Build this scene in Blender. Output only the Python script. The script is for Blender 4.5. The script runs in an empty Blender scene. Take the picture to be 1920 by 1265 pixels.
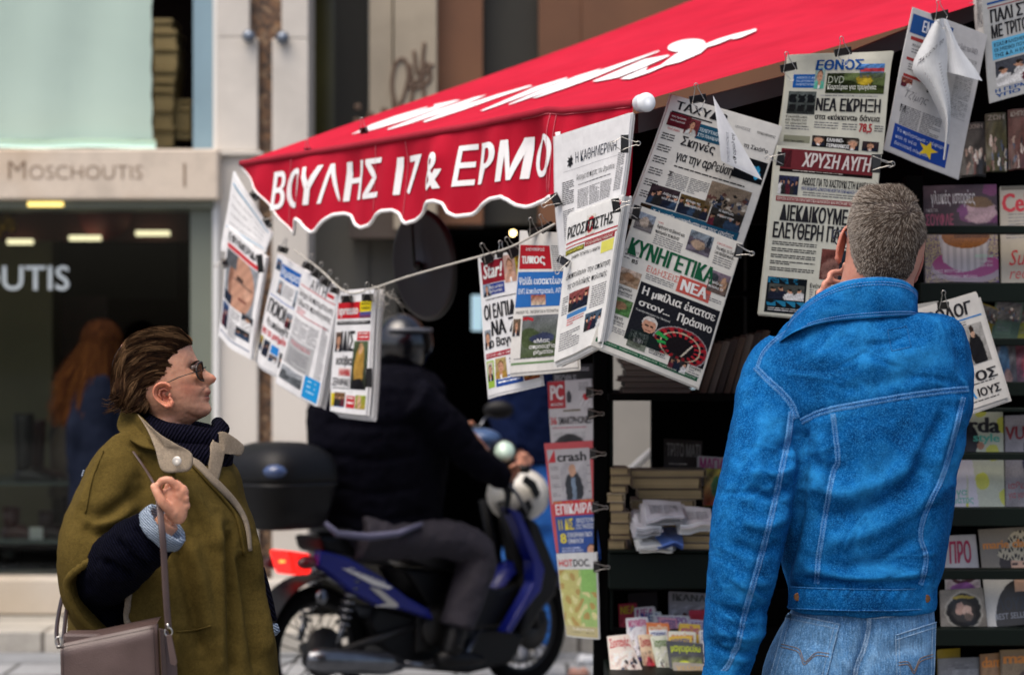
import bpy, bmesh, math, random
import numpy as np
from mathutils import Vector as V, Matrix
from mathutils.bvhtree import BVHTree

SC = bpy.context.scene
COL = SC.collection
RAD = math.radians
CAMZ, FPX, CX, CY = 1.54, 4533.3, 960.0, 632.5

# ------------------------------------------------------------------ camera, sky, sun, exposure
cam_d = bpy.data.cameras.new("camera")
cam = bpy.data.objects.new("camera", cam_d)
COL.objects.link(cam)
cam.location = (0, 0, CAMZ)
cam.rotation_euler = (RAD(90), 0, 0)
cam_d.sensor_width = 36.0
cam_d.lens = 85.0
cam_d.clip_start, cam_d.clip_end = 0.1, 500.0
cam_d.dof.use_dof = True
cam_d.dof.focus_distance = 5.75
cam_d.dof.aperture_fstop = 3.4
SC.camera = cam

SUN_DIR = V((0.26, 0.33, -0.90)).normalized()          # the way the light travels
world = bpy.data.worlds.new("World")
SC.world = world
world.use_nodes = True
wn = world.node_tree
sky = wn.nodes.new("ShaderNodeTexSky")
sky.sky_type = 'NISHITA'
sky.sun_disc = False
sky.sun_elevation = math.asin(-SUN_DIR.z)
sky.sun_rotation = math.atan2(-SUN_DIR.x, -SUN_DIR.y)
sky.air_density, sky.dust_density, sky.ozone_density = 0.7, 5.0, 0.6
bg = wn.nodes["Background"]
wn.links.new(sky.outputs[0], bg.inputs[0])
bg.inputs[1].default_value = 0.14
sun_d = bpy.data.lights.new("sun", 'SUN')
sun_d.energy = 1.6
sun_d.angle = RAD(55)
sun_d.color = (1.0, 0.93, 0.84)
sun = bpy.data.objects.new("sun", sun_d)
COL.objects.link(sun)
sun.rotation_euler = SUN_DIR.to_track_quat('-Z', 'Y').to_euler()
vs = SC.view_settings
vs.view_transform, vs.look, vs.gamma, vs.exposure = 'Standard', 'None', 1.0, 0.68


# ------------------------------------------------------------------ helpers
def P(px, py, d):
 """world point seen at a photograph pixel, d metres in front of the camera"""
 return V(((px - CX) / FPX * d, d, CAMZ + (CY - py) / FPX * d))


def lerp(a, b, t):
 return a + (b - a) * t


def interp(t, xs, ys):
 return float(np.interp(t, xs, ys))


def rgb(h):
 h = h.lstrip('#')
 out = []
 for i in (0, 2, 4):
  c = int(h[i:i + 2], 16) / 255
  out.append(c / 12.92 if c <= 0.04045 else ((c + 0.055) / 1.055) ** 2.4)
 return tuple(out)


class N:
 """tiny node-tree helper"""
 def __init__(s, name):
  s.m = bpy.data.materials.new(name)
  s.m.use_nodes = True
  s.t = s.m.node_tree
  s.b = s.t.nodes["Principled BSDF"]
  s.out = s.t.nodes["Material Output"]

 def n(s, typ, **kw):
  nd = s.t.nodes.new("ShaderNode" + typ)
  for k, v in kw.items():
   if k.startswith('i_'):
    k = k[2:]
    key = int(k) if k.isdigit() else k.replace('_', ' ')
    nd.inputs[key].default_value = v
   else:
    setattr(nd, k, v)
  return nd

 def l(s, a, b):
  s.t.links.new(a, b)

 def ramp(s, fac, stops):
  r = s.n("ValToRGB")
  e = r.color_ramp.elements
  while len(e) < len(stops):
   e.new(0.5)
  for el, (p, c) in zip(e, stops):
   el.position = p
   el.color = (*c[:3], 1)
  s.l(fac, r.inputs[0])
  return r.outputs[0]

 def mixc(s, fac, a, b, mode='MIX'):
  m = s.n("MixRGB", blend_type=mode)
  for i, v in enumerate((fac, a, b)):
   if isinstance(v, (int, float)):
    m.inputs[i].default_value = v
   elif isinstance(v, tuple):
    m.inputs[i].default_value = (*v[:3], 1)
   else:
    s.l(v, m.inputs[i])
  return m.outputs[0]

 def noise(s, scale, detail=4, rough=0.55, coord='Object', stretch=None, dist=0):
  tc = s.n("TexCoord")
  o = tc.outputs[coord]
  if stretch:
   mp = s.n("Mapping")
   mp.inputs['Scale'].default_value = stretch
   s.l(o, mp.inputs[0])
   o = mp.outputs[0]
  nz = s.n("TexNoise")
  nz.inputs['Scale'].default_value = scale
  nz.inputs['Detail'].default_value = detail
  nz.inputs['Roughness'].default_value = rough
  nz.inputs['Distortion'].default_value = dist
  s.l(o, nz.inputs['Vector'])
  return nz.outputs['Fac']

 def bump(s, h, strength, dist=0.01, chain=None):
  b = s.n("Bump")
  b.inputs['Strength'].default_value = strength
  b.inputs['Distance'].default_value = dist
  s.l(h, b.inputs['Height'])
  if chain:
   s.l(chain, b.inputs['Normal'])
  return b.outputs[0]


def mat(name, c, rough=0.6, var=0.25, scale=6.0, metallic=0.0, bump=0.0, bscale=60.0, spec=0.5, coat=0.0, emit=None, estr=0.0, sheen=0.0):
 k = N(name)
 c = rgb(c) if isinstance(c, str) else c
 f = k.noise(scale, 5)
 lo = tuple(x * (1 - var) for x in c)
 hi = tuple(min(1, x * (1 + var)) for x in c)
 k.l(k.ramp(f, [(0.3, lo), (0.7, hi)]), k.b.inputs['Base Color'])
 k.b.inputs['Roughness'].default_value = rough
 k.b.inputs['Metallic'].default_value = metallic
 k.b.inputs['Specular IOR Level'].default_value = spec
 k.b.inputs['Coat Weight'].default_value = coat
 k.b.inputs['Sheen Weight'].default_value = sheen
 if bump:
  k.l(k.bump(k.noise(bscale, 6), bump, 0.004), k.b.inputs['Normal'])
 if emit:
  k.b.inputs['Emission Color'].default_value = (*emit, 1)
  k.b.inputs['Emission Strength'].default_value = estr
 return k.m


def attr_mat(name, rough=0.7, var=0.12, scale=40.0, spec=0.3, bump=0.0, bscale=80.0, coat=0.0, sheen=0.0, trans=0.0):
 """base colour from the mesh colour attribute 'Col', slightly mottled"""
 k = N(name)
 a = k.n("Attribute", attribute_name="Col")
 f = k.noise(scale, 5)
 m = k.ramp(f, [(0.3, (1 - var,) * 3), (0.7, (1.0,) * 3)])
 k.l(k.mixc(1.0, a.outputs['Color'], m, 'MULTIPLY'), k.b.inputs['Base Color'])
 k.b.inputs['Roughness'].default_value = rough
 k.b.inputs['Specular IOR Level'].default_value = spec
 k.b.inputs['Coat Weight'].default_value = coat
 k.b.inputs['Sheen Weight'].default_value = sheen
 if bump:
  k.l(k.bump(k.noise(bscale, 4), bump, 0.003), k.b.inputs['Normal'])
 if trans:
  tr = k.n("BsdfTranslucent")
  k.l(a.outputs['Color'], tr.inputs[0])
  mx = k.n("MixShader")
  mx.inputs[0].default_value = trans
  k.l(k.b.outputs[0], mx.inputs[1])
  k.l(tr.outputs[0], mx.inputs[2])
  k.l(mx.outputs[0], k.out.inputs[0])
 return k.m


class MB:
 """collects shapes into one mesh"""
 def __init__(s):
  s.v, s.f, s.mi, s.c, s.sm, s.uv = [], [], [], [], [], {}

 def add(s, vs, fs, mi=0, col=(1, 1, 1), smooth=True, uvs=None):
  o = len(s.v)
  s.v += [tuple(p) for p in vs]
  for k, f in enumerate(fs):
   s.f.append([o + i for i in f])
   s.mi.append(mi)
   s.c.append(col[k] if isinstance(col, list) else col)
   s.sm.append(smooth)
  if uvs:
   for i, q in enumerate(uvs):
    s.uv[o + i] = q
  return s

 def box(s, c, size, rot=None, mi=0, col=(1, 1, 1), taper=1.0):
  x, y, z = (q / 2 for q in size)
  pts = []
  for sz in (-1, 1):
   t = taper if sz > 0 else 1.0
   for sx, sy in ((-1, -1), (1, -1), (1, 1), (-1, 1)):
    p = V((sx * x * t, sy * y * t, sz * z))
    if rot is not None:
     p = rot @ p
    pts.append(p + V(c))
  return s.add(pts, [(3, 2, 1, 0), (4, 5, 6, 7), (0, 1, 5, 4), (1, 2, 6, 5), (2, 3, 7, 6), (3, 0, 4, 7)], mi, col, False)

 def bbox(s, lo, hi, **kw):
  lo, hi = V(lo), V(hi)
  return s.box((lo + hi) / 2, hi - lo, **kw)

 def tube(s, pts, r, n=8, mi=0, col=(1, 1, 1), cap=True, closed=False, flat=None):
  pts = [V(p) for p in pts]
  m = len(pts)
  rs = r if isinstance(r, (list, tuple)) else [r] * m
  rings = []
  up = None
  for i, p in enumerate(pts):
   if closed:
    t = (pts[(i + 1) % m] - pts[i - 1])
   else:
    t = pts[min(i + 1, m - 1)] - pts[max(i - 1, 0)]
   t = t.normalized() if t.length > 1e-9 else V((0, 0, 1))
   if up is None:
    up = V((0, 0, 1)) if abs(t.z) < 0.9 else V((1, 0, 0))
   a = t.cross(up)
   a = a.normalized() if a.length > 1e-6 else t.orthogonal().normalized()
   b = t.cross(a).normalized()
   up = -b if (-b).dot(up) > 0 else b
   b = up
   kx, ky = flat if flat else (1, 1)
   rings.append([p + a * (math.cos(2 * math.pi * k / n) * rs[i] * kx) + b * (math.sin(2 * math.pi * k / n) * rs[i] * ky) for k in range(n)])
  return s.loft(rings, mi, col, cap and not closed, closed_len=closed)

 def loft(s, rings, mi=0, col=(1, 1, 1), cap=True, closed_len=False, smooth=True):
  n = len(rings[0])
  m = len(rings)
  vs = [p for r in rings for p in r]
  fs = []
  for i in range(m if closed_len else m - 1):
   j = (i + 1) % m
   for k in range(n):
    k2 = (k + 1) % n
    fs.append((i * n + k, i * n + k2, j * n + k2, j * n + k))
  if cap:
   fs.append(tuple(range(n))[::-1])
   fs.append(tuple((m - 1) * n + k for k in range(n)))
  return s.add(vs, fs, mi, col, smooth)

 def ball(s, c, r, mi=0, col=(1, 1, 1), nu=16, nv=10, rot=None):
  c = V(c)
  r = V(r) if not isinstance(r, (int, float)) else V((r, r, r))
  rings = []
  for j in range(nv + 1):
   ph = math.pi * (j / nv) * 0.998 + 0.003
   ring = []
   for k in range(nu):
    th = 2 * math.pi * k / nu
    p = V((r.x * math.sin(ph) * math.cos(th), r.y * math.sin(ph) * math.sin(th), -r.z * math.cos(ph)))
    if rot is not None:
     p = rot @ p
    ring.append(c + p)
   rings.append(ring)
  return s.loft(rings, mi, col, True)

 def lathe(s, c, prof, axis=V((0, 0, 1)), n=24, mi=0, col=(1, 1, 1), cap=True, smooth=True):
  """prof: list of (radius, distance along axis)"""
  axis = V(axis).normalized()
  a = axis.orthogonal().normalized()
  b = axis.cross(a)
  rings = [[V(c) + axis * h + a * (r * math.cos(2 * math.pi * k / n)) + b * (r * math.sin(2 * math.pi * k / n)) for k in range(n)] for r, h in prof]
  return s.loft(rings, mi, col, cap, smooth=smooth)

 def grid(s, fn, nu, nv, mi=0, col=(1, 1, 1), smooth=True, flip=False):
  vs = [fn(i / nu, j / nv) for j in range(nv + 1) for i in range(nu + 1)]
  fs = []
  cols = []
  for j in range(nv):
   for i in range(nu):
    a = j * (nu + 1) + i
    q = (a, a + 1, a + nu + 2, a + nu + 1)
    fs.append(q[::-1] if flip else q)
    cols.append(col((i + .5) / nu, (j + .5) / nv) if callable(col) else col)
  return s.add(vs, fs, mi, cols, smooth)

 def plate(s, pts, thick, nrm, mi=0, col=(1, 1, 1), smooth=False):
  """closed plate from an outline"""
  pts = [V(p) for p in pts]
  n = len(pts)
  nrm = V(nrm).normalized() * thick
  vs = pts + [p + nrm for p in pts]
  fs = [tuple(range(n))[::-1], tuple(range(n, 2 * n))] + [(i, (i + 1) % n, n + (i + 1) % n, n + i) for i in range(n)]
  return s.add(vs, fs, mi, col, smooth)

 def mesh(s, name):
  me = bpy.data.meshes.new(name)
  me.from_pydata(s.v, [], s.f)
  nf = len(s.f)
  me.polygons.foreach_set('material_index', s.mi)
  me.polygons.foreach_set('use_smooth', s.sm)
  ca = me.color_attributes.new('Col', 'FLOAT_COLOR', 'CORNER')
  tot = np.array([len(f) for f in s.f])
  cc = np.ones((nf, 4), dtype=np.float32)
  cc[:, :3] = np.array([c[:3] for c in s.c], dtype=np.float32)
  ca.data.foreach_set('color', np.repeat(cc, tot, axis=0).ravel())
  me.update()
  return me

 def build(s, name, mats, parent=None, bevel=0.0, recalc=False, label=None):
  me = s.mesh(name)
  if recalc:
   bm = bmesh.new()
   bm.from_mesh(me)
   bmesh.ops.recalc_face_normals(bm, faces=bm.faces)
   bm.to_mesh(me)
   bm.free()
  for m in (mats if isinstance(mats, (list, tuple)) else [mats]):
   me.materials.append(m)
  o = bpy.data.objects.new(name, me)
  COL.objects.link(o)
  if parent is not None:
   attach(o, parent)
  if bevel:
   md = o.modifiers.new('bevel', 'BEVEL')
   md.width = bevel
   md.segments = 2
   md.limit_method = 'ANGLE'
  if label:
   o['label'] = label
  return o


def attach(o, parent):
 o.parent = parent
 o.matrix_parent_inverse = world_of(parent).inverted()


def world_of(o):
 m = Matrix.LocRotScale(o.location, o.rotation_euler.to_quaternion(), o.scale)
 if o.parent:
  m = world_of(o.parent) @ o.matrix_parent_inverse @ m
 return m


def tag(o, label, cat, group=None):
 o['label'] = label
 o['category'] = cat
 if group:
  o['group'] = group
 return o


def struct(o):
 o['kind'] = 'structure'
 return o


def empty(name, loc, label, cat, group=None):
 o = bpy.data.objects.new(name, None)
 COL.objects.link(o)
 o.location = loc
 o.empty_display_size = 0.05
 return tag(o, label, cat, group)


def remesh(o, voxel, smooth=4, factor=0.5):
 """fuse overlapping lofts of one object into one continuous skin"""
 md = o.modifiers.new('fuse', 'REMESH')
 md.mode = 'VOXEL'
 md.voxel_size = voxel
 md.use_smooth_shade = True
 if smooth:
  ms = o.modifiers.new('soft', 'SMOOTH')
  ms.iterations = smooth
  ms.factor = factor
 bpy.context.view_layer.update()
 dg = bpy.context.evaluated_depsgraph_get()
 me = bpy.data.meshes.new_from_object(o.evaluated_get(dg))
 mats = [m for m in o.data.materials]
 o.modifiers.clear()
 o.data = me
 me.materials.clear()
 for m in mats:
  me.materials.append(m)
 me.polygons.foreach_set('use_smooth', [True] * len(me.polygons))
 return o


def vdata(o):
 me = o.data
 a = np.empty(len(me.vertices) * 3)
 me.vertices.foreach_get('co', a)
 n = np.empty(len(me.vertices) * 3)
 me.vertices.foreach_get('normal', n)
 return a.reshape(-1, 3), n.reshape(-1, 3)


def set_co(o, co):
 o.data.vertices.foreach_set('co', co.astype(np.float32).ravel())
 o.data.update()


def vcol(o, arr):
 """per-vertex colours"""
 me = o.data
 for a in list(me.color_attributes):
  me.color_attributes.remove(a)
 ca = me.color_attributes.new('Col', 'FLOAT_COLOR', 'POINT')
 x = np.ones((len(me.vertices), 4), dtype=np.float32)
 x[:, :3] = arr
 ca.data.foreach_set('color', x.ravel())


def topx(co):
 """world points -> photograph pixels (for tracing outlines onto what already stands there)"""
 d = co[:, 1]
 return CX + co[:, 0] / d * FPX, CY - (co[:, 2] - CAMZ) / d * FPX


def smooth_path(pts, k=6):
 """Catmull-Rom through points of any dimension"""
 a = [np.array(p, float) for p in pts]
 a = [2 * a[0] - a[1]] + a + [2 * a[-1] - a[-2]]
 out = []
 for i in range(1, len(a) - 2):
  for j in range(k):
   t = j / k
   p0, p1, p2, p3 = a[i - 1:i + 3]
   out.append(0.5 * ((2 * p1) + (-p0 + p2) * t + (2 * p0 - 5 * p1 + 4 * p2 - p3) * t * t + (-p0 + 3 * p1 - 3 * p2 + p3) * t ** 3))
 out.append(a[-2])
 return out


# ------------------------------------------------------------------ lettering
_txt = {}


def text_shape(s, bold=0.0, shear=0.0, res=2):
 """flat outline of a string, unit letter size: verts (n,2), faces; x starts at 0"""
 key = (s, bold, shear, res)
 if key in _txt:
  return _txt[key]
 if bold > 0.012:          # heavy type: the letter overprinted with small shifts
  v0, f0 = text_shape(s, 0.010, shear, res)
  if not len(v0):
   return v0, f0
  k = bold * .72
  vs_, fs_ = [], []
  for dx in ((-k, 0, k) if bold > 0.025 else (-k * .6, k * .6)):
   o_ = sum(len(q) for q in vs_)
   vs_.append(v0 + np.array([dx, 0]))
   fs_ += [tuple(i + o_ for i in f) for f in f0]
  vs_ = np.concatenate(vs_)
  vs_[:, 0] -= vs_[:, 0].min()
  _txt[key] = (vs_, fs_)
  return _txt[key]
 c = bpy.data.curves.new('txt', 'FONT')
 c.body = s
 c.offset = bold
 c.shear = shear
 c.resolution_u = res
 c.fill_mode = 'FRONT'
 o = bpy.data.objects.new('txt', c)
 COL.objects.link(o)
 bpy.context.view_layer.update()
 me = bpy.data.meshes.new_from_object(o.evaluated_get(bpy.context.evaluated_depsgraph_get()))
 vs = np.array([(v.co.x, v.co.y) for v in me.vertices]) if len(me.vertices) else np.zeros((0, 2))
 fs = [tuple(p.vertices) for p in me.polygons]
 if len(vs):
  vs[:, 0] -= vs[:, 0].min()
 bpy.data.objects.remove(o)
 bpy.data.curves.remove(c)
 bpy.data.meshes.remove(me)
 _txt[key] = (vs, fs)
 return vs, fs


CAP = 0.73    # cap height of the font at size 1
rnd = random.Random(7)
# ------------------------------------------------------------------ shared materials
def stone_mat(name, c, stain, scale=2.5, joint=None):
 k = N(name)
 f = k.noise(scale, 8, 0.6, dist=0.6)
 f2 = k.noise(scale * 0.35, 4, 0.5)
 c1 = k.ramp(f, [(0.25, tuple(x * 0.70 for x in c)), (0.55, c), (0.8, tuple(min(1, x * 1.08) for x in c))])
 fac = k.ramp(f2, [(0.48, (0, 0, 0)), (0.70, (0.95,) * 3)])
 col = k.mixc(fac, c1, stain)
 sp = k.noise(160, 2)
 col = k.mixc(0.25, col, k.ramp(sp, [(0.35, (0.55,) * 3), (0.6, (1,) * 3)]), 'MULTIPLY')
 k.l(col, k.b.inputs['Base Color'])
 k.b.inputs['Roughness'].default_value = 0.55
 k.b.inputs['Specular IOR Level'].default_value = 0.35
 k.l(k.bump(f, 0.15, 0.01), k.b.inputs['Normal'])
 return k.m


def granite_mat(name):
 k = N(name)
 tc = k.n("TexCoord")
 vo = k.n("TexVoronoi", i_Scale=42.0)
 k.l(tc.outputs['Object'], vo.inputs['Vector'])
 sep = k.n("SeparateColor")
 k.l(vo.outputs['Color'], sep.inputs[0])
 col = k.ramp(sep.outputs[0], [(0.0, rgb('#2e231b')), (0.35, rgb('#5a422f')), (0.6, rgb('#7a5a3c')), (0.8, rgb('#3b2d24')), (1.0, rgb('#94785a'))])
 k.l(col, k.b.inputs['Base Color'])
 k.b.inputs['Roughness'].default_value = 0.6
 k.l(k.bump(vo.outputs['Distance'], 0.3, 0.004), k.b.inputs['Normal'])
 return k.m


def paving_mat(name, c1, c2, mortar, w, h, scale=1.0):
 k = N(name)
 tc = k.n("TexCoord")
 br = k.n("TexBrick", offset=0.5)
 br.inputs['Scale'].default_value = scale
 br.inputs['Color1'].default_value = (*c1, 1)
 br.inputs['Color2'].default_value = (*c2, 1)
 br.inputs['Mortar'].default_value = (*mortar, 1)
 br.inputs['Mortar Size'].default_value = 0.012
 br.inputs['Brick Width'].default_value = w
 br.inputs['Row Height'].default_value = h
 k.l(tc.outputs['Object'], br.inputs['Vector'])
 f = k.noise(3.0, 9, 0.65)
 col = k.mixc(0.6, br.outputs['Color'], k.ramp(f, [(0.3, (0.45,) * 3), (0.7, (1.0,) * 3)]), 'MULTIPLY')
 f3 = k.noise(30.0, 6, 0.7)
 col = k.mixc(0.35, col, k.ramp(f3, [(0.35, (0.5,) * 3), (0.65, (1.0,) * 3)]), 'MULTIPLY')
 k.l(col, k.b.inputs['Base Color'])
 k.b.inputs['Roughness'].default_value = 0.6
 nb = k.bump(br.outputs['Fac'], 0.5, -0.006)
 k.l(k.bump(f3, 0.2, 0.004, nb), k.b.inputs['Normal'])
 return k.m


def glass_mat(name, tint=(0.9, 0.95, 0.95), refl=0.10):
 k = N(name)
 tr = k.n("BsdfTransparent")
 tr.inputs[0].default_value = (*tint, 1)
 gl = k.n("BsdfGlossy")
 gl.inputs['Roughness'].default_value = 0.03
 fr = k.n("Fresnel", i_IOR=1.28)
 mx = k.n("MixShader")
 k.l(fr.outputs[0], mx.inputs[0])
 k.l(tr.outputs[0], mx.inputs[1])
 k.l(gl.outputs[0], mx.inputs[2])
 k.l(mx.outputs[0], k.out.inputs[0])
 return k.m


M = {}
M['cream'] = stone_mat("cream_marble", rgb('#d6ccbd'), rgb('#b59e80'), 1.8)
M['cream2'] = stone_mat("pale_marble", rgb('#cfc9bf'), rgb('#b5a48a'), 1.2)
M['lintel'] = stone_mat("lintel_marble", rgb('#d0c2b0'), rgb('#b1936f'), 3.0)
M['granite'] = granite_mat("brown_granite")
M['engrave'] = mat("engraved_stone", '#7c6550', 0.9, 0.2)
M['mint'] = mat("mint_blind", '#a8bdb2', 0.8, 0.05, 1.5)
M['mint2'] = mat("mint_hem", '#cfeee0', 0.7, 0.04, 1.5)
M['card'] = mat("cardboard", '#8a7a52', 0.8, 0.12, 4)
M['bluegrey'] = mat("bluegrey_paint", '#7d97a3', 0.4, 0.08, 2)
M['frame'] = mat("greygreen_metal", '#6f7568', 0.45, 0.08, 2)
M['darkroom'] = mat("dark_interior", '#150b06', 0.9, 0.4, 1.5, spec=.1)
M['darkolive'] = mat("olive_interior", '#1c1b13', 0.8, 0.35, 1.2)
M['olivepillar'] = mat("olive_column", '#6a6248', 0.7, 0.12, 2)
M['brownwall'] = mat("brown_cladding", '#68442a', 0.45, 0.3, 1.0)
M['darkrecess'] = mat("dark_cladding", '#28251a', 0.5, 0.35, 1.2)
M['plaster'] = stone_mat("graffiti_plaster", rgb('#a19683'), rgb('#8a7a62'), 2.0)
M['greypanel'] = mat("grey_panel", '#6d6a60', 0.6, 0.12, 1.2)
M['spray'] = mat("brown_spray_paint", '#5d4a3c', 0.8, 0.1)
M['white'] = mat("white_paint", '#d8d8d4', 0.5, 0.05, 3)
M['black'] = mat("black_metal", '#0c0c0c', 0.45, 0.3, 8)
M['steel'] = mat("steel_stud", '#6d7580', 0.35, 0.15, 8, metallic=0.7)
M['lampy'] = mat("lit_yellow_lamp", '#ffdf70', 0.5, 0.02, emit=(1.0, 0.74, 0.22), estr=1.2)
M['lampw'] = mat("lit_warm_lamp", '#fff0c8', 0.5, 0.02, emit=(1.0, 0.86, 0.55), estr=1.1)
M['bulb'] = mat("lit_bulb", '#ffe2a0', 0.5, 0.02, emit=(1.0, 0.72, 0.30), estr=9.0)
M['glass'] = glass_mat("shop_glass", (0.82, 0.85, 0.82))
M['glasslet'] = mat("white_glass_lettering", '#c6cfd0', 0.5, 0.03)
M['col'] = attr_mat("painted_colours", 0.6, 0.15, 14, 0.35)
M['colgloss'] = attr_mat("glossy_colours", 0.25, 0.08, 10, 0.5)
M['print'] = attr_mat("newsprint", 0.85, 0.10, 55, 0.12, bump=0.06, bscale=30, trans=0.22)
M['mag'] = attr_mat("magazine_gloss", 0.32, 0.08, 30, 0.4)


def pbox(mb, x0, y0, x1, y1, d0, d1, **kw):
 a, b = P(x0, y1, d0), P(x1, y0, d0)
 return mb.bbox((a.x, d0, a.z), (b.x, d1, b.z), **kw)


def pobj(name, x0, y0, x1, y1, d0, d1, m, parent=None, bevel=0.0):
 return pbox(MB(), x0, y0, x1, y1, d0, d1).build(name, m, parent, bevel)


def lettering(s, place, bold=0.0, shear=0.0, size=1.0, xs=1.0, thick=None, sub=0.0, res=3):
 """mesh pieces of a written line; place(x, y, off) -> world"""
 v2, fs = text_shape(s, bold, shear, res)
 if sub > 0 and len(v2):
  bm = bmesh.new()
  vv = [bm.verts.new((a * xs * size, b * size, 0)) for a, b in v2]
  for f in fs:
   try:
    bm.faces.new([vv[i] for i in f])
   except ValueError:
    pass
  for axis in (0, 1):
   lo = min(v.co[axis] for v in bm.verts)
   hi = max(v.co[axis] for v in bm.verts)
   t = lo + sub
   while t < hi:
    nrm = (1, 0, 0) if axis == 0 else (0, 1, 0)
    co = (t, 0, 0) if axis == 0 else (0, t, 0)
    bmesh.ops.bisect_plane(bm, geom=bm.verts[:] + bm.edges[:] + bm.faces[:], plane_co=co, plane_no=nrm)
    t += sub
  bm.verts.index_update()
  v2 = np.array([(v.co.x, v.co.y) for v in bm.verts])
  fs = [tuple(v.index for v in f.verts) for f in bm.faces]
  bm.free()
 else:
  v2 = v2 * np.array([xs * size, size]) if len(v2) else v2
 return [place(a, b) for a, b in v2], fs


# ------------------------------------------------------------------ ground
g = MB()
g.bbox((-14, -8, -0.6), (14, 9.6, 0.0))
struct(g.build('pavement', paving_mat("grey_paving", rgb('#8d8a84'), rgb('#7b7872'), rgb('#4a4640'), 0.6, 0.4)))
g = MB()
g.bbox((-14, 9.6, -0.7), (14, 12.62, -0.1))
struct(g.build('street', paving_mat("street_slabs", rgb('#a2a4a6'), rgb('#84888c'), rgb('#4c4c4a'), 0.55, 0.42)))
g = MB()
g.bbox((-14, 12.62, -0.6), (14, 13.42, 0.0))
struct(g.build('far_pavement', paving_mat("pale_paving", rgb('#c6c0b4'), rgb('#b0aca2'), rgb('#6b655c'), 0.7, 0.3)))
g = MB()
g.bbox((-120, -120, -1.2), (120, 160, -0.72))
struct(g.build('ground', mat("asphalt", '#403f3d', 0.9, 0.2, 3)))

# ------------------------------------------------------------------ the shoe shop on the far side
WALL = 13.6
shop = empty('shop', (P(200, 0, WALL).x, WALL, 0), "shoe shop with cream stone lintel, mint blind and dark display window", "shop")
# stone lintel with its carved name
lin = MB()
pbox(lin, -1000, 279, 409, 374, 13.34, 13.9)
lint = lin.build('lintel', M['lintel'], shop, 0.012)


def carve(s, px, base, hpx, d, bold, xs, par, m, name, size2=None):
 """upper-case lettering standing on a facade: first letter may be larger"""
 o = P(px, base, d)
 k = hpx / FPX * d
 mb = MB()
 first, rest = s[0], s[1:]
 vs, fs = lettering(first, lambda x, y: V((o.x + x, d - 0.003, o.z + y)), bold, 0, k * (size2 or 1) / 0.682, xs)
 mb.add(vs, fs, 0, smooth=False)
 if rest:
  w = max(v.x for v in vs) - o.x + 0.02
  vs, fs = lettering(rest, lambda x, y: V((o.x + w + x, d - 0.003, o.z + y)), bold, 0, k / 0.682, xs)
  mb.add(vs, fs, 0, smooth=False)
 return mb.build(name, m, par)


carve("MOSCHOUTIS", 16, 336, 26, 13.34, -0.012, 1.02, lint, M['engrave'], 'carved_lettering', 1.35)
gr = MB()
pbox(gr, 344, 306, 348, 350, 13.337, 13.35)
gr.build('groove', M['engrave'], lint)
# soffit and lamp strip under the lintel
pobj('soffit', -1000, 374.5, 400, 389, 13.42, 13.9, M['frame'], shop)
pobj('soffit_lamp', 52, 379, 118, 387, 13.41, 13.425, M['lampy'], shop)
# upper window: blind, dark opening, boxes
bl = MB()


def blind(u, v):
 px = lerp(-1000, 286 + 1.2 * math.sin(v * 40) - 2 * math.sin(v * 3), u)
 py = lerp(-70, 262, v)
 d = 13.56 + 0.012 * math.sin(u * 22) + 0.01 * math.sin(u * 56 + v * 2)
 return P(px, py, d)


bl.grid(blind, 40, 20)
b_o = bl.build('blind', M['mint'], shop)
bl2 = MB()
bl2.grid(lambda u, v: P(lerp(-1000, 292, u), lerp(261.5, 277, v) + 1.5 * math.sin(u * 40), 13.53 + 0.02 * math.sin(v * 3.1) - 0.01), 30, 6)
bl2.build('blind_hem', M['mint2'], b_o)
# upper storeroom behind the blind
rm = MB()
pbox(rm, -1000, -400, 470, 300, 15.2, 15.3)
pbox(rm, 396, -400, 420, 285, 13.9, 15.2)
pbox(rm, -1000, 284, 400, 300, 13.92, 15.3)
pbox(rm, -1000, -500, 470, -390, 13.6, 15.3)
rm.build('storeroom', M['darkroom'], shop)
# window jamb
pobj('window_jamb', 362, -1000, 399, 281, 13.62, 13.95, M['bluegrey'], shop)
pobj('jamb_edge', 399.5, -1000, 407, 281, 13.56, 13.9, M['white'], shop)
# stone pilasters with the granite strip between
pl = MB()
pbox(pl, 407.5, -1000, 468, 70, 13.5, 13.95)
pbox(pl, 407.5, 70.8, 483, 283, 13.5, 13.95)
pbox(pl, 405, 283.8, 492, 291, 13.46, 13.95)
pbox(pl, 410, 291.6, 483, 1088, 13.5, 13.95)
pbox(pl, 528, -1000, 578, 72, 13.5, 13.95)
pbox(pl, 510, 72.8, 578, 1088, 13.5, 13.95)
pl.build('pilaster', M['cream2'], shop, 0.006)
gs = MB()
pbox(gs, 462, -1000, 535, 1088, 13.56, 13.93)
gs.build('granite_strip', M['granite'], shop)
for px, py in ((468, 70), (531, 73)):
 st = MB()
 c = P(px, py, 13.5)
 st.lathe((c.x, 13.51, c.z), [(0.016, 0), (0.018, 0.02), (0.034, 0.03), (0.037, 0.05), (0.03, 0.066), (0.012, 0.075)], (0, -1, 0), 20)
 st.build('stud', M['steel'], shop)
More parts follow.
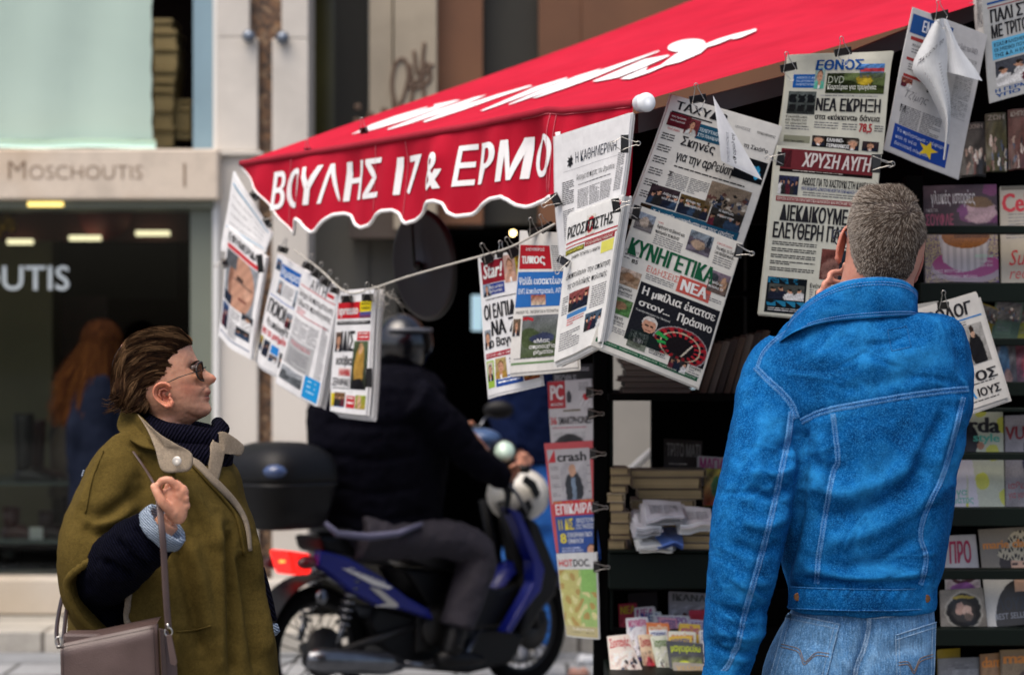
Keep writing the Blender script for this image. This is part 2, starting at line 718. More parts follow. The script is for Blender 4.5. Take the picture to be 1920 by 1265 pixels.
# shop window frame
fr = MB()
pbox(fr, 357, 389.5, 398, 1088, 13.5, 13.9)
pbox(fr, -1000, 389.5, 356, 394, 13.55, 13.8)
fr.build('window_frame', M['frame'], shop)
pobj('frame_edge', 398.5, 376, 409, 1088, 13.46, 13.9, M['white'], shop)
pn = MB()
pbox(pn, -1000, 394.5, 356.5, 1083, 13.60, 13.612)
pane = pn.build('window_pane', M['glass'], shop)
o = P(-238, 543, 13.59)
mbx = MB()
k_ = 44 / FPX * 13.59
v2, f2 = text_shape("MOSCHOUTIS", 0.010, 0, 3)
wtot = v2[:, 0].max() * k_ / 0.682
xr = P(130, 0, 13.59).x
mbx.add([V((xr - wtot + a * k_ / 0.682, 13.592, o.z + b * k_ / 0.682)) for a, b in v2], f2, 0, smooth=False)
mbx.build('window_lettering', M['glasslet'], pane)
# plinth
pobj('plinth', -1000, 1085, 398, 1152, 13.38, 13.9, M['cream2'], shop, 0.01)
pobj('plinth_base', 398.5, 1088.6, 580, 1152, 13.42, 13.9, M['cream2'], shop, 0.01)
# display interior
dm = MB()
pbox(dm, -1000, 380, 470, 1160, 16.6, 16.7)
pbox(dm, 378, 395, 402, 1085, 13.9, 16.6)
pbox(dm, -1000, 1083.5, 400, 1100, 13.9, 16.7)
pbox(dm, -1000, 340, 400, 378, 13.9, 16.7)
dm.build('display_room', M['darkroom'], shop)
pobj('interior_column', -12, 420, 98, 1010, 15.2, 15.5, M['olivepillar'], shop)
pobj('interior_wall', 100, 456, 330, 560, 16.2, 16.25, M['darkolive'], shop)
pobj('valance_panel', -200, 395, 352, 452, 14.6, 14.64, mat("dark_red_panel", '#3d0c0c', 0.6, 0.3, 2), shop)
red = MB()
c = P(195, 400, 14.55)
red.lathe((c.x, 14.59, c.z), [(0.16, 0), (0.16, 0.03)], (0, -1, 0), 28)
red.build('red_disc', mat("dull_red", '#5a1418', 0.6, 0.2, 2), shop)
for px, py, w in ((158, 446, 58), (285, 437, 62), (36, 453, 46)):
 pobj('ceiling_lamp', px - w / 2, py - 4.5, px + w / 2, py + 4.5, 14.5, 14.56, M['lampw'], shop)
lv = MB()
c = P(6, 425, 14.2)
for i in range(9):
 a = i * 0.7
 lv.ball((c.x + 0.05 * math.cos(a), 14.2 + 0.03 * math.sin(a), c.z + 0.05 * math.sin(a * 1.3)), (0.03, 0.02, 0.035), nu=8, nv=6)
lv.build('gilt_ornament', mat("gilt", '#b88a2a', 0.35, 0.3, 6, metallic=0.6), shop)
# glass shelves and back panel poster
sh = MB()
pbox(sh, -200, 1012, 235, 1018, 13.9, 14.6)
pbox(sh, -200, 905, 235, 909, 13.95, 14.7)
sh.build('display_shelf', mat("grey_shelf", '#5a6664', 0.25, 0.1, 3), shop)
pobj('poster', 104, 555, 200, 668, 16.0, 16.03, mat("dark_poster", '#33130f', 0.5, 0.6, 5), shop)
pobj('green_panel', 101, 703, 150, 745, 16.0, 16.03, mat("green_panel", '#5f8f84', 0.5, 0.1, 3), shop)
# cardboard boxes in the upper storeroom, each one liftable
zb = [(288, 322, 36, 56), (288, 330, 56.6, 87), (288, 332, 87.6, 127), (288, 329, 127.6, 150), (288, 326, 150.6, 165), (288, 325, 165.6, 201), (288, 323, 201.6, 236), (287, 325, 236.6, 277)]
wherebox = ["top", "second from the top", "third from the top", "fourth from the top", "fifth from the top", "third from the bottom", "second from the bottom", "bottom"]
for (x0, x1, y0, y1), w in zip(zb, wherebox):
 b = MB()
 pbox(b, x0, y0, x1, y1, 14.0, 14.35)
 pbox(b, x0 - 1, y0 - 0.6, x1 + 1, y0 + min(7, (y1 - y0) * .35), 13.985, 14.36)
 tag(b.build('shoe_box', M['card'], None, 0.003), "cardboard shoe box, %s of the tall stack behind the mint blind" % w, "box", "shoe boxes stacked behind the blind")
for (x0, x1, y0, y1), w in zip([(324, 358, 187, 202), (324, 357, 202.6, 241), (324, 358, 241.6, 262)], ["top", "middle", "bottom"]):
 b = MB()
 pbox(b, x0, y0, x1, y1, 14.1, 14.4)
 pbox(b, x0 - .5, y0 - .6, x1 + .5, y0 + 5, 14.09, 14.41)
 tag(b.build('shoe_box', M['card'], None, 0.003), "%s cardboard box of the short stack beside the blue grey jamb" % w, "box", "shoe boxes stacked behind the blind")
pobj('box_shelf', 324, 262.6, 361, 266, 14.05, 14.45, M['darkroom'], shop)
pobj('box_shelf', 287, 277.5, 361, 279.5, 13.95, 14.45, M['darkroom'], shop)


# boots on display
def boot(px, py, hpx, d, colr, label, tall=True, face=1):
 s = FPX / d
 h = hpx / s
 c = P(px, py, d)
 mb = MB()
 rings = []
 prof = [(0.0, .045, .035, 0), (0.08, .047, .037, 0), (.3, .05, .042, .0), (.6, .056, .048, 0), (.9, .06, .05, 0), (1, .06, .05, 0)] if tall else [(0, .045, .036, 0), (.4, .047, .04, 0), (1, .052, .045, 0)]
 for t, a, b_, o_ in prof:
  rings.append([V((c.x + a * math.cos(q), d + b_ * math.sin(q), c.z + 0.075 + t * (h - 0.075))) for q in np.linspace(0, 2 * math.pi, 16, endpoint=False)])
 mb.loft(rings)
 rings = []
 for t, w, hh in ((0, .03, .06), (.15, .042, .085), (.4, .04, .08), (.6, .045, .055), (.85, .042, .04), (1, .02, .02)):
  x = c.x + face * (-.05 + t * .25)
  rings.append([V((x, d + w * math.cos(q), c.z + 0.022 + max(0, hh * math.sin(q)) - 0.004)) for q in np.linspace(0, 2 * math.pi, 14, endpoint=False)])
 mb.loft(rings)
 bt = mb.build('boot', mat("leather_boot", colr, 0.35, 0.3, 12))
 h2 = MB()
 h2.box((c.x - face * .02, d, c.z + .011), (.07, .07, .022))
 h2.build('heel', M['black'], bt)
 tag(bt, label, "boot")


boot(45, 905, 130, 14.3, '#141010', "tall black boot on the upper display shelf of the shoe shop")
boot(68, 905, 118, 14.5, '#3a1210', "tall oxblood boot beside the black boot on the display shelf")
boot(22, 1012, 62, 14.2, '#4a1712', "short dark red ankle boot at the left of the lower display shelf", False)
boot(88, 1012, 55, 14.3, '#3a1a1a', "short brown ankle boot beside the white price card", False)
boot(20, 1083, 62, 14.2, '#17110f', "black shoe boot standing on the window floor", False)
pc = MB()
pbox(pc, 55, 988, 80, 1011, 14.0, 14.01)
tag(pc.build('price_card', M['white']), "small white price card on the lower display shelf", "card")

# ------------------------------------------------------------------ second building, right of the stone pilasters
bld = empty('building', (P(900, 0, 13.7).x, 13.7, 0), "dark shop front with brown cladding and a graffitied pale pilaster", "building")
b = MB()
pbox(b, 578.5, -300, 692, 400, 14.35, 14.5)
b.build('upper_window', mat("dark_olive_glass", '#454222', 0.15, 0.5, 0.9), bld)
b = MB()
pbox(b, 628, -300, 690, 400, 14.3, 14.34)
b.build('window_dark_part', M['darkrecess'], bld)  # darker right part of the window
b = MB()
pbox(b, 692, -300, 736, 222, 13.82, 14.5)
pbox(b, 738.5, -300, 819, 430, 13.80, 14.5)
pil = b.build('plaster_pilaster', M['plaster'], bld, 0.006)
b = MB()
for pts in ([(752, 250), (744, 205), (735, 160), (742, 120), (758, 112), (766, 140), (757, 180), (745, 205)],
   [(768, 120), (774, 160), (770, 200)], [(776, 95), (784, 140), (800, 118), (806, 150), (776, 168)], [(796, 80), (792, 130), (797, 200)],
   [(764, 165), (786, 150), (812, 120)]):
 pp = [P(q[0], q[1], 13.797) for q in smooth_path(pts, 5)]
 b.tube(pp, 0.012, 5, flat=(1, 1))
for i in range(60):
 q = P(rnd.gauss(712, 22), rnd.gauss(235, 14), 13.8)
 b.ball((q.x, 13.80 if q.x > P(738, 0, 13.8).x else 13.82, q.z), (0.02 * rnd.random() + .008, 0.003, 0.02), nu=6, nv=4)
b.build('graffiti', M['spray'], pil)
b = MB()
pbox(b, 820, -300, 905, 420, 13.95, 14.5)
pbox(b, 1010, -300, 1090, 420, 13.95, 14.5)
pbox(b, 1091, -300, 1700, 420, 13.93, 14.5)
b.build('cladding', M['brownwall'], bld)
pobj('dark_bay', 906, -300, 1009, 420, 14.1, 14.5, M['darkrecess'], bld)
# ground floor: grey panels, glass, dark interior
b = MB()
pbox(b, 586, 395, 690, 640, 14.2, 14.4)
pbox(b, 691, 400, 745, 640, 14.25, 14.4)
b.build('grey_panel', M['greypanel'], bld)
pobj('header_box', 655, 392, 760, 446, 13.9, 14.19, mat("dull_brown_box", '#4a3f36', 0.6, 0.2, 3), bld)
b = MB()
pbox(b, 560, 640.5, 746, 1160, 14.2, 14.4)
b.build('stall_riser', M['darkrecess'], bld)
b = MB()
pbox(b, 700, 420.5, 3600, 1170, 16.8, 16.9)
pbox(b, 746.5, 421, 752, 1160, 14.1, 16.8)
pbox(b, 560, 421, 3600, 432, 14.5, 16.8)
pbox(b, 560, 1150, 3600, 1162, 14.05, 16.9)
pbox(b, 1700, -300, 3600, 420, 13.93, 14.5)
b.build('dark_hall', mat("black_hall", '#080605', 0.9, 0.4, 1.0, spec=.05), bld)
pobj('lit_screen', 884, 553, 905, 620, 15.8, 15.85, mat("pale_blue_screen", '#9fc0cc', 0.5, 0.05, emit=(.45, .65, .75), estr=0.6), bld)
for px, py in ((745, 437), (962, 437)):
 c = P(px, py, 14.05)
 q = MB().ball(c, 0.014, nu=12, nv=8)
 q.build('bulb', M['bulb'], bld)
b = MB()
pbox(b, 1130, 620, 1245, 900, 13.6, 13.7)
b.build('pale_wall_panel', mat("pale_panel", '#7d7a73', 0.7, 0.15, 1.5), bld)
b = MB()
pbox(b, 1296, 700, 1330, 800, 13.5, 13.6)
b.build('window_strip', mat("pale_blue_panel", '#a5bfca', 0.4, 0.1, 1.5), bld)
# ------------------------------------------------------------------ awning
AW_A, AW_B = V((-0.96, 8.52, CAMZ + 0.615)), V((0.334, 6.31, CAMZ + 0.615))
UPH = V((0.863, 0.504, 0))
VN = V((-0.863, -0.504, 0))          # the way the valance faces


def dbar(px):
 return FPX / (532 + (px - 450) * 187 / 750.0)


def aw(u, t):
 p = AW_A.lerp(AW_B, u) + UPH * t
 rise = lerp(0.372, 0.306, u) * t
 sag = -0.006 * abs(math.sin(u * 4 * math.pi)) -0.014 * math.sin(math.pi * min(1, t / 2.4)) + 0.004 * math.sin(u * 21 + t * 3) * min(1, t * 3)
 p.z += rise + sag
 return p


def fabric(name, c, c2, rough=0.75):
 k = N(name)
 f = k.noise(2.2, 6, 0.6)
 fine = k.noise(500, 2)
 fade = k.noise(9, 5, 0.6, stretch=(1, 1, 0.25))
 col = k.ramp(f, [(0.3, c), (0.75, c2)])
 col = k.mixc(0.35, col, k.ramp(fade, [(0.35, (0.72,) * 3), (0.6, (1,) * 3)]), 'MULTIPLY')
 k.l(col, k.b.inputs['Base Color'])
 k.b.inputs['Roughness'].default_value = rough
 k.b.inputs['Specular IOR Level'].default_value = 0.08
 nb = k.bump(f, 0.25, 0.02)
 k.l(k.bump(fine, 0.1, 0.001, nb), k.b.inputs['Normal'])
 tr = k.n("BsdfTranslucent")
 k.l(col, tr.inputs[0])
 mx = k.n("MixShader")
 mx.inputs[0].default_value = 0.12
 k.l(k.b.outputs[0], mx.inputs[1])
 k.l(tr.outputs[0], mx.inputs[2])
 k.l(mx.outputs[0], k.out.inputs[0])
 return k.m


RED = fabric("red_awning_cloth", (0.44, 0.007, 0.025), (0.53, 0.014, 0.038))
WHITEP = mat("white_fabric_paint", '#ecebea', 0.6, 0.04, 8)
awning = empty('awning', AW_B, "red kiosk awning with white Greek lettering and a scalloped valance", "awning")
a = MB()
a.grid(lambda u, v: aw(u, v * 2.5), 40, 40)
canopy = a.build('canopy', RED, awning)
canopy_bvh = BVHTree.FromPolygons([V(p) for p in a.v], a.f)


def cast(bvh, px, py, off=0.003):
 o = V((0, 0, CAMZ))
 d = (P(px, py, 5) - o).normalized()
 hit = bvh.ray_cast(o, d)
 if hit[0] is None:
  return None
 n = hit[1]
 if n.dot(d) > 0:
  n = -n
 return hit[0] + n * off


strokes = [
 [(45, 515), (130, 465), (240, 425), (385, 388), (392, 394), (240, 452), (100, 500)],
 [(95, 500), (260, 440), (420, 385), (415, 372), (520, 358), (536, 363), (300, 452), (150, 492)],
 [(205, 488), (420, 400), (600, 343), (656, 336), (520, 400), (300, 472), (215, 492)],
 [(368, 455), (520, 385), (700, 330), (850, 292), (862, 298), (700, 352), (550, 408), (380, 462)],
 [(625, 408), (720, 365), (870, 295), (1015, 258), (1020, 266), (850, 335), (700, 390), (640, 410)],
 [(752, 380), (900, 310), (1055, 248), (1170, 218), (1150, 240), (1000, 300), (860, 350), (760, 383)],
 [(860, 352), (1000, 290), (1180, 215), (1430, 137), (1432, 143), (1260, 212), (1130, 270), (1000, 315), (880, 352)],
 [(1130, 275), (1260, 215), (1360, 168), (1475, 158), (1478, 166), (1360, 225), (1250, 270), (1150, 280)],
 [(1255, 268), (1330, 235), (1380, 214), (1372, 228), (1345, 243), (1440, 205), (1500, 160), (1570, 122), (1640, 108), (1655, 118), (1620, 150), (1530, 190), (1460, 207), (1390, 238), (1300, 268)],
 [(1555 + 84 * math.cos(q) - 4 * math.sin(q), 117 - 10 * math.cos(q) + 27 * math.sin(q)) for q in np.linspace(0, 6.28, 24)[:-1]],
 [(1640, 112), (1700, 88), (1760, 70), (1870, 42), (1868, 52), (1800, 82), (1755, 92), (1775, 78), (1700, 110), (1650, 125)]]
pm = MB()
for i, s in enumerate(strokes):
 if i < 8:      # thin the strokes across their run so that red shows between them
  q = np.array(s, float)
  m_ = q.mean(0)
  ev = np.linalg.svd(q - m_)[2]
  s = [tuple(m_ + ev[0] * np.dot(p_ - m_, ev[0]) + ev[1] * np.dot(p_ - m_, ev[1]) * .62) for p_ in q]
 pts = [cast(canopy_bvh, 640 + x / 2.4, 40 + y / 2.4, 0.0025 + 0.0004 * i) for x, y in s]
 if all(pts):
  pm.add(pts, [tuple(range(len(pts)))], 0, smooth=False)
paint = pm.build('painted_lettering', WHITEP, canopy, recalc=True)
bm_ = bmesh.new()
bm_.from_mesh(paint.data)
bmesh.ops.triangulate(bm_, faces=bm_.faces)
bm_.to_mesh(paint.data)
bm_.free()
# valance
VB = [(548, 439), (556, 424), (563, 413), (570, 410), (577, 414), (584, 428), (591, 435), (600, 432), (615, 414), (628, 402), (640, 399), (650, 403), (660, 419), (671, 426), (684, 421), (705, 404), (720, 395), (733, 393), (742, 399), (750, 413), (757, 418), (772, 413), (795, 392), (812, 379), (826, 376), (838, 381), (848, 397), (862, 405), (880, 401), (905, 384), (922, 372), (941, 368), (956, 374), (966, 384), (976, 387), (1000, 380), (1022, 372), (1045, 368), (1080, 386), (1100, 392), (1125, 383), (1150, 366), (1172, 372), (1187, 384)]
VTOP = [(450, 306), (560, 289), (700, 266), (880, 236), (1000, 212), (1030, 205), (1060, 207), (1187, 193)]


def vtop(px):
 return interp(px, [q[0] for q in VTOP], [q[1] for q in VTOP])


def vbot(px):
 if px < 548:
  return lerp(310, 439, (px - 450) / 98)
 return interp(px, [q[0] for q in VB], [q[1] for q in VB])


def vfold(px, drop):
 """how far the valance cloth waves out of its plane"""
 k = min(1, drop / 0.08)
 return k * (0.012 * math.sin(px * 0.055) + 0.010 * math.sin(px * 0.023 + 1) + 0.006 * math.sin(px * 0.13 + drop * 12) + 0.03 * math.exp(-((px - 1034) / 14.0) ** 2) * (1 - 0.5 * k) + 0.014 * math.exp(-((px - 570) / 16.0) ** 2))


def val(px, py, off=0.0):
 d = dbar(px)
 p = P(px, py, d)
 drop = max(0, (py - vtop(px)) / FPX * d)
 return p + VN * (vfold(px, drop) + off)


vm = MB()
cols = np.concatenate([np.linspace(450, 548, 16)[:-1], np.linspace(548, 1187, 190)])
nv = 14
vs = [val(x, lerp(vtop(x), max(vtop(x) + 1, vbot(x)), j / nv)) for x in cols for j in range(nv + 1)]
fs = [(i * (nv + 1) + j, i * (nv + 1) + j + 1, (i + 1) * (nv + 1) + j + 1, (i + 1) * (nv + 1) + j) for i in range(len(cols) - 1) for j in range(nv)]
vm.add(vs, fs)
valance = vm.build('valance', RED, awning)
tm = MB()
tm.tube([val(x, vbot(x) + 1, 0.001) for x in np.linspace(548, 1187, 260)], 0.0062, 6)
tm.tube([val(x, vbot(x), 0.001) for x in np.linspace(450, 548, 30)], 0.0035, 5, col=(1, 1, 1))
tm.build('white_trim', WHITEP, valance)
hm = MB()
hx = np.linspace(452, 1186, 120)
hm.tube([val(x, vtop(x) + 1, 0.004) for x in hx], 0.011, 6, flat=(0.5, 1))
hm.build('top_hem', fabric("dark_red_hem", (0.30, 0.015, 0.03), (0.40, 0.03, 0.05)), valance)
THREAD = mat("pale_red_thread", '#c9606c', 0.8, 0.2, 30)
for x0 in (548, 706, 1037, 1047, 760):
 sm_ = MB()
 pts = [val(x0 - 10 * k, lerp(vtop(x0), vbot(x0), k), 0.0025) for k in np.linspace(0.05, 0.95, 14)]
 sm_.tube(pts, 0.0012, 4)
 sm_.build('seam', THREAD, valance)
sm_ = MB()
pts = [val(x, vtop(x) + 8, 0.004) for x in np.linspace(980, 1184, 40)]
sm_.tube(pts, 0.0010, 4)
sm_.build('seam', THREAD, valance)
# the address painted on the valance
v2, f2 = text_shape("ΒΟΥΛΗΣ 17 & ΕΡΜΟΥ", 0.010, 0.22, 5)


def w_of(px):
 # bar parameter of a pixel column
 A, B = AW_A, AW_B
 k = (px - CX) / FPX
 return (A.x - k * A.y) / ((A.x - k * A.y) - (B.x - k * B.y))


w0, w1 = w_of(508), w_of(1096)
xmax = v2[:, 0].max()


def vplace(x, y, off):
 w = lerp(w0, w1, x / xmax)
 p = AW_A.lerp(AW_B, w)
 px = CX + p.x / p.y * FPX
 base = lerp(0.178, 0.1625, (w - w0) / (w1 - w0))
 hh = lerp(0.118, 0.103, (w - w0) / (w1 - w0))
 drop = base - y / 0.682 * hh
 py = CY - (p.z - drop - CAMZ) / p.y * FPX
 return val(px, py, 0.0022 + off)


lm = MB()
bm_ = bmesh.new()
vv = [bm_.verts.new((q[0], q[1], 0)) for q in v2]
for f in f2:
 try:
  bm_.faces.new([vv[i] for i in f])
 except ValueError:
  pass
t = 0.1
while t < xmax:
 bmesh.ops.bisect_plane(bm_, geom=bm_.verts[:] + bm_.edges[:] + bm_.faces[:], plane_co=(t, 0, 0), plane_no=(1, 0, 0))
 t += 0.1
for t in (0.17, 0.34, 0.51):
 bmesh.ops.bisect_plane(bm_, geom=bm_.verts[:] + bm_.edges[:] + bm_.faces[:], plane_co=(0, t, 0), plane_no=(0, 1, 0))
bm_.verts.index_update()
for j_, dx in enumerate((-.022, -.007, .007, .022)):
 lm.add([vplace(v.co.x + dx, v.co.y, 0.0003 * j_) for v in bm_.verts], [tuple(v.index for v in f.verts) for f in bm_.faces], 0)
bm_.free()
lm.build('address_lettering', WHITEP, valance)
# front bar with its white end cap, arm and side beam
fb = MB()
axis = (AW_B - AW_A).normalized()
fb.tube([AW_A + UPH * .05 + V((0, 0, -0.020)), AW_A.lerp(AW_B, .95) + UPH * .05 + V((0, 0, -0.020))], 0.014, 12)
bar = fb.build('front_bar', M['white'], awning)
cp = MB()
c = P(1213, 192, 6.30)
ax = V((0.35, -0.93, -0.02)).normalized()
cp.lathe(c - ax * 0.02, [(0.0, -0.03), (0.021, -0.03), (0.0235, -0.02), (0.0235, 0.008), (0.0255, 0.010), (0.0255, 0.018), (0.021, 0.026), (0.012, 0.029), (0.0, 0.030)], ax, 28)
cp.build('end_cap', mat("white_plastic", '#dfe3e6', 0.35, 0.03, 4, coat=0.2), bar)
bb = MB()
grey = mat("grey_beam", '#4c4643', 0.6, 0.15, 5)
for k, (x0, y0, x1, y1, dd) in enumerate([(1192, 232, 1500, 152, 0.05), (1500, 152, 1842, 14, 0.05)]):
 p0, p1 = P(x0, y0, dbar(1200) + dd + .09 + (x0 - 1200) * 0.0009), P(x1, y1, dbar(1200) + dd + .09 + (x1 - 1200) * 0.0009)
 dr = (p1 - p0)
 q = V((0, 0, 1))
 out = dr.cross(q).normalized() * 0.012
 h = V((0, 0, 0.026))
 bb.add([p0 - h - out, p1 - h - out, p1 + h - out, p0 + h - out, p0 - h + out, p1 - h + out, p1 + h + out, p0 + h + out],
   [(0, 1, 2, 3), (7, 6, 5, 4), (0, 4, 5, 1), (3, 2, 6, 7), (0, 3, 7, 4), (1, 5, 6, 2)], smooth=False)
bb.build('side_beam', grey, awning)
ar = MB()
ar.tube([AW_A + V((0.05, 0.02, -0.03)), V((0.0, 8.6, 2.35)), V((0.7, 8.9, 2.5))], 0.018, 8)
ar.build('folding_arm', M['white'], awning)

# ------------------------------------------------------------------ kiosk
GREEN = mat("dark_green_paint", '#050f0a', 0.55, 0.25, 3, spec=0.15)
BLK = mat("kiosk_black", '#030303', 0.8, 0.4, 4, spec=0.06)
kiosk = empty('kiosk', (1.1, 7.6, 0), "dark green newspaper kiosk hung with papers and lined with magazine racks", "kiosk")


def kobj(name, x0, y0, x1, y1, d0, d1, m=BLK, bevel=0.004):
 return pobj(name, x0, y0, x1, y1, d0, d1, m, kiosk, bevel)


def zb_(d):      # pixel row of the pavement at a depth
 return CY + CAMZ / d * FPX


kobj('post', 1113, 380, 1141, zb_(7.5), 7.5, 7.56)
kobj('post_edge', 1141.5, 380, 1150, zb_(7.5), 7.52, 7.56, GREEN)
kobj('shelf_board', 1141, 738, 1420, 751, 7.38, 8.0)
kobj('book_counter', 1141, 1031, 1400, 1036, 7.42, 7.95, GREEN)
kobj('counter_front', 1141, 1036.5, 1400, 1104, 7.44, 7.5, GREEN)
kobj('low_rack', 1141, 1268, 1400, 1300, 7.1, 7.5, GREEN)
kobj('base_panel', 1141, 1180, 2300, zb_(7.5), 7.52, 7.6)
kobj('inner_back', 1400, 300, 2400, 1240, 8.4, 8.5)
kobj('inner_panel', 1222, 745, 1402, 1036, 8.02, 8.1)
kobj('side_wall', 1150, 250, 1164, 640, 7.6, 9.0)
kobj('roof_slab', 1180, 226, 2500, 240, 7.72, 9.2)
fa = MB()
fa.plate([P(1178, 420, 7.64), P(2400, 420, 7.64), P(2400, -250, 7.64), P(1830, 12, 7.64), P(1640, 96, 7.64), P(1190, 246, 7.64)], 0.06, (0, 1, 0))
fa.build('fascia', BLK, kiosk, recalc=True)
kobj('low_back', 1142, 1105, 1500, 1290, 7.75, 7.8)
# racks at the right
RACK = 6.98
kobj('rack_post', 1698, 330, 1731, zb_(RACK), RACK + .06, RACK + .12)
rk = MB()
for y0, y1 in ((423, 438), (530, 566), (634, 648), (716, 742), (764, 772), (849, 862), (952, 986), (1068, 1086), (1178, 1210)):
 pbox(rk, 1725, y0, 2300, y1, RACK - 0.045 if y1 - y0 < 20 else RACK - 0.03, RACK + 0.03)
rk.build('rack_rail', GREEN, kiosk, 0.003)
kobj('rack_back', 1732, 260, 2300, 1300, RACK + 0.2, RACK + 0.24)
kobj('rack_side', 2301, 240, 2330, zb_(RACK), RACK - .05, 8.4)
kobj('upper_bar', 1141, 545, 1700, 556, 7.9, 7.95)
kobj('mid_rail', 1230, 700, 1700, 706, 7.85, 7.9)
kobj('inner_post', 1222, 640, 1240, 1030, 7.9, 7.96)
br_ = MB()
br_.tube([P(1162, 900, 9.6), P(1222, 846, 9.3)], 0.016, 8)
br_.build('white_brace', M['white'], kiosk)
# ------------------------------------------------------------------ printed things: newspapers and magazines
INK = (0.018, 0.018, 0.022)
RED_I = rgb('#b3202c')
BLUE_I = rgb('#1d4f92')
TEAL_I = rgb('#1c5571')
GREEN_I = rgb('#1a5a3c')
YEL_I = rgb('#e6d21e')
WHT = (0.78, 0.78, 0.76)


def shade(c, k):
 return tuple(min(1, x * k) for x in c)


def paint(bg1, bg2, shapes=(), grain=0.25, seed=1):
 """a picture as a function of (a, b): background, then soft shapes ('e' ellipse, 'r' box)"""
 r = random.Random(seed)
 ph = [(r.uniform(4, 22), r.uniform(4, 22), r.uniform(0, 6.3)) for _ in range(5)]

 def f(a, b):
  a += .014 * math.sin(b * 11 + ph[0][2]) + .012 * math.sin(b * 31 + ph[1][2]) + .022 * (r.random() - .5)
  b += .013 * math.sin(a * 13 + ph[2][2]) + .022 * (r.random() - .5)
  c = [lerp(x, y, b) for x, y in zip(bg1, bg2)]
  for s in shapes:
   if s[0] == 'e':
    q = ((a - s[1]) / s[3]) ** 2 + ((b - s[2]) / s[4]) ** 2
    k = max(0, min(1, (1.12 - q) / 0.24))
   else:
    k = 1.0 if (s[1] <= a <= s[3] and s[2] <= b <= s[4]) else 0.0
   if k:
    c = [lerp(x, y, k) for x, y in zip(c, s[5])]
  g = sum(math.sin(p * a + q * b + o) for p, q, o in ph) / 5
  g = 1 + (grain + .12) * 1.3 * g + (grain * 1.1 + .18) * (r.random() - .5)
  return tuple(max(0.004, x * g) for x in c)
 return f


SKIN = rgb('#c39377')
SUIT = rgb('#1d2230')


def portrait(bg='#38424c', hair='#3a2a20', suit=SUIT, skin=SKIN, seed=1, cx=.5, w=.16):
 b = rgb(bg)
 return paint(b, shade(b, .6), [('e', cx, 1.02, w * 2.6, .42, suit), ('e', cx, .8, w * .55, .14, skin), ('e', cx, .36, w * 1.12, .24, rgb(hair)), ('e', cx, .44, w, .24, skin),
         ('e', cx - w * .38, .42, w * .2, .025, shade(skin, .35)), ('e', cx + w * .38, .42, w * .2, .025, shade(skin, .35)), ('e', cx, .58, w * .38, .018, shade(skin, .5)),
         ('e', cx, .95, w * .35, .14, WHT)], .12, seed)


def people(n=5, bg='#2a2c30', seed=1, light=.5):
 r = random.Random(seed)
 sh = []
 for i in range(n):
  x, y = (i + .5) / n + r.uniform(-.05, .05), r.uniform(.3, .5)
  cc = [rgb('#1c2233'), rgb('#5a2430'), rgb('#d0d0d0'), rgb('#30445c'), rgb('#2a2a2a')][r.randrange(5)]
  sh += [('e', x, y + .48, .62 / n, .42, cc), ('e', x, y, .22 / n, .13, shade(SKIN, light + r.random() * .5)), ('e', x, y - .1, .22 / n, .07, rgb('#1e1712'))]
 b = rgb(bg)
 return paint(b, shade(b, .7), sh, .2, seed)


def crowd(seed=1, bg='#6b6258', n=40):
 r = random.Random(seed)
 sh = [('e', r.random(), .35 + .65 * r.random(), .03 + .04 * r.random(), .05 + .07 * r.random(), [rgb('#211d1c'), rgb('#8d7b6c'), rgb('#3d4658'), rgb('#b9b0a2'), rgb('#5b3a34')][r.randrange(5)]) for _ in range(n)]
 b = rgb(bg)
 return paint(shade(b, 1.4), b, sh, .25, seed)


def land(top='#9fb2bd', bot='#5c6a45', seed=1, extra=()):
 r = random.Random(seed)
 sh = [('e', r.random(), .45 + .3 * r.random(), .1 + .15 * r.random(), .06 + .12 * r.random(), shade(rgb(bot), .4 + r.random())) for _ in range(14)]
 return paint(rgb(top), rgb(bot), sh + list(extra), .25, seed)


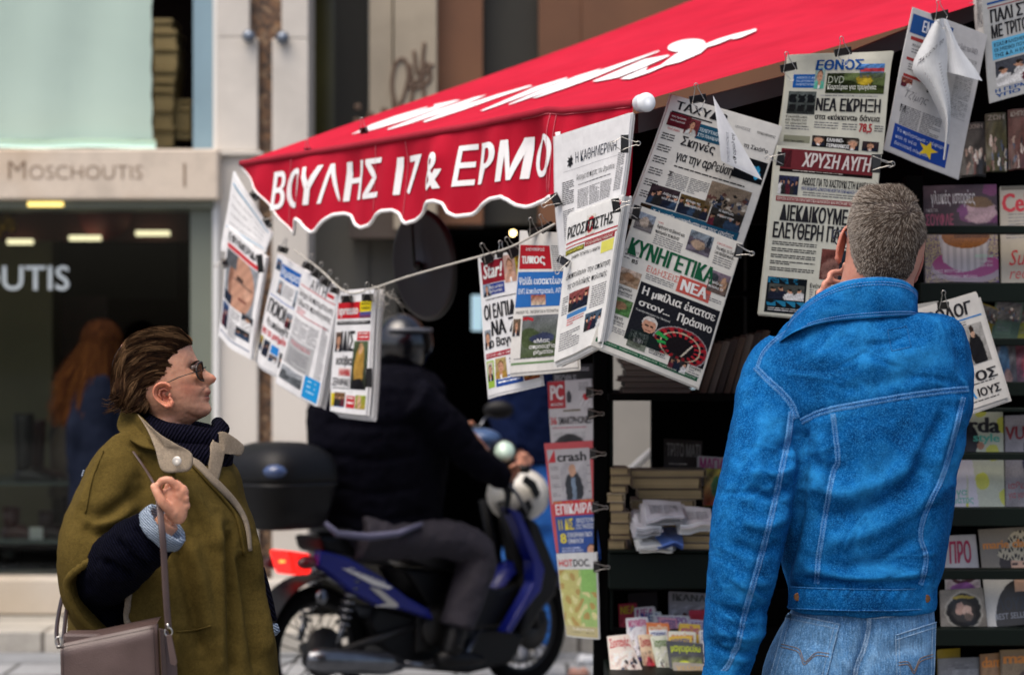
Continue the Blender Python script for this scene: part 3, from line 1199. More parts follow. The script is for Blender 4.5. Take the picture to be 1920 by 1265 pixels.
class Sheet:
 def __init__(s, corners, bulge=0.0, ripple=0.004, seed=1, thick=0.004, leaves=4, base=WHT, curl=None, spread=0.004, twist=0.0):
  base = tuple(min(.86, x * 1.32) for x in base) if thick != .006 or leaves > 3 else base
  s.c = [V(p) for p in corners]      # TL, TR, BR, BL
  s.n = (s.c[1] - s.c[0]).cross(s.c[0] - s.c[3]).normalized()
  if s.n.y > 0:
   s.n = -s.n
  s.bulge, s.ripple, s.seed, s.curl = bulge, ripple * 1.7, seed, curl
  s.W = ((s.c[1] - s.c[0]).length + (s.c[2] - s.c[3]).length) / 2
  s.H = ((s.c[3] - s.c[0]).length + (s.c[2] - s.c[1]).length) / 2
  r = random.Random(seed)
  s.ph = [r.uniform(0, 6.3) for _ in range(4)]
  s.mb = MB()
  s.twist = twist
  s.r = r
  rows, cols_ = 14, 10

  def edge(u, v):
   k = 1.0 - 0.06 * r.random()
   return shade(base, k)
  s.mb.grid(lambda u, v: s.S(u, v), cols_, rows, 0, edge)
  # the leaves behind the front page, each a little out of step
  for i in range(leaves):
   o = -thick * (i + 1) / leaves
   du, dv = r.uniform(-1, 1) * spread / s.W, r.uniform(-.4, 1) * spread / s.H * 1.4
   k = r.uniform(.82, .96)
   s.mb.grid(lambda u, v: s.S(u + du, v + dv, o), cols_, rows, 0, shade(base, k))
  if leaves:
   for (a, b) in (((0, 0), (1, 0)), ((1, 0), (1, 1)), ((1, 1), (0, 1)), ((0, 1), (0, 0))):
    s.mb.grid(lambda u, v: s.S(lerp(a[0], b[0], u), lerp(a[1], b[1], u), -thick * v), 10, max(2, leaves), 0, lambda u, v: shade(base, .7 + .3 * (int(v * leaves * 2.3) % 2)))

 def S(s, u, v, off=0.0):
  a, b, c, d = s.c
  p = a.lerp(b, u).lerp(d.lerp(c, u), v)
  w = s.bulge * math.sin(math.pi * max(0, min(1, u))) * (0.35 + 0.65 * v)
  w += s.ripple * (math.sin(u * 5 + v * 2.2 + s.ph[0]) + .6 * math.sin(u * 9 - v * 6 + s.ph[1])) * (0.25 + 0.75 * v)
  w += s.twist * (u - .5) * v
  if s.curl:
   w += s.curl(u, v)
  return p + s.n * (w + off)

 def rect(s, u0, v0, u1, v1, c, off=0.0005):
  nu, nv = max(1, int((u1 - u0) * 10 + .9)), max(1, int((v1 - v0) * 14 + .9))
  s.mb.grid(lambda u, v: s.S(lerp(u0, u1, u), lerp(v0, v1, v), off), nu, nv, 0, c)

 def photo(s, u0, v0, u1, v1, fn, res=0.0028, off=0.0008):
  nu = max(3, int((u1 - u0) * s.W / res))
  nv = max(3, int((v1 - v0) * s.H / res))
  s.mb.grid(lambda u, v: s.S(lerp(u0, u1, u), lerp(v0, v1, v), off), nu, nv, 0, fn)

 def text(s, u, v, w, h, body, c=INK, bold=0.02, shear=0.0, off=0.0012, rot=0):
  """fills a box: left u, top v (of capitals), width w, capital height h"""
  v2, fs = text_shape(body, bold, shear, 2)
  if not len(v2):
   return
  xm = v2[:, 0].max()
  lower = body != body.upper()
  out = []
  for x, y in v2:
   uu = u + x / xm * w
   vv = v + h - y / 0.70 * h
   if rot:
    dx, dy = (uu - u) * s.W, (vv - v - h) * s.H
    cs, sn = math.cos(rot), math.sin(rot)
    uu, vv = u + (dx * cs - dy * sn) / s.W, v + h + (dx * sn + dy * cs) / s.H
   out.append(s.S(uu, vv, off))
  k = len(out) // 3 if bold > .025 else (len(out) // 2 if bold > .012 else len(out))
  if k < len(out):      # overprinted copies lie a hair above one another
   out = [p + s.n * (0.0001 * (i // k)) for i, p in enumerate(out)]
  s.mb.add(out, fs, 0, c, False)

 def body(s, u0, v0, u1, v1, cols=1, pitch=0.0042, c=(.13, .13, .14), weight=0.42, off=0.0006):
  r = s.r
  lines = max(1, int((v1 - v0) * s.H / pitch))
  for k in range(cols):
   a, b = lerp(u0, u1, (k + .03) / cols), lerp(u0, u1, (k + .95) / cols)
   for i in range(lines):
    y = lerp(v0, v1, i / lines)
    hh = pitch * weight / s.H
    x = a
    end = b if r.random() > .15 else lerp(a, b, r.uniform(.3, .9))
    while x < end - .004:
     w = r.uniform(.006, .020) / s.W
     e = min(end, x + w)
     g = r.uniform(.6, 1.5)
     s.mb.add([s.S(x, y, off), s.S(e, y, off), s.S(e, y + hh, off), s.S(x, y + hh, off)], [(3, 2, 1, 0)], 0, shade(c, g), False)
     x = e + .0022 / s.W

 def rule(s, u0, v0, u1, v1, c=INK, w=0.0012):
  s.rect(u0, v0, u1, v0 + w / s.H, c)

 def done(s, name, label, cat, group, m='print'):
  o = s.mb.build(name, M[m])
  return tag(o, label, cat, group)


# quick helper: four picture corners at depths
def quad(tl, tr, br, bl, d):
 ds = d if isinstance(d, (list, tuple)) else [d(q[0]) if callable(d) else d for q in (tl, tr, br, bl)]
 return [P(*q, dd) for q, dd in zip((tl, tr, br, bl), ds)]


NG = "newspapers clipped to the kiosk awning"


def dfront(px):
 return 6.36 + (px - 1200) * 0.00075


# ---- 1 the upper paper with its folded corner
s = Sheet(quad((1262, 178), (1466, 238), (1388, 470), (1180, 405), [6.40, 6.50, 6.50, 6.40]), 0.010, 0.003, 11, 0.006, 4, rgb('#cdcbc4'),
   curl=lambda u, v: -0.05 * max(0, 0.12 - u - v * .3) - 0.03 * max(0, .12 - v) * max(0, 1 - 3 * u) * 2)
s.text(.06, .035, .45, .062, "ΤΑΧΥΔΡ", INK, .03)
s.rule(.04, .118, .40, 0, INK, .004)
s.photo(.03, .13, .22, .235, paint(rgb('#6e1c28'), rgb('#581722'), grain=.15, seed=3))
s.photo(.19, .135, .31, .265, portrait('#7b3a3f', '#17120f', rgb('#c9cbc8'), seed=4))
s.text(.05, .15, .13, .013, "της ημέρας", WHT, .01)
s.text(.05, .18, .13, .013, "του λιμανιού", WHT, .01)
s.rect(.30, .155, .60, .275, TEAL_I)
s.text(.315, .185, .27, .026, "ΤΕΛΕΥΤΑΙΟ ΑΝΤΙΟ", rgb('#d9e8ef'), .02)
s.text(.315, .228, .19, .024, "ΣΤΟ ΠΑΛΙΚΑΡΙ", rgb('#d9e8ef'), .02)
s.text(.20, .285, .30, .068, "Σκηνές", INK, .03)
s.text(.20, .405, .50, .070, "για την αρθεύση", INK, .03)
s.text(.20, .405, .25, .070, "", INK)
s.text(.05, .25, .11, .016, "ΠΟΛΕΙΣ ΣΗΜΕΡΑ", RED_I, .01)
for i in range(6):
 s.body(.02, .30 + i * .095, .145, .36 + i * .095, 1, .0058, INK, .5)
s.body(.19, .52, .88, .56, 1, .008, INK, .45)
s.text(.185, .575, .04, .034, "Σ", INK, .02)
s.body(.19, .58, .56, .70, 2)
s.photo(.56, .55, .93, .745, crowd(5, '#77695a', 46))
s.photo(.09, .705, .335, .86, people(4, '#3a2d33', 6, .8))
s.photo(.345, .715, .62, .865, people(5, '#5c4a2a', 7, .6))
s.photo(.63, .735, .93, .88, people(4, '#33302c', 8, .6))
for uu, t1, t2 in ((.20, "Λήξη από", "νέα δεκάρα"), (.40, "Κάλυψε της", "δραστηριότητες"), (.70, "Η διάθεση", "σύρμα στην")):
 s.text(uu, .745, .13, .017, t1, WHT, .02)
 s.text(uu, .78, .15, .017, t2, WHT, .02)
s.photo(.06, .87, .15, .965, people(1, '#3a2a1a', 9))
s.rect(.15, .87, .94, .965, TEAL_I)
s.text(.17, .895, .73, .034, "Τελευταίο μεροκάματο για τρεις εργάτες", WHT, .02)
# right hand page with the map, seen past the fold
s.text(.72, .20, .23, .030, "τη Σκιάθο", INK, .02)
s.text(.60, .085, .14, .02, "ΙΔΗΣΕΙΣ", shade(INK, 6), -.002)
s.text(.80, .085, .17, .018, "ΤΟΠΙΚΟ ΡΕΠΟΡΤΑΖ", INK, .012)
s.photo(.70, .30, .985, .475, paint(rgb('#0d1116'), rgb('#0d1116'), [('e', .42, .35, .3, .1, rgb('#35a7d6')), ('e', .75, .55, .1, .3, rgb('#35a7d6'))], .1, 10))
# the page corner folded over, built as a curved leaf of the same paper
foldw = rgb('#dfe0e0')
q0, q1, q2 = P(1336, 180, 6.40), P(1350, 304, 6.36), P(1428, 338, 6.44)
nrm_f = V((0, -1, 0))


def flap(u, v):
 # u along the curled edge from top to lower right, v across to the free corner
 a = q0.lerp(q2, u)
 m = q0.lerp(q1, min(1, u * 1.4)) if u < .715 else q1.lerp(q2, (u - .715) / .285)
 p = a.lerp(m, v)
 return p + nrm_f * (0.030 * math.sin(math.pi * v * .5) * math.sin(math.pi * min(1, u * 1.05)) + 0.012)


s.mb.grid(flap, 24, 12, 0, foldw)
for k, (t, h, dx) in enumerate((("ΤΟΝΙΖΕΙ Ο ΜΑΖΙΚΟΣ", .009, .36), ("«Φορολογ", .013, .60))):
 v2, fs = text_shape(t, .012, 0, 2)
 base = P(1368 + k * 13, 306 + k * 2, 6.33 - .004 * k)
 up = (P(1364 + k * 10, 226, 6.36) - base).normalized()
 rt = (P(1440, 330, 6.40) - P(1350, 300, 6.36)).normalized()
 L = .085 + .0 * k
 s.mb.add([base + up * (x / v2[:, 0].max() * L) - rt * (y * h) + V((0, -.004, 0)) for x, y in v2], fs, 0, INK if k else shade(INK, 8), False)
s.done('newspaper', "grey local newspaper with its top page corner folded down, above the green hunting paper", "newspaper", NG)

# ---- 2 the hunting paper with the roulette wheel
s = Sheet(quad((1196, 384), (1392, 456), (1310, 727), (1110, 647), [6.37, 6.43, 6.44, 6.36]), 0.008, 0.003, 12, 0.006, 4, rgb('#c6c4bc'))
s.photo(.02, .035, .19, .155, land('#8b98a8', '#6f6a6a', 3, [('e', .5, .5, .25, .3, rgb('#b5a79a'))]))
s.text(.22, .055, .05, .01, "ΕΛΑΦΙΑ", RED_I, .0)
s.text(.22, .075, .26, .022, "Αφήνουν τα βουνά και", INK, .018)
s.text(.22, .11, .22, .022, "προτιμούν τα πεδινά!", INK, .018)
s.body(.22, .145, .5, .215, 1, .005)
s.photo(.52, .03, .74, .17, land('#7a8790', '#5d5560', 4, [('e', .45, .6, .3, .22, rgb('#9a8572')), ('e', .85, .3, .08, .28, rgb('#27313f'))]))
s.text(.78, .05, .14, .012, "ΠΡΟΣΟΧΗ", RED_I, .0)
s.text(.78, .075, .19, .020, "Του πήρε το ζωή...", INK, .018)
s.text(.78, .105, .19, .020, "ένα σφοδρό πυροβ...", INK, .018)
s.body(.78, .14, .97, .20, 1, .005)
s.text(.04, .225, .80, .105, "ΚΥΝΗΓΕΤΙΚΑ", GREEN_I, .06)
s.text(.02, .30, .12, .016, "11.03.2015", INK, .0)
s.body(.02, .335, .16, .38, 1, .006)
s.text(.10, .355, .06, .026, "85", INK, .02)
s.text(.25, .36, .29, .040, "ΕΙΔΗΣΕΙΣ", rgb('#cc6257'), -.004)
s.body(.25, .415, .53, .455, 1, .005)
s.rect(.545, .345, .855, .455, rgb('#c05a50'))
s.text(.575, .368, .25, .068, "ΝΕΑ", WHT, .06)
s.photo(.80, .235, .99, .375, land('#7d6f7d', '#5e5148', 5, [('e', .75, .5, .15, .35, rgb('#a9866c')), ('e', .25, .3, .2, .2, rgb('#3b4046'))]))
s.text(.81, .30, .13, .016, "Γύριζε με", WHT, .02)
s.text(.81, .33, .14, .016, "πέταλα 23", WHT, .02)
s.body(.80, .40, .98, .44, 1, .005)
# the black picture of the roulette wheel


def roulette(a, b):
 x, y = a - .66, (b - .80) * 1.18
 # wheel seen in perspective
 e = math.sqrt((x / .34) ** 2 + (y / .36) ** 2)
 ang = math.atan2(y / .36, x / .34)
 c = (0.012, 0.013, 0.018)
 if .52 < e < .98:
  k = int((ang + math.pi) / (2 * math.pi) * 34)
  c = rgb('#a3202a') if k % 2 else rgb('#15121a')
  if .70 < e < .76:
   c = rgb('#b8a48c')
  if e > .88 and k % 2 == 0:
   c = rgb('#7c2630')
  if -2.95 < ang < -2.7 or 2.9 < ang < 3.1:
   c = rgb('#2f9a4a')
 elif .98 <= e < 1.03:
  c = rgb('#8f8a8c')
 elif e < .5:
  c = rgb('#171216')
  if abs(x - .10 + y * .35) < .012:
   c = rgb('#c8bfae')
 if .92 < a and abs((a - .9) * 2 + (b - .75)) < .0:
  c = WHT
 # the man's head
 q = ((a - .24) / .085) ** 2 + ((b - .66) / .12) ** 2
 h = ((a - .24) / .095) ** 2 + ((b - .62) / .12) ** 2
 su = ((a - .22) / .22) ** 2 + ((b - 1.02) / .26) ** 2
 if su < 1:
  c = rgb('#14201f')
 if h < 1:
  c = rgb('#c9c5bf')
 if q < 1 and b > .58:
  c = rgb('#c08f76')
  if abs(b - .66) < .012 and (abs(a - .21) < .022 or abs(a - .275) < .022):
   c = rgb('#43302a')
  if abs(b - .735) < .008 and abs(a - .24) < .03:
   c = rgb('#7a4a40')
 g = 1 + .18 * math.sin(a * 90) * math.sin(b * 70)
 return tuple(z * g for z in c)


s.photo(.235, .475, .985, .875, roulette, .0022)
s.text(.27, .50, .69, .052, "Η μπίλια έκατσε", rgb('#dcdad4'), .035)
s.text(.27, .59, .29, .040, "στον...", rgb('#dcdad4'), .035)
s.text(.63, .585, .33, .050, "Πράσινο", rgb('#dcdad4'), .035)
s.text(.26, .655, .32, .013, "Το κυνήγι στα χέρια του Υπουργού", rgb('#c9c9c4'), .01)
for vv, seed, top, bot, t in ((.43, 21, '#c7b3a2', '#a78b70', "Αγριμιού"), (.63, 22, '#5d7a4e', '#4f7a45', "Η ανοιχτή"), (.795, 23, '#7f8a86', '#6c7466', "Αξιολόγησις")):
 if vv < .79:
  s.photo(.02, vv, .225, vv + .11, land(top, bot, seed, [('e', .5, .45, .28, .25, rgb('#927156'))]))
  s.text(.02, vv + .122, .16, .019, t, INK, .018)
  s.text(.02, vv + .150, .18, .017, "δεδομένων", INK, .015)
  s.body(.02, vv + .175, .21, vv + .195, 1, .005)
s.photo(.27, .80, .44, .915, land('#7f8a86', '#6c7466', 23, [('e', .5, .5, .25, .15, rgb('#c9c9c9'))]))
s.body(.02, .83, .24, .87, 1, .005)
s.text(.47, .845, .16, .018, "Αξιολόγησις", INK, .018)
s.text(.47, .875, .15, .018, "στη βρύκια", INK, .018)
s.body(.47, .90, .64, .925, 1, .005)
s.photo(.67, .845, .84, .955, people(3, '#332f30', 24))
s.text(.86, .88, .11, .016, "Σουφική", INK, .018)
s.body(.86, .905, .98, .95, 1, .005)
s.rect(.02, .935, .965, .965, GREEN_I)
for i in range(5):
 s.text(.04 + i * .185, .944, .165, .011, "ΣΤΗ ΧΩΡΑΦΟΥΛΟΙ ΤΟΥ ΕΥΡΩ", rgb('#b9cbb9'), .01)
s.done('newspaper', "hunting newspaper with green masthead and a black roulette wheel picture", "newspaper", NG)

# ---- 3 paper with the big blue masthead
s = Sheet(quad((1478, 104), (1673, 97), (1653, 289), (1459, 272), [6.52, 6.62, 6.62, 6.52]), 0.006, 0.003, 13, 0.006, 4, rgb('#b9b8aa'),
   curl=lambda u, v: .012 * max(0, .14 - v) / .14 * math.sin(u * 7))
s.text(.27, .07, .47, .10, "ΕΘΝΟΣ", rgb('#1d4f92'), .05)
s.rect(.07, .215, .36, .36, rgb('#1c5ea8'))
for i, t in enumerate(("ΑΝΟΙΓΕΙ Ο ΔΚ", "ΓΙΑ ΟΙΤΟΙΝΟΥΣ", "ΠΑΝΕΠΙΣΤΗΜΙΩΝ")):
 s.text(.10, .24 + i * .037, .18, .022, t, rgb('#b9d0e8'), .012)
s.photo(.275, .14, .37, .37, portrait('#9db6ae', '#5a3c28', rgb('#62b8a0'), seed=31, w=.26), .0022)
s.photo(.39, .205, .955, .415, land('#6a7a4a', '#39441f', 33, [('e', .65, .35, .14, .25, rgb('#b9a02e')), ('r', 0, 0, .28, 1, rgb('#232a17'))]))
s.photo(.70, .115, .94, .26, paint(rgb('#4c83c4'), rgb('#6a6a52'), [('r', 0, .3, 1, .55, rgb('#b64048'))], .3, 34))
s.text(.405, .235, .15, .075, "DVD", rgb('#c9cfb9'), -.004)
s.text(.405, .325, .47, .048, "Καρτέρια για τρυγόνια", rgb('#dfe0d2'), .022)
s.photo(.04, .40, .31, .645, paint(rgb('#5a615e'), rgb('#2e3230'), [('r', .05, .15, .3, .5, rgb('#15181a')), ('r', .38, .15, .62, .5, rgb('#15181a')), ('r', .7, .15, .95, .5, rgb('#15181a')), ('r', .05, .6, .3, .9, rgb('#1b1d1d')), ('r', .38, .6, .62, .9, rgb('#1b1d1d')), ('r', .7, .6, .95, .9, rgb('#1b1d1d'))], .15, 35))
s.body(.33, .435, .93, .455, 1, .006, (.3, .3, .3), .4)
s.text(.315, .475, .62, .125, "ΝΕΑ ΕΚΡΗΞΗ", INK, .055)
s.text(.315, .635, .62, .055, "στα «κόκκινα» δάνεια", INK, .028)
s.text(.04, .665, .20, .022, "Εγκατάλειψη", INK, .01)
s.text(.04, .70, .20, .022, "και δίωξη για", INK, .01)
s.text(.04, .735, .20, .022, "τα χρεωμένα", INK, .01)
s.body(.04, .775, .28, .83, 1, .006)
s.body(.31, .72, .56, .80, 1, .006)
s.body(.58, .725, .73, .80, 1, .006)
s.text(.74, .715, .125, .085, "78,5", rgb('#a81f2b'), .035)
s.body(.885, .73, .985, .80, 1, .006)
s.rect(.05, .88, .29, .955, rgb('#8f907a'))
s.text(.06, .93, .18, .018, "ΜΥΣΤΙΚΑ ΗΛΘΕΣ", INK, .02)
s.rect(.31, .865, .75, .985, rgb('#15120f'))
s.photo(.31, .865, .43, .97, portrait('#2c2522', '#6a5a50', seed=36, w=.36))
s.photo(.64, .875, .76, .99, portrait('#3b322c', '#9a8a7c', seed=37, w=.36))
s.text(.45, .885, .16, .035, "ΕΛΛΗΝΟ-", WHT, .03)
s.text(.45, .942, .22, .035, "ΓΕΡΜΑΝΙΚΟΣ", WHT, .03)
s.photo(.79, .89, .95, .985, portrait('#3a2f33', '#251a16', seed=38, w=.2))
s.done('newspaper', "newspaper with blue masthead hung from two clips above the dark red masthead paper", "newspaper", NG)

# ---- 4 paper with the dark red masthead
s = Sheet(quad((1456, 272), (1652, 288), (1618, 606), (1424, 588), [6.50, 6.58, 6.58, 6.50]), 0.006, 0.0025, 14, 0.006, 4, rgb('#b7b7aa'))
s.rect(.05, .015, .94, .135, rgb('#6e2a30'))
s.rect(.05, .135, .94, .152, rgb('#16110f'))
s.photo(.06, .025, .15, .125, paint(rgb('#4a1a20'), rgb('#4a1a20'), [], .1, 41))
s.text(.25, .035, .67, .078, "ΧΡΥΣΗ ΑΥΓΗ", rgb('#d8d0cc'), .045, .2)
s.body(.15, .139, .90, .148, 1, .004, (.5, .45, .4))
s.photo(.05, .175, .24, .285, people(5, '#2b2f4a', 42, .5))
s.text(.27, .18, .69, .042, "ΑΘΩΟΣ ΓΙΑ ΤΟ ΧΑΣΤΟΥΚΙ ΣΤΗ ΚΑΝΕΛΛΗ", INK, .035)
s.text(.27, .232, .69, .018, "ΗΛΙΑΣ ΚΑΣΙΔΙΑΡΗΣ: «ΣΥΝΕΧΙΖΟΥΜΕ ΜΕΧΡΙ ΤΗΝ ΤΕΛΙΚΗ ΔΙΚΑΙΩΣΗ ΤΗΣ ΧΡΥΣΗΣ ΑΥΓΗΣ»", rgb('#3b4a82'), .02)
s.body(.27, .262, .95, .29, 1, .006)
s.rect(.04, .297, .97, .328, rgb('#8d4a4a'))
s.text(.05, .304, .90, .016, "ΧΡΥΣΗ ΑΥΓΗ ΓΙΑ ΠΡΑΓΜΑΤΙΚΗ ΚΑΘΑΡΣΗ ΚΑΙ ΡΗΞΗ ΜΕ ΤΟΥΣ ΔΑΝΕΙΣΤΕΣ", rgb('#d9c9c0'), .015)
s.text(.09, .350, .86, .088, "ΔΙΕΚΔΙΚΟΥΜΕ ΜΙΑ", INK, .05)
s.text(.04, .455, .92, .088, "ΕΛΕΥΘΕΡΗ ΠΑΤΡΙΔΑ", INK, .05)
for i in range(5):
 s.body(.03, .565 + i * .038, .50, .59 + i * .038, 1, .0055, INK, .5)
s.photo(.53, .585, .93, .765, paint(rgb('#6a3c36'), rgb('#5a3430'), [('e', .25, .75, .22, .45, rgb('#7d5a52')), ('r', .45, 0, 1, 1, rgb('#1f2a35')), ('e', .7, .4, .12, .3, rgb('#2d5a8a'))], .25, 43))
s.rect(.04, .775, .42, .985, rgb('#12181c'))
s.rect(.045, .778, .415, .81, rgb('#23779c'))
s.text(.07, .785, .32, .018, "ΧΑΟΣ ΣΤΗΝ ΨΗΦΟΦΟΡΙΑ", rgb('#0d1a22'), .03)
s.photo(.06, .815, .40, .905, people(4, '#474a46', 44, .8))
s.rect(.05, .912, .41, .945, rgb('#23779c'))
s.body(.06, .955, .41, .978, 1, .005, (.5, .5, .5))
s.text(.45, .795, .42, .024, "Ενάντια στην Εθνική", INK, .015)
s.photo(.51, .835, .80, .945, people(3, '#15171d', 45, .3))
s.body(.45, .83, .49, .95, 1, .006)
s.done('newspaper', "newspaper with dark red masthead and bold black headline, left of the man's head", "newspaper", NG)

# ---- 5 the open paper with pages curling out
base5 = rgb('#b5b4b3')
s = Sheet(quad((1712, 14), (1852, 66), (1796, 336), (1655, 280), [6.66, 6.78, 6.78, 6.66]), 0.004, 0.003, 15, 0.004, 3, base5)
s.rect(.02, .04, .55, .17, rgb('#24508e'))
s.text(.16, .065, .36, .075, "ΕΜΠΡΟΣ", rgb('#d9dde6'), .04)
s.rect(.05, .19, .36, .215, rgb('#9c3a3a'))
s.text(.08, .235, .22, .02, "Αλλά, διπλό", INK, .0)
s.body(.08, .27, .35, .31, 1, .006)
s.rect(.05, .335, .32, .355, rgb('#9c3a3a'))
s.body(.08, .375, .30, .43, 1, .006)
s.rect(.05, .45, .30, .47, rgb('#9c3a3a'))
s.photo(.04, .475, .18, .54, people(2, '#8a4a40', 51))
s.text(.37, .255, .16, .10, "ΠΡ", INK, .05)
s.text(.34, .42, .18, .10, "ΤΑ", INK, .05)
s.body(.10, .66, .66, .80, 2, .0045)
s.text(.12, .555, .3, .05, "Τζίμης", (.12, .12, .14), -.012, .4)
s.text(.09, .66, .07, .05, "Μ", INK, .0)
s.rect(.06, .80, .80, .965, rgb('#23479a'))
for i, t in enumerate(("Το πρόγραμμα - γέφυρα", "και η νέα", "δανειακή σύμβαση")):
 s.text(.10, .825 + i * .045, (.66, .3, .5)[i], .022, t, rgb('#c9d2e6'), .01)
st = []
for i in range(10):
 rr = .085 if i % 2 == 0 else .036
 q = math.pi * i / 5 - 1.4
 st.append(s.S(.55 + rr * 1.5 * math.cos(q), .89 + rr * .75 * math.sin(q), .0014))
s.mb.add(st, [tuple(range(10))], 0, rgb('#e6c832'), False)
s.body(.70, .20, .95, .62, 1, .0045, (.3, .3, .3))
s.text(.62, .12, .3, .035, "στις ζωές των ΑΝΕΛ", shade(INK, 6), .0)


def leaf(pts_l, pts_r, amp, d0, c=rgb('#cfd2d3')):
 """a loose page hanging between two edges traced top to bottom"""
 L = smooth_path(pts_l, 6)
 R = smooth_path(pts_r, 6)

 def f(u, v):
  i = v * (len(L) - 1)
  j = min(len(L) - 2, int(i))
  a = L[j] + (L[j + 1] - L[j]) * (i - j)
  i = v * (len(R) - 1)
  j2 = min(len(R) - 2, int(i))
  b = R[j2] + (R[j2 + 1] - R[j2]) * (i - j2)
  q = a + (b - a) * u
  return P(q[0], q[1], d0 - amp * math.sin(math.pi * u) * (0.3 + v) + .02 * u * v)
 s.mb.grid(f, 12, 24, 0, lambda u, v: shade(c, .9 + .1 * math.sin(u * 9)))
 return f


f1 = leaf([(1757, 34), (1736, 70), (1710, 128), (1737, 165), (1762, 215), (1772, 250), (1768, 300)], [(1766, 34), (1774, 70), (1777, 105), (1776, 140), (1781, 180), (1782, 220), (1772, 300)], .05, 6.66)
for k, (t, vv) in enumerate((("Άκυρο το", .26),)):
 v2, fs = text_shape(t, .0, .2, 2)
 s.mb.add([f1(.12 + x / v2[:, 0].max() * .75, .335 - x / v2[:, 0].max() * .13 - y * .05) + V((0, -.004, 0)) for x, y in v2], fs, 0, shade(INK, 4), False)
for i in range(16):
 v_ = .40 + i * .028
 q = [f1(.25, v_), f1(.8, v_ - .03), f1(.8, v_ - .02), f1(.25, v_ + .01)]
 s.mb.add([p + V((0, -.004, 0)) for p in q], [(0, 1, 2, 3)], 0, (.33, .33, .34), False)
leaf([(1766, 36), (1772, 66), (1769, 110), (1771, 134)], [(1775, 36), (1800, 90), (1828, 128), (1842, 152)], .045, 6.70, rgb('#d5d8da'))
s.done('newspaper', "open newspaper with loose curled pages and a blue panel with a yellow star", "newspaper", NG)

# ---- 6 paper in the top right corner
s = Sheet(quad((1836, -62), (2012, -105), (2036, 142), (1859, 193), [6.78, 6.9, 6.9, 6.8]), 0.006, 0.003, 16, 0.006, 3, rgb('#b9bab8'))
s.text(.08, .14, .80, .11, "ΜΑΚΕΛΕΙΟ", rgb('#8a3a3a'), .05)
s.rule(.04, .275, .96, 0, rgb('#24508e'), .006)
s.rule(.04, .31, .96, 0, rgb('#8a3a3a'), .003)
s.text(.06, .335, .88, .09, "ΠΑΛΙ ΣΤΑ ΜΕΤΡΑ", INK, .05)
s.text(.06, .45, .88, .09, "ΜΕ ΤΡΙΤΟ ΜΝΗΜΟΝΙΟ", INK, .05)
s.rect(.06, .56, .60, .70, rgb('#62b0d6'))
for i in range(3):
 s.text(.08, .58 + i * .04, .48, .024, ("ΕΞΑΣΦΑΛΙΣΜΕΝΟΙ ΕΙΝΑΙ", "ΟΙ ΜΙΣΘΟΙ ΠΟΥ ΔΙΝΟΥΝ", "ΤΗΣ Δ.Α. Η ΕΛΛΗΝΙΚΗ")[i], INK, .012)
s.photo(.08, .715, .92, .90, people(6, '#454850', 61, .6))
s.text(.06, .915, .80, .024, "Η ΓΕΡΜΑΝΙΑ ΠΙΕΖΕΙ", rgb('#24508e'), .03)
s.text(.06, .95, .80, .024, "ΥΠΟ ΔΙΣ. ΕΥΡΩ", rgb('#24508e'), .03)
s.done('newspaper', "newspaper with brownish red masthead at the awning's upper right, half out of frame", "newspaper", NG)
s = Sheet(quad((1821, -60), (1838, -60), (1858, 60), (1828, 70), [6.9, 6.86, 6.84, 6.88]), 0.0, 0.002, 17, 0.004, 2, rgb('#a9a8a5'))
s.body(.2, .1, .8, .9)
s.done('newspaper', "narrow folded sheet behind the newspaper at the upper right", "newspaper", NG)

# ---- 7 papers half hidden behind the man's right shoulder
s = Sheet(quad((1668, 598), (1832, 549), (1889, 744), (1722, 800), [6.52, 6.55, 6.55, 6.52]), 0.010, 0.003, 18, 0.01, 6, rgb('#b3b1ac'), spread=.012)
s.text(.38, .05, .52, .11, "ΡΟΛΟΓ", INK, .05, .1)
s.rule(.3, .19, .98, 0, rgb('#3579b8'), .004)
s.body(.55, .22, .8, .42, 1, .006)
s.photo(.70, .26, .95, .62, paint(rgb('#9a9894'), rgb('#8a8884'), [('e', .5, .72, .34, .5, rgb('#17171a')), ('e', .5, .22, .1, .13, rgb('#a58672')), ('e', .5, .12, .11, .09, rgb('#2a211c'))], .1, 71))
s.text(.50, .69, .46, .085, "ΣΤΟΣ", INK, .055)
s.body(.4, .79, .94, .81, 1, .006, INK)
s.text(.44, .835, .24, .085, "ΣΛΑ", rgb('#2f86c4'), .05)
s.text(.70, .845, .25, .07, "ΙΟΥΣ", INK, .04)
s.body(.4, .945, .94, .965, 1, .006, INK)
s.done('newspaper', "newspaper behind the man's right shoulder, clipped to the rack below the teacup magazine", "newspaper", "newspapers clipped to the magazine rack")
s = Sheet(quad((1660, 580), (1757, 565), (1760, 690), (1663, 700), [6.62, 6.62, 6.62, 6.62]), 0.0, 0.002, 19, 0.006, 3, rgb('#a9a8a3'))
s.text(.4, .13, .5, .13, "ΒΡΟ", INK, .05)
s.done('newspaper', "plain white folded newspaper just right of the denim collar", "newspaper", "newspapers clipped to the magazine rack")

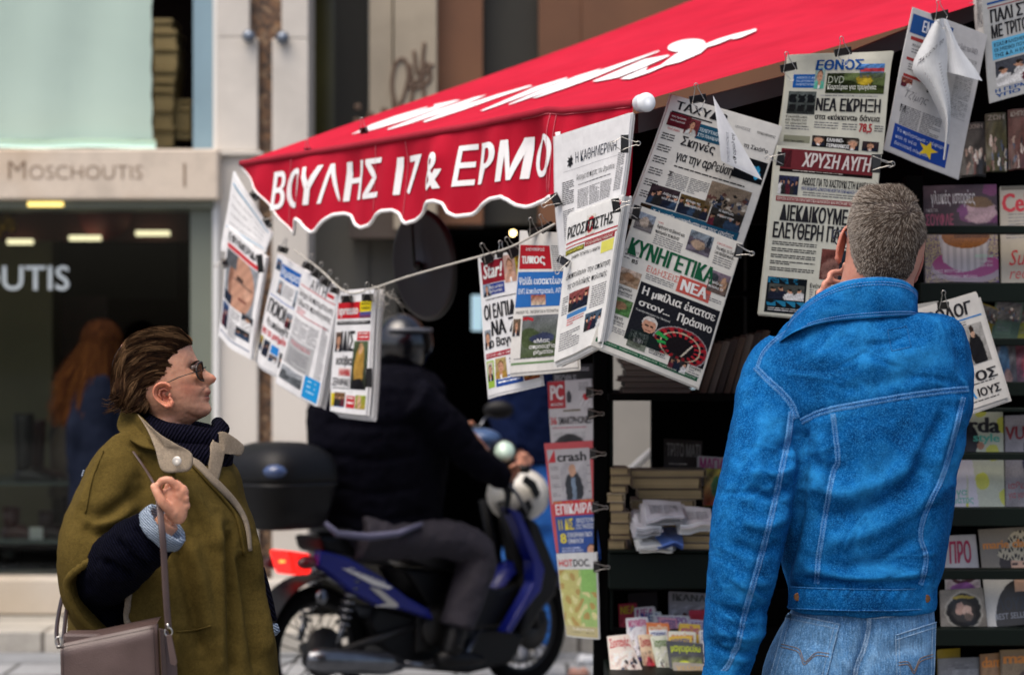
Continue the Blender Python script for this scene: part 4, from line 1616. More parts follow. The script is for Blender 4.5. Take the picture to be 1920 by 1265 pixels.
# ---- 8 white paper on the valance corner
wht8 = rgb('#e9eaec')
s = Sheet(quad((1040, 258), (1183, 213), (1158, 440), (1048, 482), [dbar(1040) - .10, dbar(1183) - .07, dbar(1158) - .07, dbar(1040) - .10]), 0.008, 0.003, 21, 0.012, 7, wht8, spread=.01)
s.text(.30, .185, .55, .085, "Η ΚΑΘΗΜΕΡΙΝΗ", rgb('#2e3644'), .0)
bird = [(.18, .28), (.20, .25), (.175, .235), (.205, .225), (.19, .205), (.225, .215), (.235, .19), (.25, .215), (.265, .225), (.25, .245), (.265, .27), (.24, .275), (.22, .295), (.205, .275)]
s.mb.add([s.S(a_, b_ - .02 + .02, .0012) for a_, b_ in bird], [tuple(range(len(bird)))[::-1]], 0, INK, False)
s.rule(.12, .315, .92, 0, (.3, .3, .32), .0008)
s.text(.31, .37, .55, .050, "Ανοιγμα σε πόρτες του Δημοσίου", INK, -.008, .15)
s.body(.32, .455, .85, .475, 1, .006)
s.body(.10, .40, .28, .60, 1, .0052, INK, .45)
s.body(.32, .50, .85, .66, 3, .0040)
s.body(.88, .30, .98, .62, 1, .0045)
s.body(.11, .64, .29, .95, 1, .005)
s.photo(.33, .72, .84, .84, crowd(81, '#6b6a58', 40))
s.done('newspaper', "bright white broadsheet with thin serif masthead on the valance corner", "newspaper", NG)

# ---- 9 below it
s = Sheet(quad((1064, 405), (1166, 368), (1126, 640), (1043, 679), [dbar(1064) - .12, dbar(1166) - .11, dbar(1126) - .11, dbar(1043) - .12]), 0.010, 0.003, 22, 0.03, 10, rgb('#dcdad0'), spread=.012)
s.text(.05, .09, .86, .075, "ΡΙΖΟΣΠΑΣΤΗΣ", INK, .03)
s.photo(.42, .055, .58, .19, paint(rgb('#dcdad0'), rgb('#dcdad0'), [('e', .5, .5, .42, .42, rgb('#b3202c')), ('e', .5, .5, .22, .25, rgb('#dcdad0'))], .05, 91), .003, .001)
s.text(.42, .09, .16, .07, "Π", INK, .03)
s.text(.88, .02, .12, .04, "90", RED_I, .03)
s.rule(.03, .195, 1, 0, RED_I, .004)
s.rule(.03, .225, 1, 0, RED_I, .003)
s.rect(.03, .245, .43, .28, rgb('#6d6a28'))
s.text(.05, .253, .36, .018, "ΣΥΛΛΑΛΗΤΗΡΙΟ", rgb('#e6e06a'), .02)
s.rect(.44, .235, .97, .268, rgb('#9c2a33'))
s.text(.46, .242, .48, .018, "ΤΗΣ ΚΟ ΚΕΝΤΡΙΚΗΣ ΜΑΚΕΔΟΝΙΑΣ", rgb('#e6dcd0'), .012)
s.rect(.74, .275, .97, .355, rgb('#e3df6c'))
s.text(.20, .30, .52, .022, "ΣΗΜΕΡΑ ΤΕΤΑΡΤΗ 11 ΜΑΡΤΗ", INK, .02)
s.text(.10, .415, .86, .040, "«Εποπτεύουν» την απόκτηση", INK, .0, .1)
s.text(.16, .485, .76, .040, "της αντιλαϊκής πολιτικής", INK, .0, .1)
s.photo(.22, .56, .62, .69, people(4, '#8a4a48', 92, .9))
s.rect(.20, .70, .62, .73, rgb('#4a86c0'))
s.body(.2, .74, .6, .79, 1, .006, rgb('#b3202c'))
s.body(.06, .57, .20, .70, 1, .006)
s.photo(.62, .755, .92, .88, people(4, '#46586a', 93, .9))
s.body(.66, .57, .95, .73, 1, .006)
s.body(.08, .82, .55, .95, 1, .006)
s.done('newspaper', "thick folded newspaper with red circle in its masthead, clipped under the white broadsheet", "newspaper", NG)

# ---- 10 the two tabloids on the string beside it
s = Sheet(quad((974, 432), (1052, 436), (1086, 688), (960, 700), [dbar(974) + .03, dbar(1052) + .03, dbar(1070) + .03, dbar(960) + .03]), 0.010, 0.004, 23, 0.010, 5, rgb('#c9c7c2'), spread=.008)
s.rect(.04, .10, .72, .27, RED_I)
s.text(.10, .165, .52, .065, "τυπος", WHT, .05)
s.text(.22, .12, .4, .02, "ΕΛΕΥΘΕΡΟΣ", WHT, .012)
s.body(.74, .10, .98, .30, 1, .006)
s.rect(.02, .29, .96, .54, rgb('#2d6db5'))
s.text(.06, .33, .84, .05, "Ψαλίδι εισακτέων", rgb('#e4ebf2'), .03)
s.text(.06, .41, .84, .035, "ΕΜΠ, Καποδιστριακό, ΑΠΘ", rgb('#dbe6f2'), .015)
s.photo(.34, .455, .60, .53, paint(rgb('#9a4a38'), rgb('#c9b8a0'), [], .3, 101))
s.text(.05, .565, .85, .02, "ΜΑΛΛΟΝ ΤΟ... ΠΑΓΩΝΙΑ ΓΙΑ Η ΤΕΤΑΡΤΗ ΑΥΡΙΟ", INK, .005)
s.photo(.18, .60, .84, .90, land('#6d7074', '#4c5a3a', 102, [('r', 0, .05, .3, .12, RED_I), ('e', .5, .55, .3, .12, rgb('#39405c'))]))
s.text(.36, .77, .26, .028, "«Μας", WHT, .02)
s.text(.30, .81, .40, .028, "απροσεχθία", WHT, .02)
s.text(.36, .85, .30, .028, "ρήματα»", WHT, .02)
s.photo(.02, .62, .15, .74, portrait('#6a5a4a', seed=103))
s.body(.86, .6, .98, .9, 1, .006)
s.rect(.02, .93, .98, .945, rgb('#6f8f62'))
s.body(.05, .90, .9, .925, 1, .005)
s.done('newspaper', "plastic wrapped newspaper with red and blue panels between the star tabloid and the broadsheets", "newspaper", NG)

s = Sheet(quad((895, 484), (978, 468), (1016, 718), (915, 743), [dbar(895) + .05, dbar(978) + .05, dbar(1000) + .05, dbar(905) + .05]), 0.008, 0.003, 24, 0.006, 4, rgb('#d9d7d4'), spread=.006)
s.rect(.06, .035, .60, .20, rgb('#8d1c2c'))
s.text(.10, .055, .48, .105, "Star!", WHT, .04, .25)
s.photo(.60, .02, .84, .22, portrait('#caa89a', '#6a4630', rgb('#c9a08c'), seed=111, w=.24))
s.rect(.84, .02, 1.0, .20, rgb('#c9b832'))
s.text(.86, .05, .12, .03, "Το", RED_I, .03)
s.text(.86, .10, .12, .03, "από", RED_I, .03)
s.photo(.06, .20, .26, .29, portrait('#8fa0b5', seed=112))
s.rect(.22, .205, .58, .285, rgb('#2a3f8c'))
s.text(.24, .22, .32, .02, "Νέα μέτρα", WHT, .012)
s.text(.24, .25, .30, .02, "ρύθμισης", WHT, .012)
s.body(.08, .31, .95, .33, 1, .007, INK)
s.text(.05, .355, .90, .10, "ΟΙ ΕΛΠΙΔΕΣ", INK, .055)
s.text(.20, .48, .74, .10, "ΝΑ ΖΕΙ", INK, .055)
s.text(.16, .60, .82, .062, "ο Βαγγέλης", INK, .04)
s.photo(.84, .33, 1.0, .47, portrait('#c09a80', '#2a2018', seed=113, w=.34))
s.photo(.04, .53, .18, .67, portrait('#8a929a', seed=114, w=.3))
s.rect(.05, .70, .98, .738, rgb('#a81f33'))
s.text(.08, .708, .86, .02, "Ελένη «Δεν υπάρχει ηθική»", rgb('#e6d0d0'), .012)
s.rect(.05, .755, .22, .95, rgb('#9fc34a'))
s.photo(.07, .765, .20, .90, portrait('#d0c8b8', seed=115, w=.26))
s.photo(.25, .75, .45, .90, portrait('#b5a06a', '#6e5230', rgb('#a5843c'), seed=116, w=.24))
s.body(.50, .765, .95, .86, 1, .008, INK, .6)
s.rect(.25, .885, .70, .955, rgb('#2a4f9c'))
s.body(.28, .895, .67, .945, 1, .009, (.7, .75, .85), .5)
s.photo(.72, .885, .98, .955, paint(rgb('#c9b23c'), rgb('#9a3c3c'), [], .4, 117))
s.done('newspaper', "tabloid with white star masthead on dark red, left end of the near string", "newspaper", NG)

# ---- 11 far string: thick tabloid with yellow corner
s = Sheet(quad((633, 548), (702, 542), (686, 778), (616, 770), [dbar(633), dbar(702), dbar(690), dbar(616)]), 0.006, 0.003, 25, 0.035, 9, rgb('#e0e0de'), spread=.015)
s.rect(.05, .09, .66, .225, rgb('#c5202c'))
s.text(.08, .115, .54, .075, "spresso", WHT, .04)
s.rect(.66, .085, .98, .175, YEL_I)
s.text(.70, .10, .24, .02, "ΜΟΝΟ", INK, .02)
s.text(.70, .135, .24, .02, "ΣΗΜΕΡΑ", INK, .02)
s.photo(.66, .175, .98, .225, paint(rgb('#3a5aa0'), rgb('#7a2a30'), [], .4, 121))
s.rect(.05, .245, .98, .275, rgb('#1c1c1c'))
s.body(.08, .252, .95, .27, 1, .006, (.6, .6, .6))
s.photo(.04, .335, .20, .50, portrait('#6a5c55', seed=122, w=.3))
s.text(.20, .335, .40, .155, "ΙΔΙΣ", INK, .05)
s.rect(.66, .335, .98, .405, rgb('#c5303a'))
s.body(.69, .345, .95, .40, 1, .009, (.8, .75, .7))
s.photo(.60, .41, .96, .80, paint(rgb('#57664a'), rgb('#1c1c1c'), [('e', .5, .55, .3, .5, rgb('#a5823c')), ('e', .5, .15, .14, .12, rgb('#b08c68')), ('e', .5, .95, .4, .18, rgb('#17171a'))], .25, 123))
s.text(.10, .535, .50, .07, "ισόβια", INK, .03)
s.rect(.18, .63, .58, .70, rgb('#e6d6d0'))
s.text(.20, .64, .38, .055, "HANNIBAL", rgb('#c5202c'), .04)
s.text(.05, .72, .53, .06, "ΣΕΡΑΦΗΝΑΣ!", INK, .02)
s.body(.05, .795, .60, .82, 1, .008, INK)
s.photo(.03, .845, .13, .955, paint(YEL_I, rgb('#c9b22e'), [], .2, 124))
s.photo(.13, .835, .45, .95, people(3, '#7a5a3c', 125, .8))
s.rect(.14, .91, .44, .955, rgb('#2a6ab5'))
s.rect(.50, .855, .76, .955, rgb('#c5303a'))
s.body(.53, .865, .74, .945, 1, .012, (.8, .75, .7), .5)
s.photo(.78, .845, .98, .955, paint(rgb('#8ea23c'), rgb('#a5903c'), [('e', .4, .5, .2, .5, rgb('#c9a586'))], .2, 126))
s.done('newspaper', "thick tabloid with red and yellow masthead, at the right end of the far string", "newspaper", NG)

# ---- 12 the overlapping pair
s = Sheet(quad((568, 504), (636, 546), (592, 762), (520, 716), [dbar(568), dbar(636), dbar(600), dbar(530)]), 0.008, 0.003, 26, 0.03, 8, rgb('#e3e3e2'), spread=.012)
s.text(.30, .03, .44, .085, "ΑΥΓΗ", INK, .0)
s.rect(.76, .06, .92, .09, rgb('#c5303a'))
s.rule(.04, .12, .98, 0, rgb('#c5303a'), .003)
s.text(.04, .16, .92, .05, "Σκληρή διαπραγμάτευση", INK, .0)
s.text(.04, .235, .92, .05, "ή βήματα προσέγγισης", INK, .0)
s.body(.05, .31, .95, .37, 1, .008, rgb('#b3404a'))
s.body(.05, .40, .75, .56, 3, .0052)
s.body(.80, .34, .96, .80, 1, .006)
s.rect(.04, .565, .72, .80, rgb('#b7b8b9'))
s.body(.1, .59, .68, .63, 1, .008, rgb('#b3404a'))
s.body(.1, .65, .68, .79, 1, .006)
s.photo(.04, .82, .62, .94, land('#a9aeb3', '#5f6468', 131))
s.rect(.66, .80, .97, .985, rgb('#2196d6'))
s.body(.72, .83, .92, .96, 1, .016, (.5, .8, .95), .25)
s.done('newspaper', "white broadsheet with small photo of a hillside and a cyan box, overlapping its left neighbour", "newspaper", NG)
s = Sheet(quad((519, 476), (582, 512), (537, 716), (477, 672), [dbar(519) + .06, dbar(582) + .05, dbar(545) + .05, dbar(490) + .06]), 0.008, 0.003, 27, 0.012, 4, rgb('#e0e1e2'), spread=.008)
s.rect(.22, .05, .98, .17, rgb('#1f62b0'))
s.text(.25, .07, .68, .07, "δημοκρατία", rgb('#dfe8f2'), .03)
s.photo(.04, .03, .20, .13, people(1, '#5a7ea8', 141))
s.photo(.22, .195, .40, .32, portrait('#a5b0ba', seed=142))
s.body(.42, .21, .74, .32, 1, .007)
s.photo(.76, .20, .98, .35, portrait('#8a98a8', seed=143))
s.rule(.05, .36, .98, 0, rgb('#1f62b0'), .003)
s.text(.08, .40, .58, .125, "ΠΟΙΟΙ", INK, .05)
s.photo(.68, .42, .98, .555, people(3, '#8a8f98', 144, .9))
s.text(.16, .565, .78, .065, "θα απολογηθούν", INK, .02)
s.text(.06, .655, .86, .06, "για το μνημόνιο", rgb('#d2303c'), .03)
s.photo(.05, .75, .20, .88, people(2, '#a8963c', 145))
s.photo(.24, .755, .42, .90, people(2, '#2a3648', 146))
s.rect(.46, .765, .66, .84, rgb('#2d86d0'))
s.photo(.46, .85, .66, .915, people(2, '#5c6068', 147))
s.photo(.70, .79, .93, .93, people(2, '#4a4c50', 148))
s.done('newspaper', "newspaper with blue masthead panel and red headline, left of the overlapping far pair", "newspaper", NG)

# ---- 13 far left: two papers wrapped over the awning's corner
s = Sheet(quad((438, 322), (509, 437), (494, 484), (416, 470), [8.62, 8.40, 8.42, 8.64]), 0.010, 0.004, 28, 0.008, 4, rgb('#d5dbdf'), spread=.006)
for i in range(7):
 s.body(.08, .12 + i * .12, .9, .17 + i * .12, 3, .005)
s.rule(.05, .10, .95, 0, rgb('#4a9ac0'), .004)
s.rule(.05, .66, .95, 0, rgb('#4a9ac0'), .004)
s.done('newspaper', "pale newspaper draped over the awning's far left corner", "newspaper", NG)
s = Sheet(quad((427, 424), (499, 482), (466, 674), (409, 628), [8.60, 8.36, 8.38, 8.62]), 0.010, 0.003, 29, 0.014, 5, rgb('#d9dde0'), spread=.006)
s.text(.06, .035, .80, .07, "ΕΦΗΜΕΡΙΔΑ", INK, .03)
s.rect(.05, .13, .88, .17, rgb('#c93a42'))


def closeup(a, b):
 c = rgb('#8d9298')
 if ((a - .55) / .42) ** 2 + ((b - .52) / .56) ** 2 < 1:
  c = rgb('#bb8f78')
  if a < .28:
   c = rgb('#9a705c')
  if abs(b - .40) < .035 and .40 < a < .62:
   c = rgb('#4c3a34')
  if abs(b - .46) < .015 and .30 < a < .95:
   c = rgb('#7a6258')
  if abs(b - .76) < .02 and .55 < a < .8:
   c = rgb('#7c4a42')
  if ((a - .8) / .1) ** 2 + ((b - .6) / .1) ** 2 < 1:
   c = rgb('#cfa48c')
 if b > .8 and a < .35:
  c = rgb('#1f2a3c')
 if b < .3 and a < .35:
  c = rgb('#595c60')
 return shade(c, 1 + .1 * math.sin(a * 30 + b * 22))


s.photo(.05, .18, .92, .64, closeup)
s.photo(.04, .66, .32, .88, people(2, '#33507c', 152))
s.body(.36, .66, .66, .92, 1, .006)
s.photo(.68, .62, .96, .76, people(1, '#202a36', 153))
s.photo(.60, .77, .92, .86, people(2, '#2c3238', 154))
s.rule(.04, .93, .95, 0, rgb('#33507c'), .004)
s.done('newspaper', "newspaper with a close up face below its red bar, leftmost on the awning", "newspaper", NG)
# ------------------------------------------------------------------ binder clips
CLIPB = mat("black_clip_steel", '#0b0b0d', 0.3, 0.2, 20, spec=0.5)
WIRE = mat("nickel_wire", '#b5b2ac', 0.28, 0.1, 20, metallic=1.0)
CG = "binder clips holding the newspapers"


def clip(px, py, d, ang, label, w=0.034, hs=(1,), size=1.0, group=CG):
 """ang: picture direction (degrees, 0 right, 90 up) from the jaw to the spine"""
 q = RAD(ang)
 b = V((math.cos(q), 0, math.sin(q)))
 a = V((-math.sin(q), 0, math.cos(q)))
 n = V((0, -1, 0))
 o = P(px, py, d)
 root = empty('binder_clip', o, label, "clip", group)
 L, T = 0.017 * size, 0.0085 * size
 mb = MB()
 sec = [(-L * .75, .0016), (L * .30, T), (L * .36, T * .8), (L * .36, -T * .8), (L * .30, -T), (-L * .75, -.0016)]
 rings = [[o + a * (s_ * w / 2) + b * x + n * y for x, y in sec] for s_ in (-1, -.98, .98, 1)]
 mb.loft(rings, smooth=False)
 mb.tube([o + a * (-w / 2) + b * (-L * .75) + n * .0024, o + a * (w / 2) + b * (-L * .75) + n * .0024], 0.0016, 6)
 mb.build('clip_body', CLIPB, root)
 for h in hs:
  # 1: lever stands out past the spine on the near side, -1: on the far side, 2: folded down over the paper
  hw = w * .30
  pts = []
  Lh = 0.030 * size
  for t in np.linspace(0, 1, 9):
   pts.append((-hw * (1 - t) ** 1.2 - .0035 * size, Lh * t))
  for t in np.linspace(math.pi, 0, 9):
   pts.append((.0055 * size * math.cos(t), Lh + .0055 * size * math.sin(t) + .003))
  pts += [(-x, y) for x, y in pts[:9][::-1]]
  out = []
  for x, y in pts:
   if h == 2:
    out.append(o + a * x + b * (-L * .7 - y * .8) + n * (.004 + y * .12))
   else:
    lean = (.35 if h == 1 else -.35) * y
    out.append(o + a * x + b * (-L * .7 + y * 1.25) + n * ((.0105 if h == 1 else -.0105) + lean * .5))
  hb = MB()
  hb.tube(out, 0.0011, 6)
  hb.build('lever', WIRE, root)
 return root


clip(1308, 183, 6.33, 100, "black binder clip on the awning edge above the folded corner newspaper", .044, (1, 2))
clip(1478, 124, 6.42, 102, "black binder clip at the top left of the blue masthead newspaper", .044, (1, 2))
clip(1580, 95, 6.52, 100, "black binder clip at the top middle of the blue masthead newspaper", .046, (1, 2))
clip(1762, 26, 6.60, 103, "black binder clip holding the open newspaper with curled pages", .046, (1, 2))
clip(1174, 270, dbar(1183) - .11, 0, "black binder clip on the upper right edge of the bright white broadsheet", .046, (1, 2))
clip(1158, 385, dbar(1170) - .16, 10, "black binder clip on the right edge where the two broadsheets overlap", .036, (1,))
clip(1190, 398, 6.31, 165, "black binder clip at the top left corner of the green masthead paper", .038, (1,))
clip(1388, 471, 6.37, -12, "black binder clip on the right edge between the two tilted newspapers", .036, (1, -1))
clip(1461, 298, 6.44, 172, "black binder clip at the left end of the dark red masthead", .036, (1, -1))
clip(1645, 307, 6.50, -3, "black binder clip at the right end of the dark red masthead", .050, (1, -1), 1.25)
clip(1040, 376, dbar(1040) - .13, 205, "black binder clip where the valance meets the white broadsheet", .036, (1,), 1.1)
clip(1055, 492, dbar(1055) - .17, 240, "black binder clip on the left edge of the red circle newspaper", .034, (1,))
clip(1000, 432, dbar(1000), 105, "black binder clip at the top left of the plastic wrapped newspaper", .034, (1,))
clip(1024, 424, dbar(1024), 120, "black binder clip at the top right of the plastic wrapped newspaper", .040, (1,))
clip(916, 482, dbar(916) + .02, 118, "black binder clip at the left of the star tabloid's top", .044, (1,), 1.25)
clip(940, 474, dbar(940) + .04, 95, "black binder clip in the middle of the star tabloid's top", .028, (-1,))
clip(964, 470, dbar(964) + .02, 122, "black binder clip at the right of the star tabloid's top", .040, (1,), 1.25)
clip(650, 558, dbar(650) - .05, 92, "black binder clip at the top left of the thick tabloid", .036, (1,), 1.2)
clip(689, 555, dbar(689) - .05, 90, "black binder clip at the top right of the thick tabloid", .036, (1,), 1.2)
clip(694, 708, dbar(694) - .04, 0, "black binder clip low on the right edge of the thick tabloid", .060, ())
clip(578, 497, dbar(578) - .03, 65, "black binder clip at the top of the blue masthead panel newspaper", .036, (1,), 1.1)
clip(594, 512, dbar(594) - .03, 60, "black binder clip at the left top of the overlapping broadsheet", .036, (1,), 1.1)
clip(611, 527, dbar(611) - .03, 62, "black binder clip at the right top of the overlapping broadsheet", .036, (1,), 1.1)
clip(628, 542, dbar(628) - .03, 75, "black binder clip where the broadsheet touches the thick tabloid", .030, (1,))
clip(531, 466, dbar(531) - .03, 75, "black binder clip below the awning's left valance tip", .036, (1, -1))
clip(420, 494, 8.53, 196, "black binder clip on the left edge of the close up face newspaper", .034, (1, -1))
clip(490, 494, 8.31, 5, "black binder clip on the right edge of the close up face newspaper", .062, ())
clip(478, 366, 8.45, 40, "black binder clip high on the pale newspaper at the awning corner", .034, (1,))
clip(503, 416, 8.34, 35, "black binder clip low on the pale newspaper at the awning corner", .036, (1,))
clip(682, 243, 7.75, 100, "silver lever clip standing on the awning's upper hem", .026, (1,), 1.0)
clip(577, 281, 8.15, 95, "small clip standing on the awning hem near its far corner", .024, (1,), .9)
clip(1768, 570, 6.49, 92, "black binder clip on top of the newspaper behind the man's shoulder", .030, (1,))

# ------------------------------------------------------------------ string and round disc
st = MB()
pts = [P(*q) for q in [(552, 468, dbar(552) + .02), (600, 505, dbar(600)), (650, 548, dbar(650)), (700, 540, dbar(700)), (760, 520, dbar(760)), (840, 497, dbar(840)), (905, 479, dbar(905) + .03), (960, 462, dbar(960)), (1040, 420, dbar(1040) - .05)]]
st.tube([V(p) for p in smooth_path(pts, 6)], 0.0032, 6)
for i in range(26):        # frayed plastic threads
 q = P(rnd.uniform(700, 740), rnd.uniform(530, 560), dbar(715))
 st.tube([q, q + V((rnd.uniform(-.02, .03), rnd.uniform(-.02, .02), rnd.uniform(-.03, .01))), q + V((rnd.uniform(-.03, .06), rnd.uniform(-.03, .03), rnd.uniform(-.07, -.01)))], 0.0006, 4)
tag(st.build('string', mat("pale_twine", '#b8b4aa', 0.8, 0.15, 60)), "pale string stretched under the valance carrying the clipped papers", "string")

disc = empty('round_mirror', P(796, 500, 8.3), "dark back of a round mirror hanging under the awning", "mirror")
c = P(797, 497, 8.3)
ax = V((-0.80, -0.58, -.10)).normalized()
dm_ = MB()
dm_.lathe(c, [(0.0, -0.022), (0.10, -0.020), (0.175, -0.008), (0.187, 0.0), (0.187, 0.010), (0.176, 0.013), (0.165, 0.010), (0.08, 0.014), (0.0, 0.016)], ax, 48)
dm_.build('mirror_back', mat("grey_brown_plastic", '#2e2829', 0.5, 0.12, 4), disc)
rm_ = MB()
aa = ax.orthogonal().normalized()
bb_ = ax.cross(aa)
rm_.tube([c + aa * (.187 * math.cos(t)) + bb_ * (.187 * math.sin(t)) for t in np.linspace(0, 2 * math.pi, 49)[:-1]], 0.0065, 8, closed=True)
rm_.build('rim', M['black'], disc)
hk = MB()
hk.tube([c + ax * .016, c + ax * .045, c + ax * .045 + V((-.012, 0, .2)), c + ax * .03 + V((-.01, .1, .40))], 0.006, 8)
hk.ball(c + ax * .03, .018, nu=10, nv=8)
hk.build('bracket', M['black'], disc)

# ------------------------------------------------------------------ magazines
MG_L = "magazines clipped down the kiosk's left edge"
MG_R = "magazines standing in the right hand rack"
MG_B = "magazines in the low rack"


def dcol(px):
 return 7.56 + (1115 - px) * 0.0026


def mag(q, d, label, group, base=WHT, bulge=.004, thick=.006, seed=1, leaves=3):
 s_ = Sheet(quad(*q, d), bulge, .0015, seed, thick, leaves, base, spread=.003)
 return s_, label, group


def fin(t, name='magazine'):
 k = 1.55 if t[2] == MG_R else 1.25 if t[2] == MG_B else 1  # rack covers carry kiosk shade in their colours, partly lightened here
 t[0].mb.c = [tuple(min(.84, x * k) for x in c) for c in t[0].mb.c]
 return t[0].done(name, t[1], "magazine", t[2], 'mag')


t = mag(((1036, 684), (1110, 682), (1113, 760), (1040, 760)), dcol, "black magazine peeping out above the computer magazine", MG_L, rgb('#191a1e'), seed=201)
t[0].text(.06, .25, .55, .18, "PEOPLE", rgb('#8a8c90'), .03)
t[0].body(.3, .08, .95, .18, 1, .006, (.4, .4, .42))
fin(t)
t = mag(((1026, 716), (1108, 710), (1115, 850), (1034, 852)), lambda p: dcol(p) - .015, "computer magazine with a red square on the left edge column", MG_L, rgb('#b9b8ba'), seed=202)
s = t[0]
s.rect(.0, .0, .42, .37, rgb('#a3202c'))
s.text(.06, .05, .32, .20, "PC", rgb('#d0d0d0'), .05)
s.text(.07, .295, .29, .04, "MAGAZINE", rgb('#d0d0d0'), .02)
s.photo(.44, .12, .58, .30, paint(rgb('#b9b8ba'), rgb('#b9b8ba'), [('e', .5, .6, .42, .5, rgb('#3a3a40'))], .1, 1))
s.body(.72, .04, .95, .16, 1, .006)
s.photo(.74, .18, .96, .36, paint(rgb('#b9b8ba'), rgb('#b9b8ba'), [('e', .6, .3, .3, .25, RED_I)], .1, 2))
s.rect(.35, .395, .75, .42, rgb('#6a604c'))
s.text(.03, .49, .17, .10, "36", rgb('#b3202c'), .02)
s.text(.24, .49, .72, .10, "SMARTPHONES", INK, .02)
s.body(.05, .63, .9, .66, 1, .008, rgb('#a3606a'))
s.photo(.10, .70, .82, .99, paint(rgb('#b0b0b2'), rgb('#a0a0a4'), [('e', .5, .7, .48, .62, rgb('#26262a')), ('e', .5, .9, .28, .3, rgb('#4a4a50'))], .1, 3))
fin(t)
t = mag(((1020, 831), (1111, 826), (1121, 1028), (1043, 1036)), lambda p: dcol(p) - .03, "red bordered news magazine with a man in a dark suit on its cover", MG_L, rgb('#b84a50'), seed=203)
s = t[0]
s.rect(.05, .06, .93, .56, rgb('#a9a7aa'))
s.add = None
s.mb.add([s.S(.05, .18, .001), s.S(.22, .06, .001), s.S(.22, .18, .001)], [(0, 1, 2)], 0, RED_I, False)
s.text(.26, .09, .60, .085, "crash", INK, .035)
s.photo(.30, .19, .86, .53, paint(rgb('#a5a4a8'), rgb('#9a999d'), [('e', .48, .75, .34, .5, rgb('#20242c')), ('r', .40, .4, .56, 1, rgb('#6f8296')), ('e', .45, .2, .13, .17, rgb('#b08a72'))], .06, 4))
for i in range(4):
 s.body(.08, .22 + i * .08, .28, .26 + i * .08, 1, .006)
 s.body(.78, .22 + i * .08, .93, .25 + i * .08, 1, .006)
fin(t)
t = mag(((1037, 940), (1118, 934), (1123, 1048), (1049, 1052)), lambda p: dcol(p) - .045, "magazine with white title on red over a blue cover with yellow headline", MG_L, rgb('#24488e'), seed=204)
s = t[0]
s.rect(0, 0, 1, .25, rgb('#b8222e'))
s.rect(0, 0, 1, .035, rgb('#c07a3a'))
s.text(.05, .06, .88, .16, "ΕΠΙΚΑΙΡΑ", rgb('#dcdcdc'), .04)
s.text(.08, .31, .40, .17, "11 ΔΙΣ.", rgb('#d8c82c'), .03)
s.text(.52, .31, .42, .07, "ΧΡΩΣΤΟΥΝ", rgb('#ccd2dc'), .03)
s.text(.52, .41, .42, .07, "ΣΤΙΣ ΤΡΑΠΕΖΕΣ", rgb('#ccd2dc'), .03)
s.text(.08, .54, .16, .16, "8", rgb('#d8c82c'), .03)
s.text(.28, .54, .6, .07, "ΕΠΙΧΕΙΡΗΜΑΤΙΚΟΙ", rgb('#ccd2dc'), .03)
s.text(.28, .64, .4, .07, "ΟΜΙΛΟΙ", rgb('#ccd2dc'), .03)
s.body(.08, .78, .7, .95, 1, .008, (.4, .45, .6))
s.photo(.72, .7, .98, .99, portrait('#24488e', seed=6, w=.3))
fin(t)
t = mag(((1043, 1038), (1118, 1035), (1123, 1198), (1060, 1192)), lambda p: dcol(p) - .06, "magazine with a jigsaw of banknotes, lowest of the left edge column", MG_L, rgb('#c9cbc9'), seed=205)
s = t[0]


def jig(a, b):
 c = rgb('#b3b06a') if a < .55 else rgb('#94b26a')
 h = math.sin(a * 17 + 2 * math.sin(b * 9)) + math.sin(b * 23 + 2 * math.sin(a * 11))
 if h > .9:
  c = rgb('#a58a4c')
 elif h < -1.0:
  c = rgb('#c9c68c')
 if a > .62 and b < .4:
  c = rgb('#7fae5c')
 return shade(c, .85 + .3 * rnd.random())


s.photo(.02, .19, .99, .86, jig)
s.text(.05, .07, .36, .085, "HOT", rgb('#c2242f'), .02)
s.text(.43, .07, .42, .085, "DOC.", INK, .02)
s.rect(.02, .86, .99, .985, rgb('#b3a97c'))
s.text(.28, .88, .62, .03, "Το παρασκήνιο", rgb('#e0dccb'), .015)
s.body(.2, .93, .95, .97, 1, .007, (.3, .28, .15))
fin(t)
for k, (px, py) in enumerate(((1107, 735), (1110, 775), (1114, 850), (1118, 950), (1121, 1062))):
 clip(px, py, dcol(px) - .09, 0, "black clip on the kiosk post beside the %s of the left magazine column" % ("computer magazine", "phone headline", "red bordered cover", "blue cover", "jigsaw cover")[k], .034, (1,), 1.0, "clips on the kiosk post")

# --- the right hand rack
RD = RACK + .06
t = mag(((1731, 349), (1868, 346), (1873, 530), (1736, 531)), [RD + .08, RD + .08, RD, RD], "cookery magazine with a large teacup on a pink saucer", MG_R, rgb('#2b1a1e'), seed=211)
s = t[0]
s.photo(.0, .0, 1, .44, paint(rgb('#3c2a30'), rgb('#241419'), [('e', .80, .78, .30, .12, rgb('#5e2a50')), ('e', .76, .62, .22, .30, rgb('#937a7c')), ('e', .76, .42, .19, .13, rgb('#5c4528')), ('e', .52, .6, .07, .16, rgb('#5e2f56')), ('e', .92, .1, .12, .16, rgb('#5e2a4c'))], .15, 12), .003)


